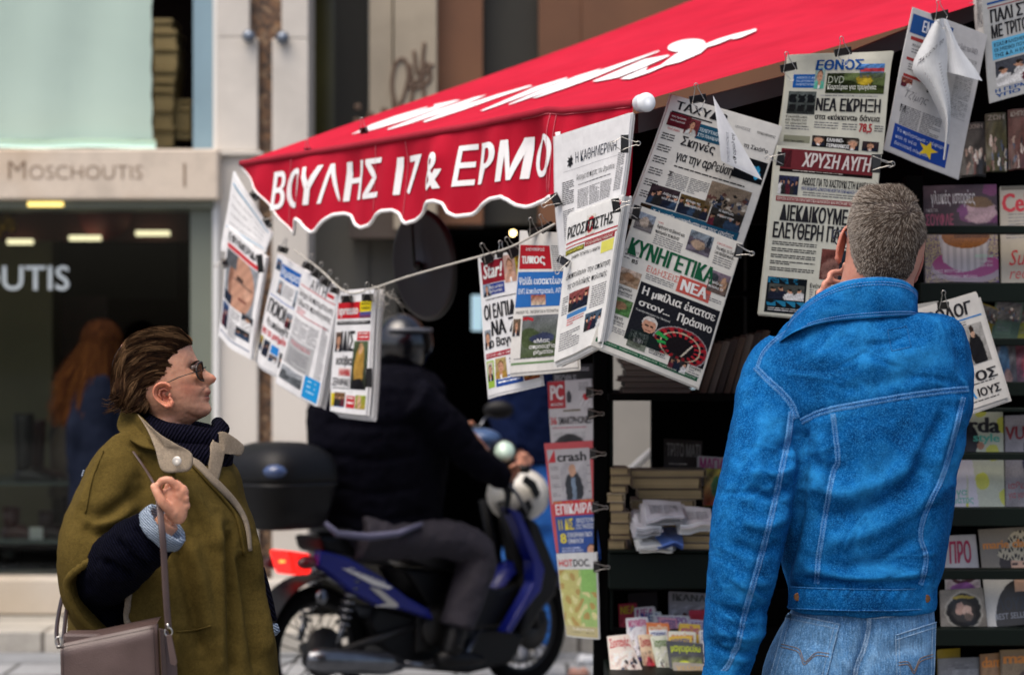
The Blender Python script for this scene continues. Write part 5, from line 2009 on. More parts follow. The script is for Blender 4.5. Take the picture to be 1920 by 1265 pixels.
def cupcake(a, b):
 c = shade((.23, .19, .12), .6 + .9 * rnd.random()) if rnd.random() < .7 else rgb('#4a3560')
 if ((a - .58) / .50) ** 2 + ((b - .72) / .30) ** 2 < 1:
  c = rgb('#8a7d84')
 if ((a - .56) / .46) ** 2 + ((b - .66) / .26) ** 2 < 1:
  c = rgb('#863a68')
 w = .34 - .10 * max(0, b - .2)
 if abs(a - .54) < w and b < .80 - .25 * (abs(a - .54) / .34) ** 2 and b > .1:
  c = shade(rgb('#a49fa0'), 1 - .25 * (abs(math.sin((a - .54) * 34)) > .75) - .4 * max(0, a - .6))
 if ((a - .56) / .33) ** 2 + ((b - .12) / .24) ** 2 < 1:
  c = shade(rgb('#7a4a1c'), .7 + .5 * rnd.random() - .5 * (b < .16) * (a > .4))
 return c


s.photo(.0, .46, 1, .995, cupcake, .0026)
s.text(.10, .06, .60, .13, "γλυκές ιστορίες", rgb('#b5b3b0'), .0)
s.text(.03, .24, .16, .03, "ΟΔΟΣ ΓΙΑ", rgb('#8f8a86'), .01)
s.text(.02, .30, .38, .11, "ΣΟΥΦΛΕ", rgb('#7c3348'), .03)
s.text(.68, .72, .25, .028, "ΜΟΥΣΤΟΣ ΚΟΜΜΕ", rgb('#7fb59a'), .01)
for i in range(2):
 s.text(.70, .77 + i * .04, .22, .026, ("Συνταγές γεύσεις", "μέχρι δύο")[i], rgb('#a9a6a4'), .01)
s.text(.08, .87, .44, .03, "ΓΛΥΚΕΣ ΦΡΟΥΤΩΔΕΙΣ", rgb('#b5a9b0'), .015)
s.text(.08, .92, .62, .035, "και άλλες θανατηφόρες απολαύσεις", rgb('#b5a9b0'), .015)
fin(t)
t = mag(((1875, 350), (1965, 347), (1970, 529), (1878, 531)), [RD + .08, RD + .08, RD, RD], "cream magazine with red letters at the right edge, beside the teacup magazine", MG_R, rgb('#9b9484'), seed=212)
s = t[0]
s.text(.03, .075, .9, .19, "Cellul", rgb('#a82a30'), .05)
s.rect(.02, .0, .98, .04, rgb('#5c5648'))
for i in range(4):
 s.body(.15, .29 + i * .035, .55, .31 + i * .035, 1, .006)
s.text(.16, .66, .5, .16, "Sug", rgb('#a82a30'), .0, .3)
s.text(.16, .84, .6, .12, "recet", rgb('#a82a30'), -.005, .3)
s.body(.1, .5, .5, .56, 1, .007)
s.photo(.62, .45, .98, .98, paint(rgb('#a59a8a'), rgb('#4c2a50'), [('e', .3, .3, .2, .5, rgb('#8a4a3a'))], .2, 13))
fin(t)
PKG = [((1838, 566), (1873, 580), (1862, 640), (1830, 628), '#8a7a2c', "yellow wrapped booklet at the left of the small packets row"),
  ((1868, 560), (1920, 566), (1905, 644), (1858, 636), '#5a6e5e', "green printed packet leaning in the small packets row"),
  ((1905, 572), (1965, 560), (1968, 640), (1900, 646), '#8a8a3c', "yellow labelled packet at the right of the small packets row")]
for i, (a_, b_, c_, d_, colr, lab) in enumerate(PKG):
 t = mag((a_, b_, c_, d_), [RD + .05 + .02 * i, RD + .05 + .02 * i, RD, RD], lab, MG_R, shade(rgb(colr), .7), seed=220 + i)
 s = t[0]
 s.photo(.05, .05, .95, .5, crowd(230 + i, '#4c4a48', 20))
 s.rect(.1, .55, .7, .85, shade(rgb(colr), .9))
 s.body(.15, .6, .65, .8, 1, .008)
 fin(t)
t = mag(((1862, 650), (1904, 648), (1908, 732), (1866, 734)), [RD + .04, RD + .04, RD, RD], "magazine with a figure in blue jeans below the small packets", MG_R, rgb('#5a5f68'), seed=224)
t[0].photo(.0, .0, 1, 1, paint(rgb('#6a6a70'), rgb('#4a4648'), [('e', .45, .35, .25, .4, rgb('#4a6a8a')), ('e', .6, .8, .2, .3, rgb('#9a7a70'))], .2, 14))
fin(t)
t = mag(((1900, 648), (1965, 645), (1968, 730), (1902, 735)), [RD + .05, RD + .05, RD + .01, RD + .01], "pink magazine with a seated figure below the small packets", MG_R, rgb('#8a5a66'), seed=225)
t[0].photo(.0, .0, 1, 1, paint(rgb('#8a5664'), rgb('#6a4a5c'), [('e', .5, .5, .28, .4, rgb('#a84a5c')), ('e', .5, .85, .2, .12, rgb('#b5b0a8'))], .2, 15))
fin(t)
t = mag(((1768, 769), (1880, 772), (1884, 952), (1766, 953)), [RD + .08, RD + .08, RD, RD], "fashion magazine with white trousers on a yellow patterned cover", MG_R, rgb('#b4b4a0'), seed=226)
s = t[0]


def burda(a, b):
 c = rgb('#a9ad9a')
 if math.sin(a * 13 + b * 8) + math.sin(b * 17 - a * 7) > .85:
  c = rgb('#b0b24a')
 if ((a - .35) / .24) ** 2 + ((b - .30) / .18) ** 2 < 1 or (abs(a - .36) < .19 and .28 < b < .5):
  c = rgb('#17151b')
 if b > .5 and abs(a - .36) < .12 + .22 * (b - .5) and not (b > .66 and abs(a - .40) < .012 + .03 * (b - .66)):
  c = rgb('#b5b2b8')
 if ((a - .62) / .06) ** 2 + ((b - .36) / .04) ** 2 < 1:
  c = rgb('#9a6e56')
 return shade(c, .93 + .12 * rnd.random())


s.photo(.0, .0, 1, 1, burda, .0026)
s.text(.02, .06, .93, .16, "burda", INK, .045)
s.text(.50, .23, .44, .085, "style", rgb('#4a9a86'), .03)
s.text(.05, .80, .35, .07, "έργα", rgb('#4a9a86'), .01)
s.text(.05, .88, .45, .07, "ρέματος", rgb('#4a9a86'), .01)
s.body(.62, .47, .95, .66, 1, .007)
s.rect(.68, .70, .95, .86, rgb('#9fb5b0'))
s.body(.71, .72, .92, .84, 1, .008)
s.body(.05, .965, .9, .985, 1, .006)
fin(t)
t = mag(((1884, 779), (1975, 776), (1980, 951), (1887, 953)), [RD + .08, RD + .08, RD, RD], "fashion magazine with a woman in a navy dress at the frame's right edge", MG_R, rgb('#8a8788'), seed=227)
s = t[0]
s.photo(.0, .0, 1, 1, paint(rgb('#8f8c90'), rgb('#6f6c70'), [('e', .62, .5, .26, .42, rgb('#181a3c')), ('e', .58, .12, .13, .13, rgb('#a07a62')), ('e', .58, .06, .15, .09, rgb('#6a3c28'))], .08, 16), .0026)
s.text(.0, .12, .4, .14, "VU", rgb('#7a2a30'), .03)
s.text(.05, .72, .5, .07, "ιαθεση", rgb('#8a3a40'), .01)
s.text(.05, .82, .5, .07, "για γυναίκ", rgb('#8a3a40'), .01)
fin(t)
t = mag(((1772, 1004), (1828, 1001), (1846, 1178), (1776, 1182)), [RD + .06, RD + .06, RD, RD], "pale magazine with dark pink title letters and crossed straps", MG_R, rgb('#9b999a'), seed=228)
s = t[0]
s.text(.12, .075, .70, .22, "ΠΡΟ", rgb('#8a1c3c'), .045)
s.photo(.02, .36, .98, .62, paint(rgb('#9b999a'), rgb('#93858c'), [('e', .5, .3, .42, .30, rgb('#3a2026')), ('e', .5, .22, .36, .24, rgb('#9b999a')), ('e', .5, .85, .4, .3, rgb('#7a4a86'))], .1, 17))
fin(t)
t = mag(((1834, 992), (1948, 986), (1958, 1166), (1852, 1176)), [RD + .05, RD + .05, RD - .005, RD - .005], "fashion magazine with a woman in a leopard print hat", MG_R, rgb('#5c564c'), seed=229)
s = t[0]


def hat(a, b):
 c = rgb('#6c665c') if b < .5 else rgb('#b5b3ac')
 if b > .48 and ((a - .62) / .46) ** 2 + ((b - .95) / .42) ** 2 < 1:
  c = rgb('#2c2a28')
 if abs(a - .62) < .10 and .42 < b < .66:
  c = rgb('#a58672')
 if ((a - .64) / .20) ** 2 + ((b - .40) / .17) ** 2 < 1:
  c = rgb('#b3917a')
  if abs(b - .38) < .012 and (abs(a - .56) < .05 or abs(a - .74) < .05):
   c = rgb('#3a2a24')
  if abs(b - .50) < .012 and abs(a - .65) < .05:
   c = rgb('#9a3a3c')
 if ((a - .40) / .10) ** 2 + ((b - .36) / .10) ** 2 < 1:
  c = rgb('#231a16')
 if ((a - .66) / .38) ** 2 + ((b - .26) / .085) ** 2 < 1 or ((a - .68) / .22) ** 2 + ((b - .17) / .14) ** 2 < 1:
  c = rgb('#a39a82') if math.sin(a * 62) * math.sin(b * 66 + 2 * math.sin(a * 30)) < .25 else rgb('#1f1b18')
 return shade(c, .93 + .12 * rnd.random())


s.photo(.0, .0, 1, 1, hat, .0024)
s.text(.05, .12, .90, .085, "marie claire", rgb('#b8742a'), .045)
s.text(.20, .72, .5, .12, "ΛΟΥΣ", rgb('#2a2f36'), .0)
s.text(.15, .87, .6, .06, "BEST SELLER", rgb('#777a80'), .01)
s.rect(.66, .74, .98, .84, rgb('#c4c6c8'))
fin(t)
t = mag(((1763, 1106), (1842, 1101), (1852, 1178), (1766, 1184)), [RD - .01, RD - .01, RD - .02, RD - .02], "square grey magazine with a black record picture of two men", MG_R, rgb('#6d675f'), seed=230)
s = t[0]
s.photo(.0, .0, 1, 1, paint(rgb('#77726a'), rgb('#68625a'), [('e', .52, .52, .42, .44, rgb('#aaa69a')), ('e', .52, .52, .40, .42, rgb('#111012')), ('e', .52, .55, .27, .26, rgb('#2a2624')), ('e', .44, .48, .11, .15, rgb('#96786a')), ('e', .60, .56, .11, .16, rgb('#a58a7c')), ('e', .60, .68, .10, .09, rgb('#55483f')), ('e', .52, .2, .26, .04, rgb('#8a7a2c'))], .06, 18), .0024)
s.rect(.0, .6, .1, 1, rgb('#8a2a4c'))
fin(t)
for i, (x0, x1, y0, colr, lab) in enumerate(((1758, 1800, 1217, '#7a6a1c', "yellow and black magazine behind the lowest row"), (1760, 1836, 1234, '#77797c', "grey white magazine at the left of the lowest row"), (1838, 1880, 1226, '#8a6a48', "orange titled magazine in the middle of the lowest row"), (1876, 1965, 1218, '#7c6a50', "orange titled fashion magazine at the right of the lowest row"))):
 t = mag(((x0, y0), (x1, y0 - 3), (x1 + 6, y0 + 180), (x0 + 4, y0 + 184)), [RD + .08 - .015 * i, RD + .08 - .015 * i, RD - .01 * i, RD - .01 * i], lab, MG_R, shade(rgb(colr), .75), seed=240 + i)
 s = t[0]
 s.photo(.03, .12, .97, .98, portrait(colr, seed=250 + i))
 if i >= 2:
  s.text(.05, .03, .9, .11, ("", "", "dam", "maria")[i], rgb('#b8742a'), .045)
 elif i:
  s.body(.2, .04, .9, .16, 1, .008)
 fin(t)

for i, (x0, y0, x1, y1, colr, lab) in enumerate(((1800, 232, 1846, 330, '#2c2a26', "dim dark magazine highest in the rack, under the open newspaper"), (1848, 214, 1886, 322, '#3c3a22', "dim olive magazine highest in the rack, right of the open newspaper"), (1890, 206, 1935, 318, '#4a2c26', "dim reddish magazine highest in the rack at the frame's right edge"))):
 t = mag(((x0, y0), (x1, y0 - 3), (x1 + 3, y1 - 2), (x0 + 2, y1)), [RD + .12, RD + .12, RD + .05, RD + .05], lab, MG_R, rgb(colr), seed=310 + i)
 t[0].photo(0, .15, 1, 1, crowd(320 + i, colr, 24))
 t[0].text(.1, .04, .8, .08, ("ΤΕΧΝΗ", "ΖΩΗ", "ΚΗΠΟΣ")[i], rgb('#8a8478'), .02)
 fin(t)
# --- inside the kiosk: back wall magazines, books, bundles
t = mag(((1246, 822), (1316, 826), (1314, 900), (1246, 898)), [7.80, 7.80, 7.76, 7.76], "brown magazine with large pale title standing behind the book stacks", MG_B, rgb('#322a26'), seed=260)
t[0].text(.06, .12, .9, .30, "ΤΡΙΤΟ ΜΑΤΙ", rgb('#8a8580'), .02)
t[0].body(.1, .6, .8, .7, 1, .008, (.4, .35, .3))
fin(t)
t = mag(((1309, 854), (1362, 858), (1360, 910), (1308, 908)), [7.76, 7.76, 7.73, 7.73], "magazine with magenta title letter between the brown magazine and the man's sleeve", MG_B, rgb('#aaa6a4'), seed=261)
t[0].text(.06, .08, .9, .38, "ΜΑΓΙΑ", rgb('#9a1c6a'), .04)
fin(t)
t = mag(((1322, 878), (1366, 880), (1364, 950), (1318, 946)), [7.70, 7.70, 7.66, 7.66], "yellow and red comic booklet beside the book stacks", MG_B, rgb('#8a7a2c'), seed=262)
t[0].photo(0, 0, 1, 1, paint(rgb('#8f8a3a'), rgb('#8a3a2c'), [('e', .5, .5, .2, .3, rgb('#3a6a3a'))], .5, 19))
fin(t)
COVERS = ['#6b5a48', '#7d6c58', '#4b3a2e', '#8a7b66', '#5c4f46', '#a3957c', '#57483a']


def book(x0, x1, y0, y1, d, dep, label, group, cover, tilt=0.0):
 a, b = P(x0, y1, d), P(x1, y0, d)
 w, h = b.x - a.x, b.z - a.z
 c = V(((a.x + b.x) / 2, d + dep / 2, (a.z + b.z) / 2))
 r_ = Matrix.Rotation(tilt, 3, 'Z')
 mb = MB()
 ct = min(.0025, h * .12)
 for k in (-1, 1):
  mb.box(c + V((0, 0, k * (h / 2 - ct / 2))), (w, dep, ct), r_, col=rgb(cover))
 mb.box(c + r_ @ V((w / 2 - ct / 2, 0, 0)), (ct, dep, h - 2 * ct - .0004), r_, col=rgb(cover))
 o = mb.build('book', M['col'])
 pg = MB()
 n = max(3, int(h / .004))
 for i in range(n):
  z = -h / 2 + ct + (i + .5) * (h - 2 * ct) / n
  k = rnd.uniform(.75, 1.05)
  pg.box(c + r_ @ V((-.003 + rnd.uniform(-.0015, .0015), 0, z)), (w - .008, dep - .006 + rnd.uniform(-.002, .002), (h - 2 * ct) / n * .96), r_, col=shade(rgb('#a8946c'), k))
 pg.build('pages', M['col'], o)
 return tag(o, label, "book", group)


BG = "paperback books piled on the kiosk counter"
ords = ["lowest", "second", "third", "fourth", "fifth", "sixth", "seventh", "eighth", "ninth"]
y = 1030
for i, h in enumerate((19, 9, 22, 21, 18, 17, 15, 19, 14)):
 book(1141 + rnd.uniform(0, 7), 1182 + rnd.uniform(-9, 4), y - h + .8, y, 7.46 + .012 * rnd.random(), .16, "%s paperback from the bottom in the narrow left pile on the counter" % ords[i], BG, COVERS[i % 7], rnd.uniform(-.10, .10))
 y -= h
y = 1030
for i, h in enumerate((26, 25, 22, 21, 20, 22, 14)):
 book(1183 + rnd.uniform(-2, 14), 1322 + rnd.uniform(-22, 12), y - h + .8, y, 7.56 + .01 * rnd.random(), .16, "%s thick book from the bottom in the wide middle pile on the counter" % ords[i], BG, COVERS[(i + 2) % 7], rnd.uniform(-.03, .03))
 y -= h
y = 1030
for i, h in enumerate((13, 13, 14)):
 book(1278 + rnd.uniform(0, 4), 1350, y - h + .8, y, 7.43 + .008 * i, .1, "%s slim paperback from the bottom in the front right pile" % ords[i], BG, COVERS[(i + 4) % 7], rnd.uniform(-.05, .05))
 y -= h
for i, (x0, x1, y0, colr, lab) in enumerate(((1192, 1262, 1004, '#cfd0cc', "white booklet lying open at the left front of the counter"), (1226, 1282, 1000, '#5f7fc0', "blue booklet lying on the counter front"), (1186, 1240, 968, '#c5c6c8', "white magazine slumped on the middle pile"), (1205, 1282, 950, '#b9babd', "grey white magazine with curled pages over the middle pile"), (1268, 1338, 962, '#cdcecd', "white magazine with curled pages at the right of the counter"))):
 s = Sheet([P(x0, y0 - 14, 7.56 - .02 * i), P(x1 - 6, y0 - 10, 7.56 - .02 * i), P(x1, y0 + 18, 7.37), P(x0 + 8, y0 + 22, 7.37)], .005, .002, 270 + i, (.022, .016, .03, .03, .03)[i], 8, rgb(colr), spread=.012)
 if i != 1:
  s.body(.1, .3, .9, .8, 2, .006)
 s.done('booklet', lab, "booklet", "booklets on the counter", 'mag')
for i in range(9):
 y = 738 - i * 11
 x0 = 1163 + rnd.uniform(0, 14)
 x1 = 1300 + rnd.uniform(-10, 14)
 b = MB()
 a_, c_ = P(x0, y - .4, 7.5), P(x1, y - 10, 7.5)
 for k in range(4):
  h_ = (c_.z - a_.z) / 4
  b.box(((a_.x + c_.x) / 2 + rnd.uniform(-.004, .004), 7.64, a_.z + h_ * (k + .5)), (c_.x - a_.x, .26, h_ * .93), col=shade(rgb('#7a7064'), rnd.uniform(.5, 1)))
 tag(b.build('paper_bundle', M['col']), "%s folded newspaper bundle from the bottom of the pile on the upper shelf" % ords[i], "newspaper bundle", "newspaper bundles on the upper kiosk shelf")
for i in range(7):
 x = 1312 + i * 15
 b = MB()
 for k in range(3):
  b.plate([P(x + k * 4, 737, 7.5), P(x + k * 4 + 4, 737, 7.5), P(x + k * 4 + 34, 645 - i * 4, 7.5), P(x + k * 4 + 30, 643 - i * 4, 7.5)], .22, (0, 1, 0), col=shade(rgb(['#5a4a3c', '#6a6258', '#3f3630'][i % 3]), .7 + .2 * k))
 tag(b.build('paper_bundle', M['col'], recalc=True), "%s leaning bundle from the left, right of the newspaper pile on the upper shelf" % (ords[i] if i else "first"), "newspaper bundle", "newspaper bundles on the upper kiosk shelf")

# --- low rack of booklets
LOW = [((1178, 1112), (1232, 1108), (1236, 1190), (1182, 1192), 7.66, '#2f2d30', "dark booklet at the back of the low rack", None),
  ((1255, 1108), (1330, 1112), (1330, 1180), (1256, 1182), 7.64, '#9a9aa2', "pale booklet at the back right of the low rack", '#55585c'),
  ((1190, 1138), (1228, 1136), (1232, 1210), (1194, 1214), 7.56, '#c0bcc0', "white booklet with magenta heading, second row left of the low rack", '#a8207a'),
  ((1226, 1152), (1292, 1154), (1294, 1220), (1228, 1222), 7.52, '#b5b6b8', "white puzzle booklet in the second row of the low rack", '#8a4a9a'),
  ((1290, 1160), (1338, 1164), (1340, 1240), (1292, 1242), 7.50, '#a9a2b5', "lilac booklet at the right of the low rack", '#6a4a8a'),
  ((1174, 1158), (1214, 1156), (1220, 1226), (1180, 1232), 7.46, '#c5c0c2', "white booklet with pink heading, third row left of the low rack", '#c0307a'),
  ((1212, 1166), (1254, 1168), (1258, 1236), (1216, 1238), 7.42, '#b86a3c', "orange booklet in the middle of the low rack", '#e0d0b0'),
  ((1254, 1182), (1304, 1184), (1306, 1250), (1256, 1252), 7.38, '#c0bfae', "pale booklet with orange fruit picture in the low rack", '#c87a2c'),
  ((1196, 1190), (1222, 1188), (1248, 1276), (1214, 1284), 7.32, '#c2a98a', "second recipe booklet from the left in the front row", '#b0303a'),
  ((1220, 1192), (1250, 1190), (1268, 1272), (1240, 1280), 7.29, '#b5b7a2', "green striped booklet in the front row of the low rack", '#5a7a3a'),
  ((1250, 1200), (1318, 1206), (1322, 1276), (1262, 1282), 7.25, '#3a3c40', "dark cookery booklet with lime title in the front row", '#b5c32c'),
  ((1138, 1192), (1178, 1188), (1212, 1276), (1148, 1288), 7.24, '#c9b5a8', "red and white recipe booklet at the far left of the low rack", '#b8303a'),
  ((1262, 1240), (1322, 1244), (1326, 1300), (1268, 1306), 7.19, '#8a8478', "grey booklet with food picture lowest in the low rack", '#b59a6a')]
RB = random.Random(4)
for i in range(9):      # more booklets wedged between the rows
 x, y, d = 1160 + i * 19, 1132 + (i * 37) % 62, 7.60 - ((i * 37) % 62) * .004
 w_ = RB.uniform(30, 44)
 LOW.append(((x, y), (x + w_, y + RB.uniform(-3, 4)), (x + w_ + 5, y + 78), (x + 4, y + 80), d, RB.choice(['#c9c4be', '#b8bec4', '#c4a03a', '#a83a4a', '#6a8a4a', '#c08a9a']), "%s thin booklet from the left wedged between the rows of the low rack" % (ords[i] if i else "first"), RB.choice(['#a8207a', '#b0303a', '#2a4a8a', '#d8c83a'])))
for i, (a_, b_, c_, d_, d, colr, lab, tc) in enumerate(LOW):
 t = mag((a_, b_, c_, d_), [d + .06, d + .06, d, d], lab, MG_B, rgb(colr), seed=280 + i, thick=.012)
 s = t[0]
 s.photo(.06, .34, .94, .95, crowd(290 + i, colr, 16) if i % 2 else paint(rgb(colr), rgb(tc or colr), [('e', .4, .5, .25, .3, rgb(tc or '#444444'))], .4, i))
 if tc:
  s.text(.08, .07, .84, .17, ("", "ΙΚΑΝΑ", "ΝΕΑ", "ΣΤΑΥΡΟ", "ΛΕΞΕΙΣ", "ΝΟΥΜΕΡΑ", "κουζίνα", "φρούτα", "Συνταγές", "λαχανικά", "μαγειρεύω", "Συνταγές", "γεύση")[i % 13] or "ΝΕΑ", rgb(tc), .03)
 fin(t, 'booklet')
# ------------------------------------------------------------------ people: shared tools
def skin_mat(name):
 k = N(name)
 a = k.n("Attribute", attribute_name="Col")
 f = k.noise(70, 5, 0.6)
 f2 = k.noise(420, 3, 0.6)
 col = k.mixc(0.8, a.outputs['Color'], k.ramp(f, [(0.3, (0.80, 0.68, 0.64)), (0.7, (1.04, 1.02, 1))]), 'MULTIPLY')
 k.l(col, k.b.inputs['Base Color'])
 k.b.inputs['Roughness'].default_value = 0.48
 k.b.inputs['Specular IOR Level'].default_value = 0.4
 k.b.inputs['Subsurface Weight'].default_value = 0.18
 k.b.inputs['Subsurface Radius'].default_value = (0.012, 0.004, 0.002)
 k.b.inputs['Subsurface Scale'].default_value = 0.6
 k.l(k.bump(f2, 0.12, 0.001), k.b.inputs['Normal'])
 return k.m


def denim_mat(name, dark, mid, light, streak=0.0):
 k = N(name)
 big = k.noise(7, 6, 0.62, dist=0.8)
 mid_n = k.noise(38, 5, 0.65)
 fine = k.noise(300, 3, 0.8)
 vert = k.noise(260, 3, 0.6, stretch=(1.0, 1.0, 0.06 if streak else 0.5))
 geo = k.n("NewGeometry")
 col = k.ramp(big, [(0.30, dark), (0.5, mid), (0.70, light)])
 col = k.mixc(0.8, col, k.ramp(mid_n, [(0.3, (0.55,) * 3), (0.68, (1.05,) * 3)]), 'MULTIPLY')
 edge = k.ramp(geo.outputs['Pointiness'], [(0.505, (0, 0, 0)), (0.56, (1, 1, 1))])
 m = k.n("Math", operation='MULTIPLY')
 sep = k.n("SeparateColor")
 k.l(edge, sep.inputs[0])
 k.l(sep.outputs[0], m.inputs[0])
 m.inputs[1].default_value = 0.45
 col = k.mixc(m.outputs[0], col, light)
 sp = k.ramp(fine, [(0.47, (0, 0, 0)), (0.68, (1, 1, 1))])
 sep2 = k.n("SeparateColor")
 k.l(sp, sep2.inputs[0])
 m2 = k.n("Math", operation='MULTIPLY')
 k.l(sep2.outputs[0], m2.inputs[0])
 m2.inputs[1].default_value = 0.55
 col = k.mixc(m2.outputs[0], col, tuple(min(1, x * 1.35 + .012) for x in light))
 if streak:
  col = k.mixc(streak, col, k.ramp(vert, [(0.35, (0.45,) * 3), (0.65, (1.25,) * 3)]), 'MULTIPLY')
 k.l(col, k.b.inputs['Base Color'])
 k.b.inputs['Roughness'].default_value = 0.95
 k.b.inputs['Specular IOR Level'].default_value = 0.04
 nb = k.bump(mid_n, 0.35, 0.006)
 k.l(k.bump(fine, 0.35, 0.0012, nb), k.b.inputs['Normal'])
 return k.m


def wool_mat(name, dark, mid, scale=120, rough=0.95, bumpd=0.003):
 k = N(name)
 f = k.noise(9, 5, 0.6)
 fine = k.noise(scale * 4, 3, 0.75)
 fz = k.noise(scale, 4, 0.7)
 col = k.ramp(f, [(0.3, dark), (0.7, mid)])
 col = k.mixc(0.6, col, k.ramp(fz, [(0.3, (0.55,) * 3), (0.7, (1.15,) * 3)]), 'MULTIPLY')
 col = k.mixc(0.5, col, k.ramp(fine, [(0.35, (0.5,) * 3), (0.65, (1.2,) * 3)]), 'MULTIPLY')
 k.l(col, k.b.inputs['Base Color'])
 k.b.inputs['Roughness'].default_value = rough
 k.b.inputs['Specular IOR Level'].default_value = 0.05
 nb = k.bump(fz, 0.4, bumpd)
 k.l(k.bump(fine, 0.4, bumpd * .4, nb), k.b.inputs['Normal'])
 return k.m


def knit_mat(name, dark, mid, rib=160.0, ang=0.0):
 k = N(name)
 tc = k.n("TexCoord")
 mp = k.n("Mapping")
 mp.inputs['Rotation'].default_value = (0, ang, 0)
 k.l(tc.outputs['Object'], mp.inputs[0])
 w = k.n("TexWave", wave_type='BANDS', bands_direction='X')
 w.inputs['Scale'].default_value = rib
 w.inputs['Distortion'].default_value = 2.5
 w.inputs['Detail'].default_value = 3.0
 w.inputs['Detail Scale'].default_value = 2.0
 k.l(mp.outputs[0], w.inputs['Vector'])
 fz = k.noise(240, 4, 0.75)
 col = k.ramp(w.outputs['Fac'], [(0.1, dark), (0.8, mid)])
 col = k.mixc(0.6, col, k.ramp(fz, [(0.3, (0.5,) * 3), (0.7, (1.2,) * 3)]), 'MULTIPLY')
 k.l(col, k.b.inputs['Base Color'])
 k.b.inputs['Roughness'].default_value = 0.95
 k.b.inputs['Specular IOR Level'].default_value = 0.05
 nb = k.bump(w.outputs['Fac'], 0.8, 0.006)
 k.l(k.bump(fz, 0.5, 0.002, nb), k.b.inputs['Normal'])
 return k.m


SKINM = skin_mat("skin")
HAIRM = attr_mat("hair", 0.65, 0.1, 60, 0.05)


def row(y, xl, xr, d0, h, n=44, e=2.25, hb=None, lean=0.0):
 """one ring of a body: picture row y from xl to xr at depth d0, h half thickness"""
 a = (xr - xl) / 2 / FPX * d0
 c = P((xl + xr) / 2, y, d0)
 out = []
 for k in range(n):
  t = 2 * math.pi * k / n
  ct, st = math.cos(t), math.sin(t)
  x = math.copysign(abs(ct) ** (2 / e), ct) * a
  yy = math.copysign(abs(st) ** (2 / e), st) * ((hb or h) if st > 0 else h)
  out.append(c + V((x, yy, lean * yy)))
 return out


def rows_dense(rs, k=3):
 """smooth the list of (y, xl, xr, d0, h) rows"""
 return [tuple(p) for p in smooth_path(rs, k)]


def limb(mb, pts, n=20, k=4, flat=None, col=(1, 1, 1)):
 """tapering limb through (px, py, d, radius in metres)"""
 sp = smooth_path(pts, k)
 return mb.tube([P(q[0], q[1], q[2]) for q in sp], [float(q[3]) for q in sp], n, flat=flat, col=col)


def seg_dist(px, py, line):
 """distance in picture pixels of many points to a polyline"""
 best = np.full(len(px), 1e9)
 for (x0, y0), (x1, y1) in zip(line[:-1], line[1:]):
  dx, dy = x1 - x0, y1 - y0
  L = dx * dx + dy * dy + 1e-9
  t = np.clip(((px - x0) * dx + (py - y0) * dy) / L, 0, 1)
  best = np.minimum(best, np.hypot(px - x0 - t * dx, py - y0 - t * dy))
 return best


K_FOLD = [1.7]


def fold(o, folds, near=True):
 """raise ridges / press creases into cloth along traced lines: (points, width px, height m)"""
 co, no = vdata(o)
 px, py = topx(co)
 w = np.clip((0.25 - no[:, 1]) / 0.5, 0, 1) if near else np.ones(len(co))
 disp = np.zeros(len(co))
 for pts, wd, am in folds:
  L = [tuple(q) for q in smooth_path(pts, 5)] if len(pts) > 2 else pts
  d = seg_dist(px, py, L)
  # fade towards both ends of the line
  e0 = np.hypot(px - L[0][0], py - L[0][1])
  e1 = np.hypot(px - L[-1][0], py - L[-1][1])
  fade = np.clip(np.minimum(e0, e1) / (wd * 2.0), 0.15, 1)
  disp += K_FOLD[0] * am * np.exp(-(d / wd) ** 2) * fade
 co = co + no * (disp * w)[:, None]
 set_co(o, co)


def crumple(o, amp, scale, seed=0, stretch=(1, 1, 1)):
 """soft cloth unevenness over a whole mesh"""
 from mathutils import noise as NZ
 co, no = vdata(o)
 s = np.array(stretch) * scale
 d = np.array([NZ.noise(V((p[0] * s[0] + seed, p[1] * s[1], p[2] * s[2]))) + 0.5 * NZ.noise(V((p[0] * s[0] * 2.3, p[1] * s[1] * 2.3 + seed, p[2] * s[2] * 2.3))) for p in co])
 set_co(o, co + no * (d * amp)[:, None])


def bvh_of(o):
 me = o.data
 return BVHTree.FromPolygons([v.co.copy() for v in me.vertices], [tuple(p.vertices) for p in me.polygons])


def on_surface(bvh, pts, off, k=6):
 out = []
 for q in (smooth_path(pts, k) if len(pts) > 2 else [np.array(pts[0]) * (1 - t) + np.array(pts[1]) * t for t in np.linspace(0, 1, 12)]):
  h = cast(bvh, q[0], q[1], off)
  if h is not None:
   out.append(h)
 return out


def ribbon(mb, bvh, pts, width, off=0.0012, k=8, hump=0.0010, col=(1, 1, 1)):
 """a narrow sewn band lying on a garment, width in picture pixels"""
 L = smooth_path(pts, k) if len(pts) > 2 else [np.array(pts[0]) * (1 - t) + np.array(pts[1]) * t for t in np.linspace(0, 1, 16)]
 L = [q[:2] for q in L]
 vs, n = [], 0
 prof = [(-1, -.0008), (-.8, off + hump), (-.3, off), (.3, off), (.8, off + hump), (1, -.0008)]
 for i, q in enumerate(L):
  t = L[min(i + 1, len(L) - 1)] - L[max(i - 1, 0)]
  t = t / (np.hypot(*t) + 1e-9)
  nn = np.array([-t[1], t[0]])
  ring = [cast(bvh, *(q + nn * width * .5 * a), b) for a, b in prof]
  if any(r is None for r in ring):
   continue
  vs += ring
  n += 1
 m = len(prof)
 fs = [(i * m + j, i * m + j + 1, (i + 1) * m + j + 1, (i + 1) * m + j) for i in range(n - 1) for j in range(m - 1)]
 if n > 1:
  mb.add(vs, fs, 0, col)


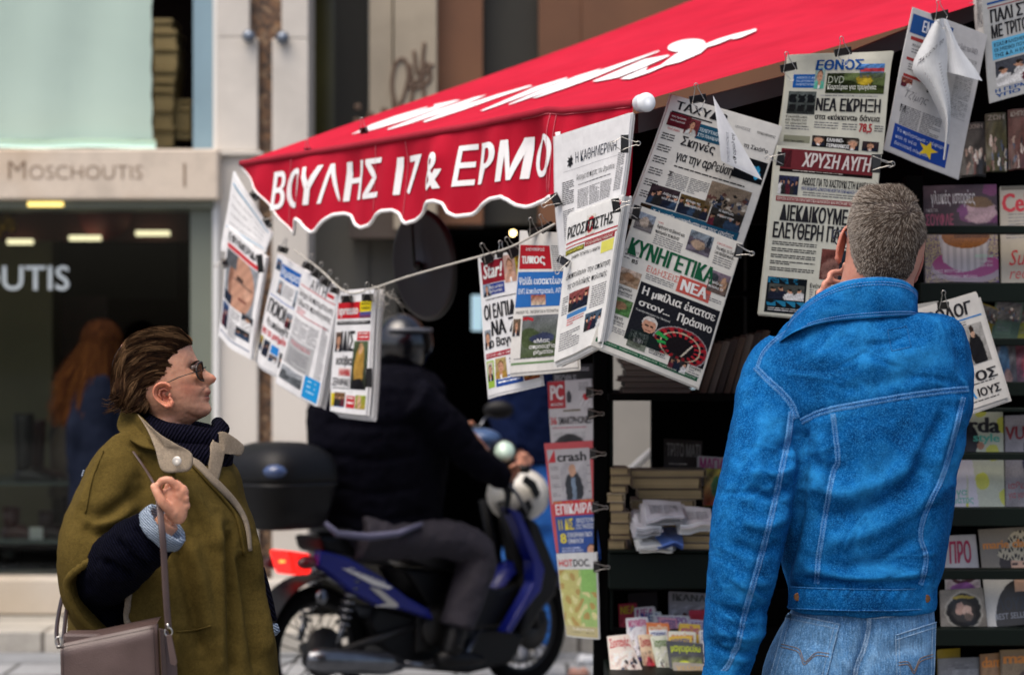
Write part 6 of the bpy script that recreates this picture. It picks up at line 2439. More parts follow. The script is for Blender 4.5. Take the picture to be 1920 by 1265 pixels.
def stitches(mb, bvh, pts, off=0.0022, step=5.2, r=0.00085, dash=0.62):
 """short thread stitches along a traced line"""
 L = smooth_path(pts, 10) if len(pts) > 2 else [np.array(pts[0]) * (1 - t) + np.array(pts[1]) * t for t in np.linspace(0, 1, 40)]
 L = np.array([q[:2] for q in L])
 s = np.concatenate([[0], np.cumsum(np.hypot(*(L[1:] - L[:-1]).T))])
 t = 0
 while t + step * dash < s[-1]:
  a = [np.interp(t, s, L[:, i]) for i in (0, 1)]
  b = [np.interp(t + step * dash, s, L[:, i]) for i in (0, 1)]
  p, q = cast(bvh, *a, off), cast(bvh, *b, off)
  if p is not None and q is not None and (p - q).length < .03:
   mb.tube([p, (p + q) / 2 + (p - q).orthogonal().normalized() * .0, q], r, 4)
  t += step


def finger(mb, pts, r0=.0088, r1=.0068, n=10):
 sp = smooth_path(pts, 4)
 m = len(sp)
 rs = [lerp(r0, r1, i / (m - 1)) * (1.0 + .10 * math.exp(-((i / (m - 1) - .5) / .08) ** 2)) for i in range(m)]
 P3 = [P(q[0], q[1], q[2]) for q in sp]
 mb.tube(P3, rs, n)
 mb.ball(P3[-1], rs[-1] * 1.0, nu=10, nv=8)
 mb.ball(P3[0], rs[0] * 1.15, nu=10, nv=8)


# ------------------------------------------------------------------ the man in the denim jacket
DENIM = denim_mat("blue_denim", (0.0005, 0.028, 0.112), (0.0012, 0.066, 0.222), (0.016, 0.180, 0.44))
DENIM_SEAM = denim_mat("worn_denim_seam", (0.003, 0.040, 0.15), (0.010, 0.10, 0.30), (0.10, 0.28, 0.52))
JEAN = denim_mat("faded_jeans", (0.035, 0.115, 0.26), (0.075, 0.19, 0.36), (0.17, 0.31, 0.48), 0.55)
JEAN_SEAM = denim_mat("worn_jeans_seam", (0.07, 0.16, 0.30), (0.14, 0.26, 0.42), (0.34, 0.46, 0.60), 0.3)
THREAD_B = mat("pale_blue_thread", '#5a86bd', 0.8, 0.15, 60)
THREAD_T = mat("tan_thread", '#6e5a48', 0.8, 0.2, 60)
MD = 5.42
mb = MB()
mb.loft([row(*r, n=40, e=2.1) for r in rows_dense([(352, 1624, 1690, 5.43, .045), (364, 1609, 1704, 5.43, .068), (384, 1600, 1718, 5.43, .086), (410, 1592, 1729, 5.435, .097), (438, 1589, 1734, 5.44, .101), (466, 1588, 1733, 5.445, .100), (490, 1585, 1727, 5.45, .094), (510, 1581, 1720, 5.45, .085), (528, 1577, 1713, 5.45, .075), (560, 1572, 1713, 5.45, .070), (600, 1560, 1720, 5.45, .072), (625, 1520, 1745, 5.44, .08)], 3)])
# brow, nose, cheeks and chin on the far side, turned up to the papers
mb.ball(P(1640, 452, 5.535), (.058, .030, .045))
mb.ball(P(1640, 500, 5.525), (.050, .035, .040))
mb.ball(P(1632, 520, 5.540), (.030, .030, .022))
mb.tube([P(1638, 425, 5.555), P(1634, 452, 5.572), P(1632, 470, 5.578)], [.010, .013, .016], 10)
mb.ball(P(1632, 492, 5.562), (.024, .010, .010))
mb.ball(P(1640, 415, 5.53), (.055, .02, .018))
# hidden trunk, arms and legs so that head, neck and hands belong to one body
mb.loft([row(*r, n=28) for r in rows_dense([(620, 1510, 1750, 5.44, .07), (660, 1480, 1790, 5.44, .09), (760, 1500, 1790, 5.44, .10), (900, 1520, 1770, 5.44, .11), (1060, 1510, 1740, 5.44, .11), (1200, 1500, 1735, 5.44, .115), (1310, 1500, 1725, 5.44, .115)], 2)])
limb(mb, [(1478, 690, 5.42, .048), (1448, 820, 5.38, .044), (1415, 950, 5.33, .040), (1388, 1110, 5.33, .034), (1366, 1240, 5.34, .027)], 14)
limb(mb, [(1770, 690, 5.44, .048), (1770, 770, 5.52, .044), (1756, 835, 5.66, .040), (1680, 720, 5.74, .034), (1605, 600, 5.70, .028), (1585, 560, 5.67, .028)], 14)
for lx in (1550, 1680):
 limb(mb, [(lx, 1280, 5.44, .085), (lx, 1480, 5.44, .07), (lx, 1600, 5.44, .055), (lx - 4, 1720, 5.45, .05), (lx - 4, 1890, 5.46, .036)], 16)
# the hand held to the chin: palm, four bent fingers and the thumb
mb.ball(P(1588, 542, 5.665), (.026, .018, .034), rot=Matrix.Rotation(.5, 3, 'Y'))
finger(mb, [(1588, 516, 5.66), (1572, 510, 5.645), (1557, 513, 5.63), (1555, 522, 5.62)], .0080, .0066)
finger(mb, [(1582, 533, 5.65), (1562, 528, 5.63), (1546, 531, 5.615), (1545, 539, 5.61)], .0080, .007)
finger(mb, [(1580, 550, 5.645), (1556, 545, 5.62), (1535, 548, 5.61), (1537, 556, 5.605)], .0080, .007)
finger(mb, [(1578, 566, 5.645), (1558, 563, 5.62), (1544, 566, 5.61), (1547, 573, 5.605)], .008, .006)
finger(mb, [(1590, 530, 5.65), (1588, 510, 5.645), (1584, 497, 5.635)], .0095, .0075)
# the other hand below the cuff
mb.ball(P(1362, 1272, 5.335), (.026, .018, .042))
for i, (x, l) in enumerate(((1340, 60), (1352, 72), (1366, 76), (1380, 66))):
 finger(mb, [(x + 2, 1296, 5.335), (x - 3, 1296 + l * .5, 5.325), (x - 1, 1296 + l, 5.335)], .0088, .007)
finger(mb, [(1384, 1268, 5.34), (1394, 1298, 5.33), (1393, 1326, 5.33)], .0095, .0075)
man = mb.build('person', SKINM)
# ears
tag(remesh(man, 0.0042, 2, .5), "man seen from behind in a blue denim jacket looking up at the papers", "person")
co, no = vdata(man)
px, py = topx(co)
near = co[:, 1] < 5.47
hl = np.interp(px, [1570, 1588, 1596, 1608, 1645, 1700, 1712, 1722, 1740], [395, 415, 480, 512, 530, 524, 508, 470, 440])
hairy = ((near & (py < hl)) | (~near & (py < 398))) & (px > 1578)
skin = np.tile(np.array(rgb('#bd8a76')), (len(co), 1))
red_ = np.exp(-((py - 530) / 40.0) ** 2)[:, None]
skin = skin * (1 - .18 * red_) + np.array(rgb('#b5705f')) * .18 * red_
scalp = np.array(rgb('#3f342c'))
sidef = np.clip((1612 - px) / 26, 0, 1)[:, None]  # left side paler: greyer hair, with its lit side put into the colour
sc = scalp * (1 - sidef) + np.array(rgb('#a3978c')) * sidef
skin[hairy] = sc[hairy]
vcol(man, skin)


def ear_part(name, top, bot, d, depth, out, parent, colr):
 """ear built between a top and a bottom picture point; out = how far the rim stands off, to the right if positive"""
 e = MB()
 t, b = P(*top, d), P(*bot, d)
 up = (t - b)
 h = up.length
 up.normalize()
 o = V((1 if out > 0 else -1, -.12, 0))
 back = V((0, -1, 0))
 w = abs(out)
 # concha shell as a cupped grid from the head outward
 def f(u, v):
  ang = v * math.pi
  ln = h * (.5 - .5 * math.cos(ang))
  rr = depth * (math.sin(ang) ** .75) * (1 - .25 * v)
  cup = math.sin(u * math.pi * .5)
  return b + up * (h - ln) + V((0, 1, 0)) * (rr * (1 - u) * 1.0 - rr * .35) * .9 + o * (w * (cup ** 1.4) * math.sin(ang) ** .6 * (1 - .35 * v)) + up * (.10 * h * u * (1 - v))
 e.grid(f, 10, 18, 0, rgb(colr))
 e.grid(lambda u, v: f(u, v) + back * .004 * math.sin(math.pi * v) - o * .003, 10, 18, 0, rgb(colr), flip=True)
 rim = [f(1, v) + back * .002 for v in np.linspace(.03, .97, 20)]
 e.tube(rim, [.0022 + .0018 * math.sin(math.pi * i / 19) + (.0022 if i > 14 else 0) for i in range(20)], 8, col=shade(rgb(colr), 1.05))
 return e.build(name, SKINM, parent)


ear_part('ear', (1593, 430), (1575, 492), 5.47, .030, -.020, man, '#b97866')
ear_part('ear', (1719, 474), (1706, 530), 5.47, .028, .017, man, '#a86c5e')
# short hair: thousands of small tapering strands
hair = MB()
tri = man.data.polygons
verts = co
whorl = P(1700, 402, 5.36)
R = random.Random(3)
polys = [p for p in tri if all(hairy[i] for i in p.vertices)]
areas = np.array([p.area for p in polys])
cum = np.cumsum(areas)
cnt = 26000
for q in np.searchsorted(cum, np.random.RandomState(5).rand(cnt) * cum[-1]):
 p = polys[min(q, len(polys) - 1)]
 vv = [V(verts[i]) for i in p.vertices]
 a, b = R.random(), R.random()
 base = vv[0].lerp(vv[1], a).lerp(vv[-1].lerp(vv[-2], a), b)
 n_ = p.normal
 fl = (base - whorl)
 fl = fl - n_ * fl.dot(n_)
 if fl.length < 1e-5:
  fl = n_.orthogonal()
 fl.normalize()
 fl = (fl + V((0, .5 if base.z > P(0, 400, 5.43).z else 0, -.25)) + V((R.gauss(0, .2), R.gauss(0, .2), R.gauss(0, .2)))).normalized()
 hpx_, hpy_ = CX + base.x / base.y * FPX, CY - (base.z - CAMZ) / base.y * FPX
 ln = lerp(.013, .0045, max(0, min(1, (hpy_ - 390) / 110))) * R.uniform(.7, 1.25)
 if hpx_ < 1615:
  ln *= .7
 lift = .30 if hpy_ > 380 else .8
 m_ = base + (fl * .7 + n_ * lift) * ln * .5
 e_ = base + (fl * 1.0 + n_ * (lift * .75)) * ln
 w_ = (e_ - base).cross(n_).normalized() * R.uniform(.0003, .0006)
 g = R.random()
 light = max(0, min(1, (1645 - hpx_) / 45))  # more pale strands on the left, the lit side of the head
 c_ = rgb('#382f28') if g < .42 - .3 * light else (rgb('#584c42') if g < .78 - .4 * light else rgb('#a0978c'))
 hair.add([base - w_, base + w_, m_ + w_ * .8, m_ - w_ * .8, e_], [(0, 1, 2, 3), (3, 2, 4)], 0, shade(c_, R.uniform(.85, 1.15)))
hair.build('hair', HAIRM, man)
# spectacles: earpiece over the left ear, frame and lenses in front of the face
gl = MB()
GLM = mat("dark_blue_acetate", '#151a2a', 0.3, 0.1)
gl.tube([P(1592, 456, 5.43), P(1590, 445, 5.44), P(1586, 436, 5.455), P(1580, 433, 5.47), P(1572, 434, 5.50), P(1566, 437, 5.545)], .0021, 8)
gl.tube([P(1566, 431, 5.55), P(1562, 434, 5.555), P(1561, 444, 5.555), P(1566, 450, 5.55)], .0022, 8)
gl.tube([P(1729, 456, 5.43), P(1728, 440, 5.46), P(1722, 437, 5.52), P(1712, 437, 5.555)], .0019, 8)
for cx_ in (1590, 1668):
 gl.tube([P(cx_ + 26 * math.cos(t), 447 + 19 * math.sin(t), 5.575) for t in np.linspace(0, 2 * math.pi, 25)[:-1]], .0018, 6, closed=True)
gl.tube([P(1616, 442, 5.575), P(1630, 438, 5.582), P(1642, 442, 5.575)], .0018, 6)
gl.build('spectacles', GLM, man)

# --- jacket
J = MB()
J.loft([row(*r, n=56, e=2.35) for r in rows_dense([(583, 1545, 1700, 5.42, .06), (591, 1510, 1772, 5.42, .085), (602, 1482, 1796, 5.42, .10), (620, 1462, 1809, 5.42, .112), (650, 1446, 1819, 5.42, .125), (695, 1440, 1824, 5.42, .138), (745, 1446, 1822, 5.42, .145), (795, 1456, 1814, 5.42, .15), (850, 1462, 1807, 5.42, .153), (920, 1464, 1791, 5.42, .154), (1000, 1462, 1777, 5.42, .152), (1060, 1466, 1768, 5.42, .148), (1092, 1476, 1760, 5.42, .140), (1100, 1480, 1757, 5.42, .139), (1138, 1477, 1756, 5.42, .139), (1143, 1480, 1753, 5.42, .134)], 3)])
limb(J, [(1480, 655, 5.42, .055), (1456, 690, 5.42, .069), (1447, 740, 5.41, .078), (1442, 800, 5.385, .083), (1429, 880, 5.345, .087), (1412, 955, 5.32, .087), (1399, 1030, 5.315, .082), (1386, 1110, 5.32, .075), (1374, 1190, 5.33, .066), (1364, 1245, 5.335, .053), (1361, 1262, 5.335, .050)], 28)
limb(J, [(1755, 645, 5.42, .055), (1772, 690, 5.44, .066), (1768, 745, 5.50, .070), (1752, 815, 5.63, .071), (1735, 830, 5.70, .066), (1690, 740, 5.76, .056), (1625, 640, 5.73, .046), (1592, 580, 5.68, .040)], 24)
jacket = J.build('denim_jacket', DENIM, man)
remesh(jacket, 0.0055, 5, .5)
crumple(jacket, 0.004, 9.0, 1, (1, 1, .7))
crumple(jacket, 0.0017, 28.0, 5)
fold(jacket, [
 # sleeve: drag lines and elbow creases
 ([(1512, 790), (1490, 830), (1440, 850)], 12, -.008), ([(1500, 870), (1455, 890), (1400, 880)], 11, .007), ([(1496, 905), (1450, 930), (1392, 915)], 9, -.007),
 ([(1484, 960), (1440, 985), (1385, 975)], 11, .006), ([(1474, 1010), (1430, 1035), (1365, 1015)], 10, -.006), ([(1400, 700), (1386, 790), (1372, 900)], 15, .005),
 ([(1465, 1070), (1425, 1095), (1360, 1085)], 12, .005), ([(1452, 1130), (1410, 1150), (1345, 1140)], 9, -.006), ([(1440, 1175), (1400, 1195), (1335, 1180)], 10, .006), ([(1425, 1215), (1385, 1225), (1330, 1205)], 8, -.006),
 ([(1430, 760), (1425, 840), (1410, 920)], 14, .004), ([(1420, 1000), (1405, 1080), (1385, 1160)], 16, .004),
 # the groove between sleeve and back
 ([(1506, 800), (1504, 900), (1490, 1000), (1462, 1100)], 10, -.009),
 # back: pull lines from the armpits and the raised arm
 ([(1530, 800), (1545, 850), (1535, 905), (1510, 930)], 13, .007), ([(1512, 860), (1560, 880), (1600, 870)], 12, -.006), ([(1510, 905), (1580, 925), (1660, 900), (1720, 860)], 17, .008),
 ([(1520, 965), (1600, 960), (1690, 920), (1760, 860)], 15, -.008), ([(1530, 1020), (1620, 1000), (1710, 955), (1775, 900)], 18, .007), ([(1560, 1070), (1650, 1050), (1730, 1000)], 13, -.006),
 ([(1800, 760), (1770, 830), (1752, 900)], 14, .008), ([(1778, 770), (1740, 840), (1715, 900)], 13, -.007), ([(1812, 790), (1796, 850), (1788, 910)], 9, -.008),
 ([(1600, 780), (1620, 850), (1610, 930)], 16, .004), ([(1690, 780), (1680, 850), (1650, 930)], 18, -.004), ([(1500, 1060), (1560, 1075), (1640, 1083), (1740, 1070)], 11, .007), ([(1505, 1085), (1600, 1092), (1750, 1086)], 6, -.005),
 # yoke
 ([(1480, 640), (1530, 665), (1590, 660)], 14, .004), ([(1600, 690), (1690, 670), (1770, 640)], 18, .004), ([(1780, 610), (1800, 660), (1812, 720)], 12, -.005), ([(1560, 730), (1640, 722), (1730, 700)], 14, -.003)])
RC = random.Random(21)
cre = []
for _ in range(46):      # short sharp creases, mostly across the sleeve and down from the armpits
 if RC.random() < .55:
  y_ = RC.choice([RC.gauss(900, 45), RC.gauss(1150, 60), RC.uniform(760, 1230)])
  c_ = interp(y_, [700, 800, 955, 1110, 1240], [1452, 1446, 1415, 1388, 1364])
  x_ = c_ + RC.uniform(-45, 45)
  a_ = RC.gauss(.45, .35)
  l_ = RC.uniform(18, 42)
 else:
  x_, y_ = RC.uniform(1525, 1785), RC.choice([RC.uniform(790, 1080), RC.uniform(1030, 1088), RC.uniform(620, 720)])
  a_ = RC.gauss(-.35 if y_ > 760 else .1, .4)
  l_ = RC.uniform(22, 60)
 dx_, dy_ = math.cos(a_) * l_, math.sin(a_) * l_
 cre.append(([(x_ - dx_, y_ - dy_), (x_ + RC.uniform(-5, 5), y_ + RC.uniform(-6, 6)), (x_ + dx_, y_ + dy_)], RC.uniform(3.2, 5.5), RC.choice([-1, -1, 1]) * RC.uniform(.0011, .0024)))
fold(jacket, cre)
# seams pressed in, then sewn bands laid over them
SEAMS = {
 'yoke_seam': ([(1502, 790), (1530, 776), (1565, 766), (1620, 756), (1700, 742), (1770, 733), (1816, 729)], 13),
 'armhole_seam': ([(1416, 688), (1440, 712), (1466, 736), (1484, 758), (1494, 784)], 13),
 'shoulder_seam': ([(1476, 622), (1450, 640), (1430, 662), (1420, 688)], 7),
 'sleeve_seam': ([(1484, 772), (1476, 830), (1463, 890), (1448, 960), (1430, 1030), (1412, 1095), (1396, 1150), (1384, 1205), (1374, 1225)], 12),
 'back_seam': ([(1562, 776), (1567, 820), (1571, 862), (1564, 880), (1558, 905), (1548, 960), (1540, 1010), (1534, 1050), (1531, 1094)], 11),
 'side_back_seam': ([(1806, 745), (1793, 800), (1780, 850), (1764, 900), (1742, 945), (1728, 985), (1727, 1012), (1736, 1040), (1733, 1070), (1726, 1096)], 10),
 'cuff_seam': ([(1376, 1222), (1366, 1245), (1352, 1262)], 10),
}
fold(jacket, [(p, w * .75, -.0028) for p, w in SEAMS.values()])
jb = bvh_of(jacket)
for nm, (pts, w) in SEAMS.items():
 sb = MB()
 ribbon(sb, jb, pts, w, .0010, 10)
 so = sb.build(nm.split('_')[0] + '_seam' if nm != 'side_back_seam' else 'back_seam', DENIM_SEAM, jacket)
 crumple(so, .0012, 130.0, 3)
 tb = MB()
 L = [np.array(q[:2]) for q in smooth_path(pts, 8)]
 for sgn in (-1, 1):
  off_l = []
  for i, q in enumerate(L):
   t = L[min(i + 1, len(L) - 1)] - L[max(i - 1, 0)]
   t = t / (np.hypot(*t) + 1e-9)
   off_l.append(q + np.array([-t[1], t[0]]) * sgn * w * .27)
  stitches(tb, jb, [tuple(q) for q in off_l], .0026, 5.0, .0006)
 tb.build('stitching', THREAD_B, jacket)
# collar: turned up, one curved band with its own thickness
CB = [(1462, 640, 5.36), (1490, 622, 5.325), (1530, 608, 5.315), (1580, 600, 5.315), (1640, 595, 5.315), (1690, 592, 5.325), (1716, 592, 5.355), (1722, 600, 5.42), (1716, 606, 5.50), (1690, 612, 5.56)]
CT = [(1473, 617, 5.400), (1490, 590, 5.375), (1528, 556, 5.345), (1580, 530, 5.330), (1640, 521, 5.325), (1690, 526, 5.335), (1713, 540, 5.365), (1720, 552, 5.42), (1712, 560, 5.50), (1688, 570, 5.56)]
cbS, ctS = smooth_path(CB, 6), smooth_path(CT, 6)
cm = MB()


def colf(u, v, o=0.0):
 i = u * (len(cbS) - 1)
 j = min(len(cbS) - 2, int(i))
 b = cbS[j] + (cbS[j + 1] - cbS[j]) * (i - j)
 t = ctS[j] + (ctS[j + 1] - ctS[j]) * (i - j)
 q = b + (t - b) * v
 bul = .007 * math.sin(math.pi * v) + .003 * math.sin(u * 26 + v * 3) * math.sin(math.pi * v) + .0012 * math.sin(u * 60)
 p = P(q[0], q[1], q[2] - bul)
 return p + V((0, o, 0))


cm.grid(lambda u, v: colf(u, v), 70, 16)
cm.grid(lambda u, v: colf(u, v, .006), 70, 16, flip=True)
for vv in (0, 1):
 cm.grid(lambda u, v: colf(u, vv, .006 * v), 70, 1, flip=vv == 0)
cm.grid(lambda u, v: colf(0, v, .006 * u), 1, 16)
collar = cm.build('collar', DENIM, jacket)
tr = MB()
tr.tube([colf(u, 1.0, .003) for u in np.linspace(0, .8, 90)], .0022, 6)
tr.tube([colf(0, v, .003) for v in np.linspace(0, 1, 12)], .002, 6)
tr.build('edge', DENIM_SEAM, collar)
tb = MB()
for vv, a_, b_ in ((.90, .03, .8), (.83, .04, .8), (.12, .18, .75), (.05, .15, .75)):
 us = np.linspace(a_, b_, 75)
 for i in range(0, 74):
  tb.tube([colf(us[i], vv) + V((0, -.0012, .0)), colf(lerp(us[i], us[i + 1], .6), vv) + V((0, -.0012, 0))], .0008, 4)
tb.build('stitching', THREAD_B, collar)
# waistband with its copper buttons, sewn label ghost, cuff
wb = MB()
WBT = [(1479, 1099), (1530, 1101), (1600, 1103), (1680, 1104), (1757, 1101)]
WBB = [(1477, 1140), (1530, 1142), (1600, 1144), (1680, 1144), (1756, 1140)]


def wbf(u, v):
 x0 = interp(u, [0, .25, .5, .75, 1], [q[0] for q in WBT])
 x1 = interp(u, [0, .25, .5, .75, 1], [q[0] for q in WBB])
 y0 = interp(u, [0, .25, .5, .75, 1], [q[1] for q in WBT])
 y1 = interp(u, [0, .25, .5, .75, 1], [q[1] for q in WBB])
 x, y = lerp(x0, x1, v), lerp(y0, y1, v)
 a = (1757 - 1479) / 2
 k = max(0.02, 1 - abs((x - 1617.5) / (a + 3)) ** 2.35) ** (1 / 2.35)
 bmp = .0025 * math.sin(u * 85 + 3 * v) * math.exp(-((v - .25) / .2) ** 2) * (1 if math.sin(u * 19) > -.6 else .3)
 return P(x, y, 5.42 - .147 * k - .0045 - bmp - .003 * math.sin(math.pi * v))


wb.grid(wbf, 120, 14)
wb.grid(lambda u, v: wbf(u, 1) + V((0, .02 * v, .003 * v)), 120, 1, flip=False)
wb.grid(lambda u, v: wbf(u, 0) + V((0, .012 * v, 0)), 120, 1, flip=True)
wbo = wb.build('waistband', DENIM, jacket)
e_ = MB()
e_.tube([wbf(u, 1.0) for u in np.linspace(0.01, .99, 90)], .0014, 5)
e_.tube([wbf(u, 0.02) + V((0, -.001, 0)) for u in np.linspace(0.01, .99, 90)], .0011, 5)
e_.build('edge', DENIM_SEAM, wbo)
COPPER = mat("aged_copper", '#6e4a2c', 0.45, 0.3, 90, metallic=0.7)
for u, v in ((.085, .45), (.935, .5)):
 bt = MB()
 c = wbf(u, v)
 bt.lathe(c + V((0, .002, 0)), [(0, 0), (.0088, 0), (.0092, .003), (.0075, .0048), (.006, .0042), (.002, .0052), (0, .0053)], (0, -1, 0), 24)
 bt.build('button', COPPER, wbo)
gh = MB()
q4 = [(1664, 619), (1700, 612), (1708, 650), (1672, 658), (1664, 619)]
gh.tube([h_ for a, b in zip(q4[:-1], q4[1:]) for h_ in on_surface(jb, [a, b], .0014)], .0006, 4)
gh.build('stitching', DENIM_SEAM, jacket)
cf = MB()
cf.tube([P(1362, 1252, 5.335), P(1360, 1275, 5.335), P(1359, 1292, 5.335)], [.0515, .0535, .052], 28, cap=False)
cf.build('cuff', DENIM, jacket)

# --- jeans
K = MB()
K.loft([row(*r, n=48, e=2.3) for r in rows_dense([(1120, 1490, 1748, 5.42, .125), (1145, 1484, 1750, 5.42, .128), (1180, 1462, 1752, 5.42, .138), (1225, 1440, 1752, 5.42, .148), (1270, 1428, 1748, 5.42, .150), (1330, 1426, 1740, 5.42, .142), (1380, 1435, 1730, 5.43, .125)], 3)])
for lx, sx in ((1528, 1), (1668, -1)):
 limb(K, [(lx, 1300, 5.42, .100), (lx, 1450, 5.43, .092), (lx - 2, 1600, 5.44, .075), (lx - 4, 1750, 5.45, .066), (lx - 4, 1895, 5.46, .064)], 24)
jeans = K.build('jeans', JEAN, man)
remesh(jeans, 0.009, 4)
fold(jeans, [([(1632, 1160), (1622, 1215), (1604, 1270), (1598, 1330)], 10, -.012), ([(1480, 1190), (1540, 1210), (1600, 1250)], 14, -.004), ([(1640, 1230), (1690, 1215), (1745, 1205)], 16, -.005), ([(1560, 1230), (1590, 1245), (1610, 1275)], 10, .005)])
kb = bvh_of(jeans)
for pts, w in (([(1630, 1152), (1628, 1180), (1620, 1215), (1606, 1250), (1600, 1300)], 9), ([(1590, 1143), (1612, 1149), (1632, 1155), (1670, 1152), (1730, 1142)], 9)):
 sb = MB()
 ribbon(sb, kb, pts, w, .0015, 10)
 sb.build('seam', JEAN_SEAM, jeans)


def pocket(outline, top):
 pk = MB()
 a, b, c, d = [np.array(q, float) for q in outline]

 def f(u, v, o=.0035):
  q = (a + (b - a) * u) + ((d + (c - d) * u) - (a + (b - a) * u)) * v
  h = cast(kb, q[0], q[1], o)
  return h if h is not None else P(q[0], q[1], 5.29)
 pk.grid(f, 16, 16)
 for e in ([(u, 0) for u in np.linspace(0, 1, 17)], [(1, v) for v in np.linspace(0, 1, 17)], [(0, v) for v in np.linspace(0, 1, 17)]):
  pk.grid(lambda u, v: f(*e[min(16, int(u * 16 + .5))], .0035 * (1 - v)), 16, 1)
 po = pk.build('pocket', JEAN, jeans)
 ed = MB()
 ed.tube([f(u, .0, .004) for u in np.linspace(0, 1, 24)], .0017, 5)
 ed.tube([f(u, .075, .0035) for u in np.linspace(0, 1, 24)], .0012, 5)
 for uu in (0.0, .08, .92, 1.0):
  ed.tube([f(uu, v, .0035) for v in np.linspace(.0, 1, 24)], .0011, 5)
 ed.build('edge', JEAN_SEAM, po)
 ar2 = MB()
 for o_ in (0, .045):
  ar2 = MB()
  ar2.tube([f(u, .50 + o_ + .16 * math.exp(-((u - top) / .10) ** 2) - .10 * abs(u - top) + .10 * (u - top) ** 2, .0042) for u in np.linspace(.05, .95, 40)], .0009, 5)
  ar2.build('stitching', THREAD_T, po)


pocket([(1478, 1150), (1574, 1170), (1544, 1290), (1446, 1270)], .55)
pocket([(1678, 1190), (1752, 1166), (1748, 1290), (1682, 1300)], .45)
for lx in (1528, 1668):
 sh = MB()
 c = P(lx - 4, 0, 5.46)
 sh.loft([[V((c.x + w * math.cos(q), y, max(.0, z + hh * math.sin(q)))) for q in np.linspace(0, 2 * math.pi, 18, endpoint=False)] for y, w, z, hh in ((5.36, .02, .03, .03), (5.39, .04, .045, .045), (5.50, .045, .05, .05), (5.60, .05, .035, .035), (5.68, .035, .025, .025), (5.70, .01, .02, .02))])
 sh.build('shoe', mat("dark_shoe_leather", '#1c1512', 0.45, 0.2, 20), man)
# ------------------------------------------------------------------ the woman in the olive coat
OLIVE = wool_mat("olive_wool", (0.078, 0.054, 0.013), (0.112, 0.078, 0.020), 150)
BEIGE = wool_mat("beige_wool", (0.20, 0.16, 0.115), (0.33, 0.27, 0.20), 220)
NAVY = knit_mat("navy_knit", (0.0008, 0.0008, 0.003), (0.004, 0.0045, 0.013), 55, .6)
NAVYR = knit_mat("navy_ribbed_scarf", (0.0012, 0.0012, 0.004), (0.007, 0.0065, 0.016), 42, -.5)
CUFFK = knit_mat("grey_blue_knit", (0.16, 0.21, 0.28), (0.42, 0.50, 0.60), 70, .9)
WD = 5.44
# head traced as rows: y, back, face, profile, half width
HEAD = [(615, 288, 325, 325, .030), (624, 256, 344, 344, .050), (642, 232, 355, 356, .064), (658, 224, 361, 362, .070), (670, 220, 365, 368, .0725), (680, 218, 368, 375, .073), (688, 217, 370, 381, .073), (694, 217, 372, 388, .0725), (700, 218, 373, 396, .072), (706, 220, 374, 405, .0715), (712, 223, 375, 406.5, .071), (718, 227, 376, 402, .070), (722, 230, 377, 394, .0695), (727, 233, 377.5, 393, .069), (733, 238, 378, 395.5, .068), (738, 243, 378, 394.5, .067), (742, 247, 378, 390.5, .066), (746, 251, 378, 393.5, .0645), (750, 255, 378, 392, .063), (755, 261, 378, 391.5, .061), (761, 267, 378, 395, .058), (767, 273, 376, 397, .054), (773, 279, 372, 395, .050), (779, 285, 363, 388, .047), (786, 289, 352, 374, .048), (796, 291, 346, 358, .050), (815, 290, 347, 354, .053), (845, 280, 356, 358, .060)]
mb = MB()
rings = []
NK = 72
for y, xb, xf, xp, hw in [tuple(q) for q in smooth_path(HEAD, 3)]:
 cx_ = (xb + xf) / 2
 a = (xf - xb) / 2 / FPX * WD
 c = P(cx_, y, WD)
 ext = (xp - xf) / FPX * WD
 nose = math.exp(-((y - 707) / 13.0) ** 2)
 wb = .0085 + .009 * nose + (.020 if y > 724 else .0) + (.006 if y < 690 else 0)
 rg = []
 for k in range(NK):
  t = 2 * math.pi * k / NK
  ct, st = math.cos(t), math.sin(t)
  e = 2.35
  x = math.copysign(abs(ct) ** (2 / e), ct) * a
  yy = math.copysign(abs(st) ** (2 / e), st) * hw
  if ct > 0:
   x += ext * math.exp(-(yy / wb) ** 2)
   # eye sockets, cheekbones, corners of the mouth
   x -= .010 * math.exp(-((y - 689) / 7.0) ** 2) * math.exp(-((abs(yy) - .030) / .013) ** 2)
   x += .006 * math.exp(-((y - 708) / 12.0) ** 2) * math.exp(-((abs(yy) - .042) / .018) ** 2)
   x -= .003 * math.exp(-((y - 742) / 5.0) ** 2) * math.exp(-((abs(yy) - .024) / .008) ** 2)
   x += .003 * math.exp(-((y - 730) / 9.0) ** 2) * math.exp(-((abs(yy) - .030) / .012) ** 2)
  rg.append(c + V((x, yy, 0)))
 rings.append(rg)
mb.loft(rings)
# hidden trunk, arms and legs
mb.loft([row(*r, n=28) for r in rows_dense([(830, 268, 372, WD, .055), (870, 235, 400, WD, .10), (960, 215, 410, WD, .12), (1100, 215, 420, WD, .13), (1250, 210, 440, WD, .14), (1380, 215, 430, WD, .14)], 2)])
limb(mb, [(245, 880, 5.40, .05), (215, 980, 5.36, .044), (195, 1080, 5.32, .036), (240, 1040, 5.17, .034), (290, 1003, 5.105, .028), (318, 976, 5.095, .0255)], 14)
limb(mb, [(390, 880, 5.52, .05), (430, 1000, 5.60, .044), (466, 1110, 5.60, .038), (496, 1200, 5.58, .027)], 14)
for lx in (270, 370):
 limb(mb, [(lx, 1330, WD, .085), (lx, 1550, WD, .065), (lx, 1720, WD, .05), (lx, 1880, WD, .036)], 14)
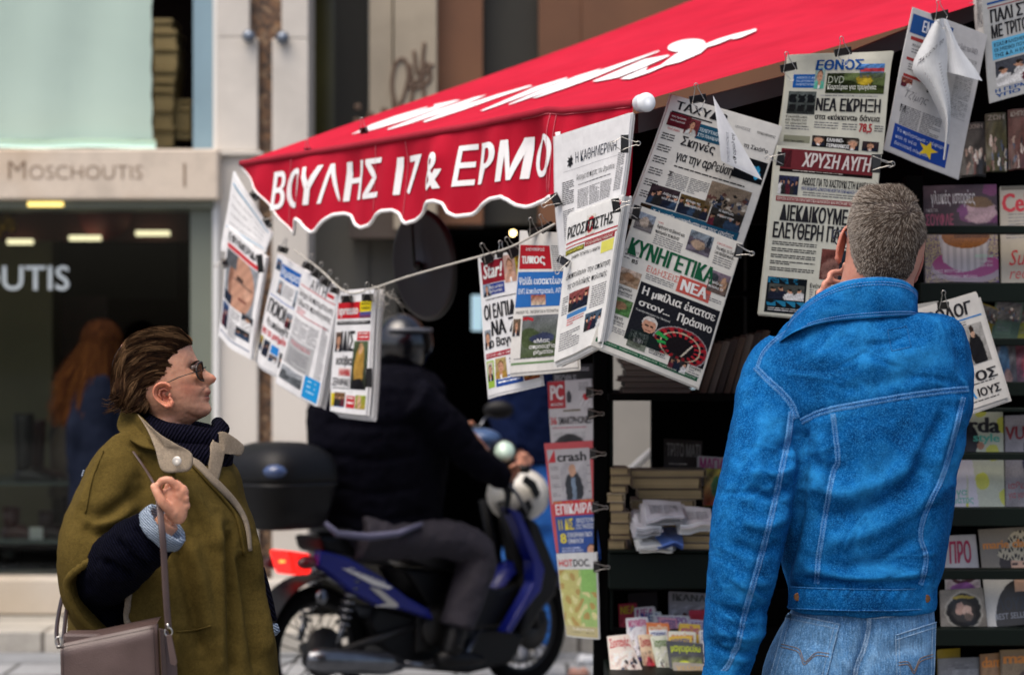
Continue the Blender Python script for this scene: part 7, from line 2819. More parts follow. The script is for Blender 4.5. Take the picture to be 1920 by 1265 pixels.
# the hand closed round the bag strap
mb.ball(P(328, 948, 5.085), (.026, .0175, .040), rot=Matrix.Rotation(-.28, 3, 'Y'))
mb.ball(P(336, 925, 5.083), (.020, .0155, .022), rot=Matrix.Rotation(.5, 3, 'Y'))
finger(mb, [(332, 914, 5.076), (318, 900, 5.070), (303, 902, 5.072), (297, 915, 5.080), (303, 926, 5.090)], .0088, .0074)
finger(mb, [(342, 921, 5.078), (333, 907, 5.085), (318, 908, 5.095), (311, 921, 5.100)], .0086, .0072)
finger(mb, [(347, 934, 5.080), (343, 921, 5.092), (330, 920, 5.104), (322, 930, 5.108)], .0083, .0069)
finger(mb, [(349, 948, 5.084), (347, 938, 5.098), (336, 936, 5.110), (329, 944, 5.112)], .0082, .0066)
finger(mb, [(324, 962, 5.076), (308, 946, 5.062), (298, 930, 5.060), (289, 912, 5.066)], .0115, .0084)
# far hand
mb.ball(P(495, 1205, 5.57), (.018, .026, .038))
for i in range(4):
 finger(mb, [(497, 1222, 5.55 + i * .014), (500, 1245, 5.55 + i * .014), (497, 1262, 5.55 + i * .014)], .0082, .0066)
finger(mb, [(503, 1205, 5.55), (508, 1225, 5.54), (507, 1240, 5.54)], .009, .007)
woman = mb.build('person', SKINM)
tag(remesh(woman, 0.003, 1, .4), "woman in profile in an olive wool coat and sunglasses, holding a bag strap", "person")
K_FOLD[0] = 2.2
fold(woman, [([(393, 723), (384, 729), (379, 738), (378, 746)], 2.2, -.0011), ([(372, 697), (364, 701), (356, 700)], 2.5, -.0008), ([(345, 772), (362, 781), (376, 784)], 3.5, -.0012), ([(386, 742), (393, 742.5)], 1.2, -.0012), ([(386, 752), (393, 752.5)], 2.0, -.0008), ([(330, 788), (345, 795), (356, 797)], 3.5, -.0014), ([(398, 719), (401, 718)], 1.6, -.0016)])
crumple(woman, .0006, 160.0, 3)
co, no = vdata(woman)
px, py = topx(co)
sk = np.tile(np.array(rgb('#c59478')), (len(co), 1))


def skin_tint(c, x, y, rx, ry, k, cond=None):
 w = k * np.exp(-(((px - x) / rx) ** 2 + ((py - y) / ry) ** 2))
 if cond is not None:
  w = w * cond
 return c * (1 - w[:, None]) + np.array(rgb(skin_tint.c)) * w[:, None]


skin_tint.c = '#b5674f'
sk = skin_tint(sk, 352, 728, 22, 18, .55)
sk = skin_tint(sk, 402, 710, 8, 10, .55)
sk = skin_tint(sk, 325, 925, 30, 40, .35)
skin_tint.c = '#8e423c'
sk = skin_tint(sk, 392, 737, 7, 3.8, .95)
sk = skin_tint(sk, 390, 747, 7, 4.0, .75)
skin_tint.c = '#5a2a26'  # shade of mouth crease and nostril put into the skin colour
sk = skin_tint(sk, 389, 742.2, 7, 1.4, .95)
sk = skin_tint(sk, 398, 718.5, 3, 1.6, .8)
skin_tint.c = '#a5745c'  # darker skin tone under the jaw
sk = skin_tint(sk, 340, 782, 40, 12, .5)
vcol(woman, sk)
# eye, brow, ear
eb = MB()
c = P(364, 690, WD - .027)
eb.ball(c + V((-.004, .004, 0)), (.009, .009, .009), col=rgb('#6e5f56'), nu=14, nv=10)
eb.ball(c + V((.002, 0, 0)), (.005, .005, .005), col=rgb('#2a1a12'), nu=12, nv=8)
c2 = P(364, 690, WD + .027)
eb2 = MB()
eb2.ball(c2 + V((-.004, -.004, 0)), (.009, .009, .009), col=rgb('#6e5f56'), nu=14, nv=10)
eb2.ball(c2 + V((.002, 0, 0)), (.005, .005, .005), col=rgb('#2a1a12'), nu=12, nv=8)
eb.build('eye', M['colgloss'], woman)
eb2.build('eye', M['colgloss'], woman)
wbv = bvh_of(woman)
for s_ in (0, 1):
 br = MB()
 pts = on_surface(wbv, [(356, 690), (359, 684), (363, 680), (368, 677.5), (372, 677)], .0012, 5)
 if s_:
  pts = [V((p.x, 2 * WD - p.y, p.z)) for p in pts]
 br.tube(pts, [.0012 + .0016 * math.sin(math.pi * min(1, .15 + i / len(pts))) for i in range(len(pts))], 8, col=rgb('#2a1b12'))
 br.build('eyebrow', HAIRM, woman)
# near ear with its rim, bowl and lobe
em = MB()
OUT = [(322, 727), (313, 719), (301, 718), (291, 724), (287, 735), (290, 746), (298, 754), (307, 760), (316, 763), (322, 759), (322, 750), (316, 744)]
ring_o = smooth_path(OUT, 4)
ctr = np.array([308, 739.0])


def earf(u, v):
 i = v * (len(ring_o) - 1)
 j = min(len(ring_o) - 2, int(i))
 q = ring_o[j] + (ring_o[j + 1] - ring_o[j]) * (i - j)
 p = ctr + (q - ctr) * u
 out = .006 + .012 * u ** 1.5 * (1.0 if v < .72 else .5) - .006 * math.exp(-((u - .45) / .22) ** 2)
 return P(p[0], p[1], WD - .066 - out)


em.grid(earf, 14, 44, 0, lambda u, v: rgb('#c58468') if u > .6 else rgb('#a9654f'))
em.grid(lambda u, v: earf(u, v) + V((0, .005 + .012 * (1 - u), 0)), 14, 44, 0, rgb('#b0705a'), flip=True)
em.tube([earf(.97, v) for v in np.linspace(0.02, .98, 46)], [.0026 + .0010 * math.sin(v * 9) + (.0018 if .68 < v < .9 else 0) for v in np.linspace(0, 1, 46)], 8, col=rgb('#c98468'))
em.tube([P(*q, WD - .076) for q in ((318, 733), (308, 728), (300, 731), (298, 740), (304, 748))], [.002, .0026, .0028, .0026, .002], 8, col=rgb('#bb7860'))
em.ball(P(319, 741, WD - .074), (.004, .005, .006), col=rgb('#bb7860'))
ear_o = em.build('ear', SKINM, woman)
em2 = MB()
em2.add([(p[0], 2 * WD - p[1], p[2]) for p in em.v], [f[::-1] for f in em.f], 0, [c[:3] for c in em.c])
em2.build('ear', SKINM, woman)
# sunglasses
SG = mat("gunmetal", '#3a3734', 0.3, 0.1, 20, metallic=0.8)
k = N("smoked_lens")
tr_ = k.n("BsdfTransparent")
tr_.inputs[0].default_value = (0.13, 0.085, 0.06, 1)
g_ = k.n("BsdfGlossy")
g_.inputs['Roughness'].default_value = 0.05
mx_ = k.n("MixShader")
mx_.inputs[0].default_value = 0.04
k.l(tr_.outputs[0], mx_.inputs[1])
k.l(g_.outputs[0], mx_.inputs[2])
k.l(mx_.outputs[0], k.out.inputs[0])
LENS = k.m
gm = MB()
for s_ in (-1, 1):
 cc = P(380, 696, WD + s_ * .032)
 ring = []
 for t in np.linspace(0, 2 * math.pi, 33)[:-1]:
  ly, lz = .026 * math.cos(t), .021 * math.sin(t)
  ring.append(cc + V((-.011 * (abs(s_ * ly + .0) / .026) * (1 if ly * s_ > 0 else .2) - .10 * lz, ly, lz)))
 gm.tube(ring, .0020, 6, closed=True)
 lens = MB()
 lens.add(ring, [tuple(range(32))], 0)
 lens.build('lens', LENS, woman)
 a_ = P(376, 694, WD + s_ * .058)
 gm.tube([a_, P(360, 699, WD + s_ * .070), P(335, 707, WD + s_ * .074), P(318, 715, WD + s_ * .076), P(304, 720, WD + s_ * .075), P(298, 730, WD + s_ * .074)], .0012, 6)
gm.tube([P(382, 690, WD - .010), P(386, 688, WD), P(382, 690, WD + .010)], .0014, 6)
gm.build('sunglasses', SG, woman)
# hair: an under volume and long swept strands
HC = [(613.5, 300, 318, .016), (617, 280, 331, .036), (621.5, 265, 340, .050), (628, 252, 348, .063), (636, 241, 354, .072), (645, 232, 357, .078), (655, 223, 350, .081), (670, 215, 345, .083), (684, 212, 341, .083), (699, 211, 337, .083), (712, 211, 320, .083), (724, 211, 296, .083), (738, 209, 288, .082), (752, 213, 289, .077), (764, 224, 290, .068), (772, 242, 286, .05)]
hm_ = MB()
hm_.loft([row(y, a, b, WD, h, 40, 2.3) for y, a, b, h in [tuple(q) for q in smooth_path(HC, 3)]], col=rgb('#1d130d'))
cap_ = hm_.build('hair', HAIRM, woman)
hbv = BVHTree.FromPolygons([V(p) for p in hm_.v], hm_.f)
from mathutils import noise as NZ_
st_ = MB()
R = random.Random(9)
cols_h = [rgb('#1c120c'), rgb('#2b1c12'), rgb('#3a2617'), rgb('#4b3826'), rgb('#6d5238')]


def hx_bounds(y):
 return interp(y, [q[0] for q in HC], [q[1] for q in HC]), interp(y, [q[0] for q in HC], [q[2] for q in HC])


for n_ in range(5200):
 y = 613 + 155 * R.random() ** 1.15
 a, b = hx_bounds(y)
 x = R.uniform(a + 1, b - .5)
 if R.random() < .18:
  x = b - R.random() * 6
 L = R.uniform(26, 62)
 seg_n = 8
 pts = []
 qx, qy = x, y
 wob = R.uniform(-.35, .35)
 lock = NZ_.noise(V((math.hypot(x - 302, y - 752) * .16, math.atan2(y - 752, x - 302) * 1.6, 0)))
 lift0 = R.uniform(.0005, .003) + .011 * max(0, lock)
 for i in range(seg_n + 1):
  h = cast(hbv, qx, qy, lift0 * math.sin(math.pi * min(1, .15 + i / seg_n)) + .0008)
  if h is None:
   break
  pts.append(h)
  rx, ry = qx - 302, qy - 752
  d = np.array([ry, -rx]) / (math.hypot(rx, ry) + 1e-6)
  if qx < 240:
   d = d * .6 + np.array([.05, .8])
  if qy > 735:
   d = d * .5 + np.array([-.55, .55])
  d = d + np.array([0, .25 * math.sin(i * .9 + wob * 9)]) * .5 + np.array([wob * .3, wob * .35])
  d /= np.hypot(*d)
  qx += d[0] * L / seg_n
  qy += d[1] * L / seg_n
 if len(pts) < 4:
  continue
 top = max(0, min(1, (665 - y) / 50))
 r_ = .5 + .85 * lock + R.gauss(0, .16)
 c_ = cols_h[0] if r_ < .30 - .2 * top else cols_h[1] if r_ < .58 - .3 * top else cols_h[2] if r_ < .80 - .3 * top else cols_h[3] if r_ < .94 - .2 * top else cols_h[4]
 if R.random() < .5:       # the far side of the head gets its own
  pts = [V((p.x, 2 * WD - p.y, p.z)) for p in pts] if R.random() < .5 else pts
 wd = R.uniform(.0005, .0014)
 vs = []
 for i, p in enumerate(pts):
  t = pts[min(i + 1, len(pts) - 1)] - pts[max(i - 1, 0)]
  s_ = t.cross(V((0, 1, 0)))
  s_ = s_.normalized() * wd * (1 - (i / (len(pts) - 1)) ** 2 * .85) if s_.length > 1e-9 else V((wd, 0, 0))
  vs += [p - s_, p + s_ + V((0, .0006, 0))]
 st_.add(vs, [(2 * i, 2 * i + 1, 2 * i + 3, 2 * i + 2) for i in range(len(pts) - 1)], 0, shade(c_, R.uniform(.8, 1.2)))
for n_ in range(90):      # wisps at the nape and crown
 x, y = R.uniform(210, 262), R.uniform(735, 768)
 p = P(x, y, WD - R.uniform(.02, .085))
 e = [p, p + V((-.010, 0, -.006)), p + V((-.020 - R.random() * .008, -.004, -.004 + R.uniform(-.01, .006)))]
 st_.tube(e, [.0011, .0009, .0003], 4, col=shade(cols_h[R.randrange(1, 4)], 1))
st_.build('strands', HAIRM, cap_)

# scarf: two fat ribbed folds round the neck
sc = MB()


def scarf(cx_, cy_, ax_, ay_, dy_, r, tilt, ph):
 pts, rs = [], []
 for t in np.linspace(0, 2 * math.pi, 41)[:-1]:
  x = cx_ + ax_ * math.cos(t)
  yv = cy_ + dy_ * math.sin(t) + tilt * math.cos(t) + 2.0 * math.sin(3 * t + ph)
  pts.append(P(x, yv, WD - ay_ * math.sin(t)))
  rs.append(r * (1 + .10 * math.sin(2 * t + ph)))
 sc.tube(pts, rs, 16, closed=True)


scarf(336, 812, 62, .082, 8, .030, 14, .3)
scarf(342, 838, 64, .100, 18, .036, 14, 1.5)
scarf(332, 803, 58, .074, 4, .016, 14, 2.2)
sc.tube([P(386, 848, 5.36), P(402, 822, 5.38), P(416, 803, 5.42), P(408, 792, 5.47)], [.02, .022, .018, .014], 14)
scf = sc.build('scarf', NAVYR, woman)
crumple(scf, .0022, 45.0, 2)

# coat
W = MB()
W.loft([row(*r, n=56, e=2.3) for r in rows_dense([(812, 232, 330, WD, .07), (824, 206, 356, WD, .11), (840, 192, 384, WD, .135), (858, 182, 418, WD, .152), (885, 176, 446, WD, .168), (930, 164, 458, WD, .182), (980, 152, 478, WD, .19), (1040, 144, 490, WD, .198), (1100, 138, 494, WD, .202), (1160, 130, 506, WD, .206), (1220, 124, 516, WD, .21), (1290, 120, 524, WD, .215), (1400, 122, 534, WD, .22), (1500, 126, 540, WD, .222)], 3)])
limb(W, [(262, 838, 5.38, .058), (236, 872, 5.345, .072), (211, 925, 5.305, .080), (190, 981, 5.275, .083), (180, 1040, 5.255, .083), (178, 1090, 5.26, .078), (184, 1135, 5.28, .068), (192, 1170, 5.31, .055)], 30)
W.ball(P(468, 1062, 5.50), (.030, .06, .055))
coat = W.build('wool_coat', OLIVE, woman)
remesh(coat, 0.007, 5, .5)
crumple(coat, .0065, 7.0, 4, (1, 1, .5))
crumple(coat, .0018, 26.0, 8)
K_FOLD[0] = 2.6
fold(coat, [([(196, 850), (170, 905), (150, 960)], 9, .004), ([(262, 905), (240, 940), (200, 962), (160, 975)], 14, -.008), ([(255, 935), (215, 975), (165, 985)], 11, .007), ([(236, 985), (190, 1000), (140, 985)], 11, -.006),
   ([(330, 1010), (352, 1100), (380, 1230)], 12, -.010), ([(352, 1005), (380, 1100), (396, 1200)], 14, .007), ([(430, 990), (436, 1100), (440, 1265)], 9, -.010), ([(455, 1030), (470, 1130), (486, 1260)], 10, -.009),
   ([(472, 1000), (486, 1100), (505, 1230)], 10, .006), ([(330, 1180), (330, 1265)], 10, .006), ([(345, 900), (380, 960), (410, 1040)], 14, .006), ([(260, 850), (285, 880), (300, 930)], 7, -.007), ([(238, 826), (262, 836), (296, 840)], 7, -.004),
   ([(405, 960), (412, 1100), (412, 1265)], 11, .006), ([(352, 930), (372, 1000)], 9, -.005)])
# the arm slit: cloth pressed back behind the sweater sleeve
SLIT = [(196, 1040), (165, 1056), (138, 1076), (130, 1094), (136, 1120), (152, 1152), (176, 1178), (196, 1190), (238, 1186), (236, 1110), (262, 1086), (310, 1050), (320, 1010), (260, 990), (215, 1005)]
co, no = vdata(coat)
px, py = topx(co)
ins = np.zeros(len(co), bool)
j = len(SLIT) - 1
for i in range(len(SLIT)):
 xi, yi = SLIT[i]
 xj, yj = SLIT[j]
 cr = ((yi > py) != (yj > py)) & (px < (xj - xi) * (py - yi) / (yj - yi + 1e-9) + xi)
 ins ^= cr
 j = i
dedge = seg_dist(px, py, SLIT + [SLIT[0]])
w_ = np.where(ins & (no[:, 1] < .3), np.clip(dedge / 9.0, 0, 1), 0)
co[:, 1] += .085 * w_
set_co(coat, co)
lipm = MB()
lb = bvh_of(coat)
lip = [(268, 966), (240, 974), (216, 990), (201, 1012), (194, 1036), (165, 1053), (137, 1074), (127, 1094), (133, 1122), (150, 1154), (174, 1180), (198, 1192)]
lps = [p for p in on_surface(lb, lip, .002, 6)]
lipm.tube(lps, .0085, 10)
lipm.build('sleeve_hem', OLIVE, coat)
li2 = MB()
q_ = on_surface(lb, [(240, 1104), (240, 1150), (246, 1190)], .004, 6)
if len(q_) > 2:
 li2.tube(q_, .007, 8, flat=(1, .5))
 li2.build('slit_lining', BEIGE, coat)
# sweater sleeve, dark inside, and its pale turned cuff
S_ = MB()
limb(S_, [(160, 1100, 5.325, .045), (182, 1094, 5.29, .060), (210, 1068, 5.225, .069), (247, 1032, 5.145, .066), (282, 1007, 5.11, .058), (298, 996, 5.10, .052)], 28)
limb(S_, [(172, 1096, 5.30, .06), (205, 1140, 5.33, .055), (225, 1180, 5.36, .05)], 20)
slv = S_.build('sweater_sleeve', NAVY, woman)
remesh(slv, .006, 4)
crumple(slv, .004, 26.0, 7)
fold(slv, [([(190, 1050), (230, 1070), (255, 1085)], 6, -.006), ([(215, 1010), (250, 1045), (285, 1062)], 6, -.005), ([(250, 985), (280, 1020), (305, 1042)], 5, -.005), ([(235, 1000), (262, 1035), (290, 1055)], 6, .005)])
C_ = MB()
axis = (P(318, 976, 5.092) - P(290, 1004, 5.102)).normalized()
c0 = P(296, 998, 5.10)
C_.lathe(c0, [(.044, -.004), (.053, -.002), (.0565, .006), (.0565, .020), (.054, .028), (.047, .031), (.040, .026), (.034, .016)], axis, 40)
cfo = C_.build('knit_cuff', CUFFK, slv)
crumple(cfo, .003, 40.0, 3)
F_ = MB()
limb(F_, [(455, 1080, 5.60, .055), (474, 1130, 5.585, .048), (487, 1172, 5.58, .042)], 18)
F_.build('sweater_sleeve', NAVY, woman)
F2 = MB()
F2.lathe(P(489, 1176, 5.58), [(.034, 0), (.040, .004), (.040, .022), (.030, .028)], (P(497, 1200, 5.575) - P(487, 1170, 5.58)), 24)
F2.build('knit_cuff', CUFFK, woman)


# collars and front edge as thick cloth plates with rounded rims
def cloth_plate(name, outline, m, thick, parent, bul=.006, k=5):
 L = smooth_path([tuple(o) for o in outline] + [tuple(outline[0])], k)[:-1]
 pts = [P(*q) for q in L]
 c = sum(pts, V((0, 0, 0))) / len(pts)
 nn = V((0, 0, 0))
 for a, b in zip(pts, pts[1:] + pts[:1]):
  nn += (a - c).cross(b - c)
 nn.normalize()
 if nn.y > 0:
  nn = -nn
 b = MB()
 n = len(pts)
 levels = [(1.0, -thick / 2), (1.012, 0), (1.0, thick / 2), (.92, thick / 2 + bul * .35), (.6, thick / 2 + bul * .8), (.2, thick / 2 + bul)]
 vs = [c + (p - c) * s_ + nn * o for s_, o in levels for p in pts] + [c + nn * (thick / 2 + bul)]
 fs = [(i * n + q, i * n + (q + 1) % n, (i + 1) * n + (q + 1) % n, (i + 1) * n + q) for i in range(len(levels) - 1) for q in range(n)]
 fs += [((len(levels) - 1) * n + q, (len(levels) - 1) * n + (q + 1) % n, len(levels) * n) for q in range(n)]
 fs.append(tuple(range(n))[::-1])
 b.add(vs, fs)
 return b.build(name, m, parent, recalc=True)


cloth_plate('collar', [(229, 768, 5.46), (262, 779, 5.37), (296, 815, 5.305), (318, 850, 5.26), (330, 905, 5.245), (300, 850, 5.262), (262, 836, 5.28), (222, 806, 5.38)], OLIVE, .007, coat, .008)
cloth_plate('lapel', [(259, 777, 5.345), (298, 812, 5.262), (330, 832, 5.238), (359, 850, 5.232), (356, 879, 5.226), (330, 885, 5.224), (304, 881, 5.228), (292, 842, 5.248), (278, 808, 5.290)], BEIGE, .007, coat, .004)
cloth_plate('lapel', [(400, 816, 5.37), (420, 810, 5.37), (455, 835, 5.40), (449, 854, 5.39), (427, 846, 5.37), (416, 860, 5.36), (407, 902, 5.33), (392, 892, 5.32), (394, 842, 5.34)], BEIGE, .007, coat, .003)
fe = MB()
FE = smooth_path([(348, 852, 5.252), (385, 888, 5.27), (422, 925, 5.275), (446, 955, 5.28), (460, 985, 5.29), (468, 1032, 5.30)], 8)
cb2 = bvh_of(coat)
pp = []
for q in FE:
 h = cast(cb2, q[0], q[1], .004)
 pp.append(h if h is not None else P(*q))
fe.tube(pp, [.0125 * (1 - .5 * (i / len(pp)) ** 2) for i in range(len(pp))], 10, flat=(1.15, .55))
fe.build('front_edge', BEIGE, coat)
fe = MB()
pp = [h for q in smooth_path([(352, 848), (392, 892), (428, 932), (452, 968), (466, 1034)], 8) for h in [cast(cb2, q[0] - 9, q[1] + 6, .003)] if h is not None]
fe.tube(pp, .004, 8)
fe.build('front_edge', OLIVE, coat)
bt = MB()
c = P(332, 864, 5.214)
bt.lathe(c, [(0, 0), (.0105, 0), (.0105, .002), (.009, .0035), (.003, .0028), (0, .003)], V((-.25, -.95, .1)), 24)
bt.build('button', mat("horn_button", '#b9b4aa', 0.3, 0.2, 60, metallic=.3), coat)
cp_ = MB()
for pts in ([(330, 1184), (370, 1180), (396, 1172)], [(194, 846), (172, 900), (160, 962)]):
 q = on_surface(cb2, pts, .001, 8)
 cp_.tube(q, .0024, 6)
 cp_.build('coat_seam', OLIVE, coat)
 cp_ = MB()
zp = MB()
for i in range(5):
 q = cast(cb2, 161 - i * 1.2, 876 + i * 4, .002)
 if q is not None:
  zp.ball(q, .0035, nu=8, nv=6)
if zp.v:
 zp.build('shoulder_pin', M['steel'], coat)
for lx in (270, 370):
 sh = MB()
 c = P(lx, 0, WD)
 sh.loft([[V((x, c.y + w * math.cos(q), max(0, z + hh * math.sin(q)))) for q in np.linspace(0, 2 * math.pi, 18, endpoint=False)] for x, w, z, hh in ((c.x - .06, .02, .04, .04), (c.x - .03, .036, .05, .05), (c.x + .06, .04, .05, .05), (c.x + .13, .044, .032, .032), (c.x + .19, .03, .022, .022), (c.x + .21, .01, .015, .015))])
 limb(sh, [(lx, 1500, WD, .075), (lx, 1700, WD, .062), (lx, 1868, WD, .05)], 16)
 sh.build('trouser_leg', mat("black_trousers", '#15151a', 0.8, 0.2, 30), woman)

# ------------------------------------------------------------------ her bag
LEA = N("brown_leather")
f_ = LEA.noise(9, 5)
LEA.l(LEA.ramp(f_, [(0.3, (0.058, 0.036, 0.031)), (0.7, (0.095, 0.062, 0.055))]), LEA.b.inputs['Base Color'])
LEA.b.inputs['Roughness'].default_value = 0.42
LEA.b.inputs['Specular IOR Level'].default_value = 0.45
tc_ = LEA.n("TexCoord")
vo_ = LEA.n("TexVoronoi", i_Scale=420.0)
LEA.l(tc_.outputs['Object'], vo_.inputs['Vector'])
LEA.l(LEA.bump(vo_.outputs['Distance'], .35, .001), LEA.b.inputs['Normal'])
LEA = LEA.m
bag = empty('handbag', P(210, 1330, 5.15), "brown leather flap shoulder bag hanging at the woman's hip", "bag")
fl = MB()


def flapf(u, v, o=0.0):
 a, b = np.array([113.0, 1207]), np.array([294.0, 1169])
 d, c = np.array([116.0, 1372]), np.array([302.0, 1338])
 q = a + (b - a) * u + ((d + (c - d) * u) - (a + (b - a) * u)) * v
 r = .014 * max(0, 1 - v * 7) ** 2 + .010 * max(0, 1 - u * 9) ** 2 * 0 + .006 * max(0, 1 - (1 - u) * 12) ** 2
 return P(q[0], q[1], 5.055 + r - .006 * math.sin(math.pi * u) + .003 * math.sin(u * 6 + v * 3) + o)


fl.grid(flapf, 30, 26)
fl.grid(lambda u, v: flapf(u, 0) + V((0, .02 * v + .06 * v, .008 * math.sin(v * 2) * 1)), 30, 10, flip=True)
fl.grid(lambda u, v: flapf(1, v) + V((.002 * u, .005 * u, 0)), 2, 26)
fl.grid(lambda u, v: flapf(0, v) + V((0, .08 * u, 0)), 6, 26, flip=True)
flo = fl.build('flap', LEA, bag)
sb = MB()
for i in range(46):
 a, b = flapf(i / 46 * .96 + .02, .035), flapf((i + .6) / 46 * .96 + .02, .035)
 sb.tube([a + V((0, -.0008, 0)), b + V((0, -.0008, 0))], .0007, 4)
for u in (.025, .965):
 for i in range(40):
  a, b = flapf(u, .04 + i / 40 * .95), flapf(u, .04 + (i + .6) / 40 * .95)
  sb.tube([a + V((0, -.0008, 0)), b + V((0, -.0008, 0))], .0007, 4)
sb.build('stitching', mat("dark_thread", '#2a1d1a', 0.8), flo)
bd = MB()
a, b = P(118, 1380, 5.075), P(296, 1180, 5.14)
bd.box(((a.x + b.x) / 2, 5.107, (a.z + b.z) / 2), (b.x - a.x, .066, b.z - a.z))
bd.build('body', LEA, bag, .006)
gs_ = MB()
GO = [(298, 1176, 5.066), (314, 1180, 5.09), (330, 1240, 5.10), (336, 1330, 5.10), (306, 1345, 5.066)]
gs_.plate([P(*q) for q in GO], .012, (.3, -1, 0))
gs_.build('gusset', LEA, bag, .002, recalc=True)
LEA2 = mat("dark_leather", '#2a1d1b', 0.45, 0.2, 40)
gs_ = MB()
gs_.plate([P(302, 1184, 5.052), P(308, 1183, 5.052), P(318, 1342, 5.05), P(310, 1345, 5.05)], .004, (0, -1, 0))
gs_.build('dark_fold', LEA2, bag, recalc=True)
tb_ = MB()
tb_.plate([P(312, 1190, 5.045), P(322, 1188, 5.045), P(333, 1240, 5.045), (P(330, 1247, 5.045)), P(320, 1244, 5.045)], .005, (0, -1, 0))
tb_.build('tab', LEA, bag, .001, recalc=True)
rg_ = MB()
rg_.tube([P(316 + 7 * math.cos(t), 1184 + 8 * math.sin(t), 5.043) for t in np.linspace(0, 2 * math.pi, 21)[:-1]], .0018, 8, closed=True)
rg_.tube([P(314, 1168, 5.043), P(316, 1178, 5.043)], .003, 8)
rg_.build('ring', WIRE, bag)
sp_ = MB()
ST = smooth_path([(250, 846, 5.245), (268, 872, 5.215), (284, 898, 5.125), (296, 925, 5.088), (303, 985, 5.040), (307, 1035, 5.035), (311, 1110, 5.040), (316, 1178, 5.045)], 8)
sp_.tube([P(*q) for q in ST], [.0034 if i < 26 else .0078 for i in range(len(ST))], 10, flat=(1, .28))
sp_.build('strap', LEA, bag)
s2 = MB()
for dx in (0, 14):
 s2.tube([P(*q) for q in smooth_path([(118 + dx * .8, 1112, 5.36), (110 + dx, 1150, 5.22), (106 + dx, 1186, 5.10), (110 + dx * .5, 1214, 5.062)], 6)], .0045, 8, flat=(1, .5))
 s2.build('strap', LEA2, bag)
 s2 = MB()
s2.tube([P(110 + 6 * math.cos(t), 1202 + 9 * math.sin(t), 5.045) for t in np.linspace(0, 2 * math.pi, 17)[:-1]], .0018, 8, closed=True)
s2.build('ring', WIRE, bag)
# ------------------------------------------------------------------ the scooter and its rider
RX = V((-0.853, 10.45, -0.1))
EF = V((0.906, 0.95, 0)).normalized()
ER = V((EF.y, -EF.x, 0))


def L3(a, b, c):
 """scooter coordinates: a forward of the rear axle, b to its right, c above the street"""
 return RX + EF * a + ER * b + V((0, 0, c))


def LP(px, py, b):
 """the point of the scooter's plane b seen at a photograph pixel"""
 k = (px - CX) / FPX
 o = RX + ER * b
 a = (k * o.y - o.x) / (EF.x - k * EF.y)
 p = o + EF * a
 return P(px, py, p.y)


BLUEP = mat("blue_scooter_paint", '#04126a', 0.35, 0.15, 5, spec=0.3, coat=0.15)
BPL = mat("black_scooter_plastic", '#060607', 0.5, 0.25, 8, spec=.25)
TYRE = mat("tyre_rubber", '#080808', 0.9, 0.2, 30, spec=.15)
CHROME = mat("scuffed_chrome", '#6c6e72', 0.25, 0.2, 14, metallic=0.9)
ENG = mat("engine_alloy", '#1f1e1d', 0.5, 0.35, 14, metallic=0.3)
SEAT = mat("black_vinyl", '#111114', 0.45, 0.2, 12)
sc_ = empty('scooter', L3(.62, 0, 0), "blue underbone motorbike with black top box and lit red tail lamp", "motorbike")


def plate2(name, pts, b0, b1, m, parent, bevel=.008):
 """side panel traced in the photograph, b0..b1 wide across the bike"""
 mb = MB()
 P0 = [LP(x, y, b0) for x, y in pts]
 mb.plate(P0, b1 - b0, ER)
 return mb.build(name, m, parent, bevel, recalc=True)


def wheel(a, name):
 w = MB()
 c = L3(a, 0, .285)
 n = 40

 def circ(r, b, q):
  return c + EF * (r * math.cos(q)) + V((0, 0, r * math.sin(q))) + ER * b
 w.tube([circ(.248, 0, q) for q in np.linspace(0, 2 * math.pi, n + 1)[:-1]], .037, 12, closed=True)
 o = w.build(name, TYRE, sc_)
 r = MB()
 r.tube([circ(.214, 0, q) for q in np.linspace(0, 2 * math.pi, n + 1)[:-1]], .014, 8, closed=True)
 r.build('rim', ENG, o)
 h = MB()
 h.lathe(c - ER * .05, [(0, 0), (.03, 0), (.045, .02), (.045, .08), (.03, .1), (0, .1)], ER, 20)
 h.build('hub', ENG, o)
 s = MB()
 for i in range(26):
  q = 2 * math.pi * i / 26
  s.tube([circ(.04, .03 * (-1) ** i, q + .5 * (-1) ** (i // 2)), circ(.21, 0, q)], .0028, 4)
 s_o = s.build('spokes', ENG, o)
 d = MB()
 d.lathe(c + ER * .055, [(0, 0), (.11, 0), (.11, .006), (0, .006)], ER, 28)
 d.build('brake_disc', ENG, o)
 return o


wheel(0, 'wheel')
wheel(1.31, 'wheel')
# body panels
plate2('side_panel', [(588, 1030), (606, 1034), (640, 1044), (700, 1078), (748, 1116), (790, 1140), (800, 1160), (740, 1140), (700, 1136), (650, 1110), (610, 1076), (584, 1058)], .10, .15, BLUEP, sc_)
plate2('side_panel', [(588, 1030), (606, 1034), (640, 1044), (700, 1078), (748, 1116), (790, 1140), (800, 1160), (740, 1140), (700, 1136), (650, 1110), (610, 1076), (584, 1058)], -.15, -.10, BLUEP, sc_)
dec = MB()
dec.plate([LP(x, y, .152) for x, y in ((640, 1064), (650, 1066), (735, 1100), (728, 1104), (700, 1096))], .003, ER)
dec.build('white_lettering_stripe', M['white'], sc_, recalc=True)
v2, fs = text_shape("Crypton", .01, .2, 2)
de = MB()
A0, A1, UPp = LP(652, 1071, .157), LP(722, 1097, .157), (LP(652, 1060, .157) - LP(652, 1071, .157))
de.add([A0 + (A1 - A0) * (x / v2[:, 0].max()) + UPp * (y / .7 * .9) for x, y in v2], fs, 0, smooth=False)
de.build('lettering', M['white'], sc_)
dec = MB()
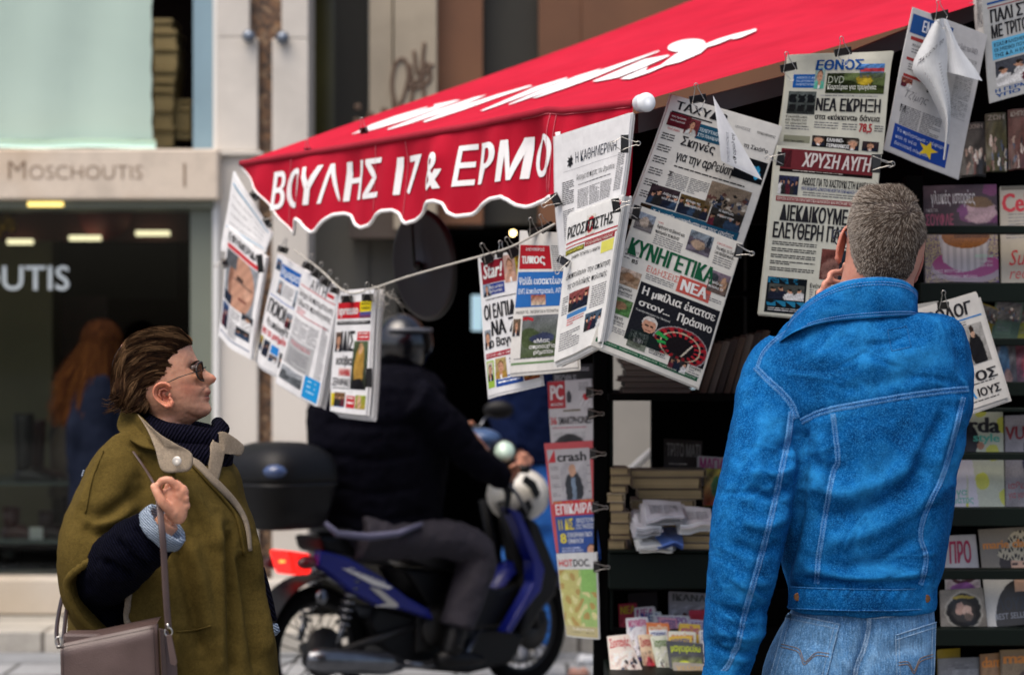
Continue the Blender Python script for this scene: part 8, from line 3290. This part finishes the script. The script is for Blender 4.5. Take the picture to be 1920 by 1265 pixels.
dec.plate([LP(x, y, .152) for x, y in ((692, 1100), (712, 1104), (746, 1132), (744, 1138), (700, 1136), (726, 1130))], .004, ER)
dec.build('grey_chevron', mat("pale_grey_decal", '#a9a8a2', 0.4, 0.05), sc_, recalc=True)
plate2('tail', [(548, 1000), (600, 1002), (660, 1030), (700, 1062), (640, 1048), (590, 1036), (556, 1030)], -.09, .09, BPL, sc_, .02)
plate2('seat', [(574, 984), (640, 990), (760, 1004), (812, 1018), (846, 1050), (800, 1066), (740, 1058), (690, 1042), (620, 1016), (580, 1004)], -.12, .12, SEAT, sc_, .03)
plate2('centre_cover', [(700, 1060), (800, 1066), (880, 1100), (930, 1080), (960, 1030), (985, 1060), (960, 1120), (900, 1168), (820, 1176), (760, 1150)], -.10, .10, BPL, sc_, .02)
plate2('leg_shield', [(930, 960), (952, 975), (975, 1030), (992, 1075), (985, 1110), (958, 1140), (936, 1178), (918, 1182), (930, 1120), (946, 1060), (936, 1005)], -.03, .17, BPL, sc_, .02)
plate2('shield_trim', [(938, 950), (958, 960), (985, 1020), (1003, 1065), (996, 1105), (968, 1140), (940, 1185), (930, 1182), (960, 1132), (982, 1090), (980, 1050), (955, 990)], .12, .185, BLUEP, sc_, .008)
plate2('engine_guard', [(655, 1128), (740, 1150), (800, 1172), (900, 1168), (935, 1188), (910, 1236), (830, 1256), (720, 1246), (660, 1205), (640, 1160)], -.09, .09, BPL, sc_, .02)
ff = MB()
cfw = L3(1.31, 0, .285)


def fend(u, v):
 q = lerp(2.75, .55, u)
 r = .315 + .012 * math.sin(math.pi * u)
 b = lerp(-.07, .07, v)
 r -= .035 * (abs(v - .5) * 2) ** 3
 return cfw + EF * (r * math.cos(q)) + V((0, 0, r * math.sin(q))) + ER * b


ff.grid(fend, 22, 8)
ff.grid(lambda u, v: fend(u, v) - V((0, 0, .006)), 22, 8, flip=True)
ff.build('front_mudguard', BLUEP, sc_)
fk = MB()
for b in (-.085, .085):
 fk.tube([L3(1.31, b, .285), L3(1.25, b, .45), L3(1.10, b * .7, .88)], [.022, .025, .02], 10)
 fk.build('fork_leg', BPL, sc_)
 fk = MB()
# rear: mudguard, swing arm, shocks, engine, silencer
rg = MB()
crw = L3(0, 0, .285)


def rfend(u, v):
 q = lerp(3.3, 1.0, u)
 r = .33
 return crw + EF * (r * math.cos(q)) + V((0, 0, r * math.sin(q))) + ER * lerp(-.075, .075, v)


rg.grid(rfend, 22, 4)
rg.grid(lambda u, v: rfend(u, v) - V((0, 0, .006)), 22, 4, flip=True)
rg.build('rear_mudguard', BPL, sc_)
for b in (-.11, .11):
 q = MB()
 q.tube([L3(.02, b, .29), L3(.30, b, .33), L3(.52, b * .8, .36)], .018, 8)
 q.build('swing_arm', ENG, sc_)
 q = MB()
 q.tube([L3(.02, b * 1.1, .32), L3(.06, b * 1.1, .42)], .014, 8)
 top, bot = L3(.13, b * 1.1, .64), L3(.05, b * 1.1, .40)
 q.tube([bot.lerp(top, t) + EF * (.030 * math.cos(t * 50)) + ER * (.030 * math.sin(t * 50)) for t in np.linspace(0, 1, 80)], .006, 5)
 q.build('shock_absorber', CHROME, sc_)
e = MB()
e.box(L3(.66, 0, .34), (.30, .22, .20), Matrix.Rotation(math.atan2(EF.y, EF.x), 3, 'Z'))
e.tube([L3(.78, 0, .36), L3(1.0, 0, .40)], [.085, .07], 14)
for i in range(6):
 e.tube([L3(.84 + i * .025, 0, .365 + i * .006), L3(.848 + i * .025, 0, .366 + i * .006)], .10, 16)
e.lathe(L3(.62, .10, .34), [(0, 0), (.09, 0), (.085, .03), (.05, .045), (0, .046)], ER, 24)
e.build('engine', ENG, sc_, .01)
x = MB()
x.tube([L3(.95, .07, .32), L3(.80, .12, .20), L3(.50, .15, .19), L3(.36, .16, .21)], .018, 10)
x.tube([L3(.36, .16, .21), L3(.26, .165, .225), L3(-.12, .175, .275), L3(-.20, .178, .285)], [.03, .052, .055, .035], 16)
x.build('silencer', CHROME, sc_)
x = MB()
for b in (-.2, .2):
 x.tube([L3(.62, b * .5, .27), L3(.64, b * 1.3, .26)], .014, 8)
x.build('footrest', BPL, sc_)
# tail lamp, indicators, plate
TL = mat("lit_tail_lamp", '#c00808', 0.3, 0.05, emit=(1.0, 0.012, 0.008), estr=1.1)
t_ = MB()
pts = [(503, 1028), (545, 1034), (549, 1052), (546, 1072), (516, 1074), (508, 1050)]
t_.plate([LP(q[0], q[1], -.05) for q in pts], .13, ER)
tl = t_.build('tail_lamp', TL, sc_, .012, recalc=True)
bl_ = MB().ball(LP(529, 1052, .085), (.016, .008, .006), nu=10, nv=6)
bl_.build('lamp_bulb', mat("lit_orange_bulb", '#ff9030', 0.4, emit=(1.0, 0.25, 0.05), estr=1.6), tl)
for b, px in ((.16, 575), (-.16, 512)):
 q = MB()
 q.ball(LP(px, 1054, b), (.05, .03, .028), rot=Matrix.Rotation(math.atan2(EF.y, EF.x), 3, 'Z'))
 q.build('indicator', mat("dark_red_lens", '#4a0a10', 0.3, 0.1), sc_)
q = MB()
q.box(L3(-.34, 0, .50), (.006, .15, .13), Matrix.Rotation(math.atan2(EF.y, EF.x), 3, 'Z'))
q.build('number_plate', M['white'], sc_, .003)
q = MB()
q.box(L3(-.36, 0, .41), (.02, .10, .05), Matrix.Rotation(math.atan2(EF.y, EF.x), 3, 'Z'))
q.build('reflector', mat("red_reflector", '#5a0e14', 0.3, 0.1), sc_, .006)
ca = MB()
ca.lathe(LP(601, 1118, .12), [(0, 0), (.030, 0), (.034, .01), (.026, .02), (0, .022)], ER, 20)
ca.build('chrome_cap', CHROME, sc_)
# top box
tbx = MB()
cx_ = LP(522, 905, 0)


def bxring(z, s1, s2, dz=0):
 out = []
 for q in np.linspace(0, 2 * math.pi, 40, endpoint=False):
  u = math.copysign(abs(math.cos(q)) ** .55, math.cos(q)) * s1
  v = math.copysign(abs(math.sin(q)) ** .55, math.sin(q)) * s2
  out.append(cx_ + EF * u + ER * v + V((0, 0, z + dz)))
 return out


tbx.loft([bxring(z, a, b) for z, a, b in ((-.19, .14, .14), (-.185, .165, .165), (-.10, .19, .195), (-.015, .205, .215), (-.01, .213, .222), (.008, .213, .222))])
box_o = tbx.build('top_box', BPL, sc_)
ld = MB()
ld.loft([bxring(z, a, b) for z, a, b in ((.011, .212, .221), (.03, .213, .222), (.08, .208, .216), (.125, .185, .192), (.155, .145, .15), (.172, .09, .095), (.176, .02, .02))])
ldo = ld.build('lid', BPL, box_o)
rf_ = MB()
rf_.ball(cx_ - EF * .15 + ER * .155 + V((0, 0, .06)), (.055, .055, .035))
rf_.build('smoked_panel', mat("smoked_blue_panel", '#39486a', 0.12, 0.1, spec=.6), ldo)
# head: cowl, handlebar, mirrors, instruments
hd = MB()
HC_ = LP(966, 928, 0)
hd.ball(HC_ + EF * .02, (.15, .15, .13))
hdo = hd.build('head_cowl', mat("white_cowl", '#c9c6bc', 0.3, 0.05, 4, coat=.4), sc_)
for pts in ([(936, 905), (950, 890), (966, 886), (958, 925), (952, 965), (945, 962), (946, 925)], [(985, 890), (1003, 902), (1012, 925), (1004, 935), (992, 915), (978, 902)], [(968, 955), (990, 935), (998, 950), (980, 980), (966, 985)]):
 q = MB()
 q.plate([LP(x, y, .152) for x, y in pts], .006, ER)
 q.build('black_marking', BPL, hdo, recalc=True)
q = MB()
q.tube([LP(952, 905, .165), LP(972, 930, .168), LP(990, 965, .165)], .010, 8)
q.build('chrome_strip', CHROME, hdo)
hb = MB()
hb.tube([LP(975, 880, .33), LP(955, 868, .22), LP(930, 845, .05), LP(905, 822, -.12), LP(880, 800, -.30)], .013, 10)
hbo = hb.build('handlebar', BPL, sc_)
for px, py, b in ((968, 878, .30), (884, 803, -.28)):
 q = MB()
 c = LP(px, py, b)
 q.tube([c - ER * .06, c + ER * .07], .019, 12)
 q.build('grip', BPL, hbo)
q = MB()
q.ball(LP(900, 822, -.02), (.10, .10, .05))
q.build('instrument_cowl', mat("blue_grey_cowl", '#3c5478', 0.3, 0.2, 6), sc_)
q = MB()
c = LP(946, 846, .26)
q.lathe(c, [(0, 0), (.050, 0), (.056, -.012), (.050, -.045), (.02, -.06), (0, -.06)], V((.05, -1, .05)), 28)
mi = q.build('mirror', BPL, sc_)
q = MB()
q.lathe(c + V((0, -.004, 0)), [(0, 0), (.046, 0), (.046, .004), (0, .0045)], V((.05, -1, .05)), 28)
q.build('mirror_glass', mat("pale_green_reflection", '#b5cfc2', 0.15, 0.05, spec=.6), mi)  # pale green reflection put into the glass colour
q = MB()
q.tube([c + V((0, .03, -.03)), LP(958, 872, .25)], .007, 8)
q.build('mirror_stalk', BPL, mi)
q = MB()
c = LP(935, 768, -.30)
q.ball(c, (.075, .03, .045))
m2_ = q.build('mirror', BPL, sc_)
q = MB()
q.tube([c + V((-.03, 0, -.02)), LP(908, 785, -.28), LP(896, 806, -.27)], .006, 8)
q.build('mirror_stalk', CHROME, m2_)

# --- the rider, mirrored on the bike's own coordinates
JK = mat("black_padded_jacket", '#07070f', 0.9, 0.3, 6, bump=.15, bscale=14, spec=.05)
GT = mat("grey_trousers", '#231f28', 0.85, 0.2, 9, bump=.3, bscale=30)
rb = MB()


def rlimb(mb, pts, n=18, k=4):
 """limb through (px, py, b, radius)"""
 sp = smooth_path(pts, k)
 return mb.tube([LP(q[0], q[1], q[2]) for q in sp], [float(q[3]) for q in sp], n)


def rrow(py, x0, x1, hb_, n=30):
 """ring of the rider's trunk between two picture columns, hb_ half width across the bike"""
 a, b = LP(x0, py, 0), LP(x1, py, 0)
 c, r = (a + b) / 2, (b - a) / 2
 return [c + r * math.cos(q) + ER * (hb_ * math.sin(q)) for q in np.linspace(0, 2 * math.pi, n, endpoint=False)]


rb.ball(LP(752, 655, 0), (.075, .095, .11))
rb.ball(LP(768, 668, .02), (.06, .05, .06))
rlimb(rb, [(745, 690, 0, .06), (735, 720, 0, .065)])
rb.loft([rrow(*q) for q in ((700, 715, 770, .10), (740, 680, 800, .16), (820, 660, 810, .16), (920, 660, 800, .15), (1000, 640, 790, .15))])
for s_ in (1, -1):
 rlimb(rb, [(790 if s_ > 0 else 770, 745, .19 * s_, .055), (868, 815, .27 * s_, .05), (925, 880, .27 * s_, .04), (948, 895, .29 * s_, .032), (962, 886, .30 * s_, .03)] if s_ > 0 else [(760, 745, -.19, .055), (820, 790, -.28, .05), (868, 815, -.30, .04), (884, 805, -.29, .032)])
 rlimb(rb, [(690, 1010, .10 * s_, .08), (800, 1010, .16 * s_, .07), (885, 1024, .19 * s_, .06), (892, 1062, .20 * s_, .055), (868, 1130, .20 * s_, .045), (856, 1190, .20 * s_, .036)])
# gloved fingers closed on the grips
for s_, gx, gy in ((1, 966, 882), (-1, 884, 803)):
 for i in range(4):
  b = (.27 + .022 * i) * s_
  c = LP(gx, gy, b)
  rb.tube([c - EF * .035 + V((0, 0, .012)), c + V((0, 0, .030)), c + EF * .028 + V((0, 0, .006)), c + EF * .012 - V((0, 0, .022))], [.0115, .0115, .0105, .009], 8)
 c = LP(gx, gy, .25 * s_)
 rb.tube([c - EF * .03, c - EF * .02 - V((0, 0, .02)), c + EF * .01 - V((0, 0, .03))], [.013, .012, .010], 8)
rider = rb.build('person', SKINM)
tag(remesh(rider, .009, 3), "motorbike rider in a black padded jacket, grey trousers and dark helmet", "person")
vcol(rider, np.tile(np.array(rgb('#a5745c')), (len(rider.data.vertices), 1)))
hm = MB()
hc = LP(752, 648, 0)
hm.ball(hc, (.125, .135, .145), nu=28, nv=18)
ho = hm.build('helmet', mat("dark_helmet", '#0c0c10', 0.2, 0.2, 6, coat=.5), rider)
q = MB()


def vis(u, v):
 ang = lerp(-1.15, 1.15, u)
 el = lerp(-.35, .42, v)
 r = .142
 return hc + EF * (r * math.cos(ang) * math.cos(el)) + ER * (r * math.sin(ang) * math.cos(el)) + V((0, 0, r * math.sin(el) + .012))


q.grid(vis, 20, 10)
q.grid(lambda u, v: vis(u, v) - EF * .004, 20, 10, flip=True)
q.build('visor', mat("smoked_visor", '#4a4644', 0.1, 0.2, 5, spec=.6), ho)
q = MB()
q.tube([hc + EF * (.128 * math.cos(t)) + ER * (.137 * math.sin(t)) + V((0, 0, .07 - .0 * t)) for t in np.linspace(-2.8, 2.8, 40)], .010, 6)
q.build('pale_band', mat("pale_helmet_band", '#55585f', 0.3, 0.1), ho)
jk = MB()
jk.loft([rrow(*q_) for q_ in ((684, 712, 775, .10), (700, 660, 800, .17), (725, 620, 815, .225), (770, 597, 815, .245), (830, 592, 822, .24), (900, 600, 818, .225), (960, 612, 812, .215), (1000, 622, 818, .21), (1012, 640, 806, .19))])
rlimb(jk, [(770, 745, .20, .10), (835, 800, .25, .092), (885, 855, .28, .075), (930, 888, .285, .060), (947, 894, .29, .052)], 20)
rlimb(jk, [(755, 745, -.20, .10), (815, 790, -.27, .09), (860, 812, -.30, .07), (874, 808, -.295, .055)], 20)
jo = jk.build('padded_jacket', JK, rider)
remesh(jo, .011, 3)
crumple(jo, .010, 9.0, 11)
crumple(jo, .004, 28.0, 12)
K_FOLD[0] = .8
fold(jo, [([(600, 790), (700, 800), (800, 790)], 7, -.010), ([(600, 850), (700, 862), (800, 850)], 7, -.010), ([(610, 910), (710, 925), (800, 910)], 7, -.010), ([(620, 960), (710, 975), (800, 960)], 7, -.010), ([(820, 800), (850, 770)], 6, -.008), ([(865, 850), (895, 815)], 6, -.008)])
tr_ = MB()
for s_ in (1, -1):
 rlimb(tr_, [(668, 1004, .09 * s_, .105), (740, 1008, .13 * s_, .10), (830, 1010, .18 * s_, .088), (886, 1026, .20 * s_, .086), (893, 1062, .20 * s_, .092), (876, 1112, .20 * s_, .086), (862, 1155, .20 * s_, .082), (857, 1176, .20 * s_, .082)], 20)
tr_.ball(LP(660, 1000, 0), (.14, .14, .09))
to = tr_.build('trousers', GT, rider)
remesh(to, .010, 3)
crumple(to, .008, 14.0, 13)
bo = MB()
for s_ in (1, -1):
 rlimb(bo, [(858, 1168, .20 * s_, .050), (848, 1205, .20 * s_, .050), (842, 1226, .20 * s_, .046)], 14)
 c = LP(842, 1226, .20 * s_)
 bo.loft([[c + EF * u + ER * (w * math.cos(q)) + V((0, 0, z + h * math.sin(q))) for q in np.linspace(0, 2 * math.pi, 14, endpoint=False)] for u, w, z, h in ((-.07, .03, -.02, .035), (0, .045, -.02, .045), (.10, .048, -.03, .036), (.18, .045, -.04, .028), (.21, .02, -.045, .015))])
 bo.build('boot', BPL, rider)
 bo = MB()
sh_ = MB()
sh_.tube([LP(610, 980, .215), LP(632, 1000, .225), LP(690, 1006, .235), (LP(745, 1000, .24)), LP(790, 982, .235)], [.010, .015, .017, .015, .010], 10)
sh_.build('shirt_hem', mat("lilac_grey_shirt", '#55556c', 0.85, 0.1, 20), rider)

# ------------------------------------------------------------------ passer-by in navy and jeans beyond the scooter
D2 = 12.35
pb = MB()
pb.ball(P(985, 590, D2), (.078, .098, .118))
pb.tube([P(985, 620, D2), P(985, 660, D2)], .06, 14)
pb.loft([row(*r, n=24) for r in ((650, 945, 1025, D2, .10), (700, 930, 1042, D2, .12), (830, 940, 1040, D2, .11), (900, 942, 1042, D2, .12))])
limb(pb, [(958, 690, 12.3, .055), (948, 770, 12.26, .046), (962, 835, 12.2, .036), (978, 858, 12.15, .03)], 14)
limb(pb, [(1030, 690, D2, .055), (1046, 780, D2, .046), (1050, 860, D2, .034)], 14)
pb.ball(P(986, 864, 12.13), (.040, .025, .030))
for i in range(4):
 pb.tube([P(984 + i * 2, 858 + i * 5, 12.10), P(972 + i, 866 + i * 5, 12.09), P(962 + i, 876 + i * 4, 12.10)], [.011, .010, .008], 8)
pb.tube([P(992, 852, 12.10), P(980, 850, 12.09), P(972, 854, 12.09)], [.012, .011, .008], 8)
for lx in (975, 1015):
 limb(pb, [(lx, 890, D2, .08), (lx, 1050, D2, .06), (lx, 1215, D2, .04)], 12)
p2 = pb.build('person', SKINM)
tag(remesh(p2, .011, 2), "passer-by in navy jacket and blue jeans, half hidden behind the magazine column", "person")
vcol(p2, np.tile(np.array(rgb('#c08a72')), (len(p2.data.vertices), 1)))
j2 = MB()
j2.loft([row(*r, n=30) for r in ((655, 950, 1020, D2, .11), (680, 928, 1045, D2, .15), (740, 920, 1052, D2, .165), (820, 924, 1050, D2, .165), (868, 930, 1050, D2, .165))])
limb(j2, [(955, 690, 12.3, .075), (940, 765, 12.24, .07), (952, 820, 12.18, .060), (968, 846, 12.15, .050)], 16)
limb(j2, [(1032, 690, D2, .075), (1048, 780, D2, .066), (1052, 845, D2, .052)], 16)
o_ = j2.build('jacket', mat("navy_jacket", '#0d1630', 0.95, 0.25, 8, spec=.05), p2)
remesh(o_, .013, 3)
crumple(o_, .012, 11.0, 21)
t2 = MB()
t2.loft([row(*r, n=30) for r in ((860, 938, 1046, D2, .13), (930, 936, 1050, D2, .15), (985, 938, 1048, D2, .14))])
for lx in (972, 1016):
 limb(t2, [(lx, 950, D2, .095), (lx + 2, 1070, D2, .08), (lx + 2, 1205, D2, .065)], 16)
o_ = t2.build('jeans', mat("bright_blue_jeans", '#1f62b0', 0.85, 0.25, 7), p2)
remesh(o_, .013, 3)
crumple(o_, .010, 13.0, 22)
for lx in (974, 1018):
 q = MB()
 c = P(lx, 1212, D2)
 q.loft([[V((c.x + w * math.cos(t), y, -.1 + max(0, z + h * math.sin(t)))) for t in np.linspace(0, 2 * math.pi, 14, endpoint=False)] for y, w, z, h in ((D2 - .16, .02, .02, .02), (D2 - .1, .045, .03, .035), (D2, .045, .05, .05), (D2 + .09, .03, .04, .04))])
 q.build('shoe', mat("grey_trainer", '#55585e', 0.6, 0.2, 9), p2)
q = MB()
q.ball(P(985, 575, D2 + .02), (.088, .106, .10))
q.build('hair', mat("dark_hair", '#1c1511', 0.6, 0.3, 30), p2)

# ------------------------------------------------------------------ long haired woman at the shop window
D3 = 12.9
pb = MB()
pb.ball(P(190, 652, D3), (.075, .095, .115))
pb.tube([P(188, 690, D3), P(185, 720, D3)], .055, 12)
pb.loft([row(*r, n=24) for r in ((712, 160, 212, D3, .09), (760, 148, 224, D3, .11), (900, 150, 222, D3, .11), (960, 150, 225, D3, .12))])
for lx in (172, 204):
 limb(pb, [(lx, 950, D3, .08), (lx, 1060, D3, .055), (lx, 1160, D3, .04)], 12)
limb(pb, [(150, 730, D3, .05), (140, 830, D3, .04), (150, 910, 12.85, .032)], 12)
limb(pb, [(222, 730, D3, .05), (236, 830, D3, .04), (232, 910, 12.85, .032)], 12)
for hx in (151, 232):
 pb.ball(P(hx, 925, 12.84), (.028, .022, .045))
 for i in range(4):
  pb.tube([P(hx - 6 + i * 4, 936, 12.83), P(hx - 7 + i * 4, 950, 12.82), P(hx - 5 + i * 4, 960, 12.83)], [.009, .009, .007], 7)
 pb.tube([P(hx + 7, 925, 12.82), P(hx + 11, 938, 12.81), P(hx + 9, 946, 12.81)], [.010, .009, .007], 7)
p3 = pb.build('person', SKINM)
tag(remesh(p3, .011, 2), "woman with long auburn hair in a slate blue coat at the shoe shop window", "person")
vcol(p3, np.tile(np.array(rgb('#b98a72')), (len(p3.data.vertices), 1)))
c3 = MB()
c3.loft([row(*r, n=30) for r in ((688, 166, 212, D3, .09), (704, 150, 222, D3, .13), (735, 142, 230, D3, .15), (800, 140, 230, D3, .15), (870, 136, 232, D3, .16), (950, 130, 238, D3, .18), (1000, 128, 240, D3, .18))])
limb(c3, [(156, 728, 12.86, .066), (146, 800, 12.82, .062), (144, 860, 12.82, .056), (150, 905, 12.83, .048)], 16)
limb(c3, [(220, 728, D3, .066), (234, 820, D3, .06), (233, 905, 12.86, .048)], 16)
o_ = c3.build('coat', mat("slate_blue_coat", '#161b28', 0.95, 0.2, 6, spec=.05), p3)
remesh(o_, .013, 3)
crumple(o_, .010, 9.0, 31)
q = MB()
q.ball(P(190, 643, D3), (.092, .112, .125))
h3 = q.build('hair', mat("auburn_under_hair", '#120905', 0.95, 0.3, 30, spec=.0), p3)
q = MB()
R = random.Random(12)
for i in range(900):
 t = R.uniform(-2.6, 2.6)
 ph = R.uniform(.05, 1.5)
 c = P(190, 643, D3)
 p0 = c + V((.095 * math.sin(t) * math.sin(ph), -.114 * math.cos(t) * math.sin(ph), .128 * math.cos(ph)))
 dn = R.uniform(.18, .46)
 lf = -.09 * max(0, -math.sin(t)) - .03 + R.gauss(0, .02)
 wv = R.uniform(0, 6)
 p1_ = c + V((.108 * math.sin(t), -.128 * math.cos(t), .128 * math.cos(1.5)))
 pm_ = (ph + 1.5) / 2
 pts = [p0 + (p0 - c) * .04, c + V((.108 * math.sin(t) * math.sin(pm_), -.128 * math.cos(t) * math.sin(pm_), .142 * math.cos(pm_))), p1_, p1_ + V((lf * .5 + .012 * math.sin(wv), 0, -dn * .5)), p1_ + V((lf + .02 * math.sin(wv + 1.5), .01 * math.cos(wv), -dn))]
 g = R.random()
 cA, cB = (rgb('#22120b'), rgb('#5a381c')) if g < .45 else (rgb('#160c08'), rgb('#382013'))
 sp = smooth_path([tuple(p) for p in pts], 3)
 wd = R.uniform(.003, .007)
 for k in range(len(sp) - 1):
  f0 = k / (len(sp) - 1)
  a, b = V(sp[k]), V(sp[k + 1])
  s_ = V((wd * (1 - .6 * f0), 0, 0))
  q.add([a - s_, a + s_, b + s_ * .85, b - s_ * .85], [(0, 1, 2, 3)], 0, tuple(lerp(x, y, f0) for x, y in zip(cA, cB)))
q.build('long_strands', attr_mat('matte_hair', 0.95, 0.1, 60, 0.0), h3)
for lx in (172, 204):
 q = MB()
 limb(q, [(lx, 990, D3, .062), (lx, 1080, D3, .055), (lx, 1150, D3, .045)], 14)
 c = P(lx, 1160, D3)
 q.loft([[V((c.x + w * math.cos(t), y, max(0, z + h * math.sin(t)))) for t in np.linspace(0, 2 * math.pi, 14, endpoint=False)] for y, w, z, h in ((D3 - .08, .03, .04, .04), (D3, .045, .05, .05), (D3 + .1, .045, .035, .035), (D3 + .16, .02, .02, .02))])
 q.build('boot', BPL, p3)
# seated mannequin figure with dark hair behind the glass
q = MB()
q.ball(P(118, 768, 14.6), (.07, .08, .095))
q.loft([row(*r, n=20) for r in ((800, 105, 132, 14.6, .06), (830, 92, 146, 14.6, .09), (900, 96, 142, 14.6, .09), (930, 90, 150, 14.6, .1))])
dm3 = q.build('shop_dummy', mat("beige_dummy", '#5c4a3a', 0.6, 0.2, 6))
tag(remesh(dm3, .012, 3), "dark haired display bust standing inside the shoe shop window", "mannequin")
q = MB()
q.ball(P(118, 758, 14.62), (.088, .10, .11))
q.loft([row(*r, n=20) for r in ((760, 98, 138, 14.64, .07), (820, 92, 134, 14.66, .07), (860, 98, 128, 14.66, .04))])
q.build('hair', mat("black_wig", '#0e0a09', 0.6, 0.3, 30), dm3)

# litter by the kiosk's foot
for i, (px, py, c_, lab) in enumerate(((1098, 1238, '#b5b9bd', "crumpled pale plastic scrap on the paving beside the kiosk post"), (1085, 1262, '#b98a78', "small pinkish crumpled wrapper on the paving by the kiosk post"))):
 d = 12.0 + .0 * i
 q = MB()
 c = P(px, py, 1.62 * FPX / (py - CY))
 q.ball((c.x, c.y, -.08), (.05, .04, .025), nu=14, nv=8)
 o_ = q.build('litter', mat("litter_plastic", c_, 0.3, 0.3, 20))
 crumple(o_, .018, 30.0, 40 + i)
 tag(o_, lab, "litter")['kind'] = 'thing'
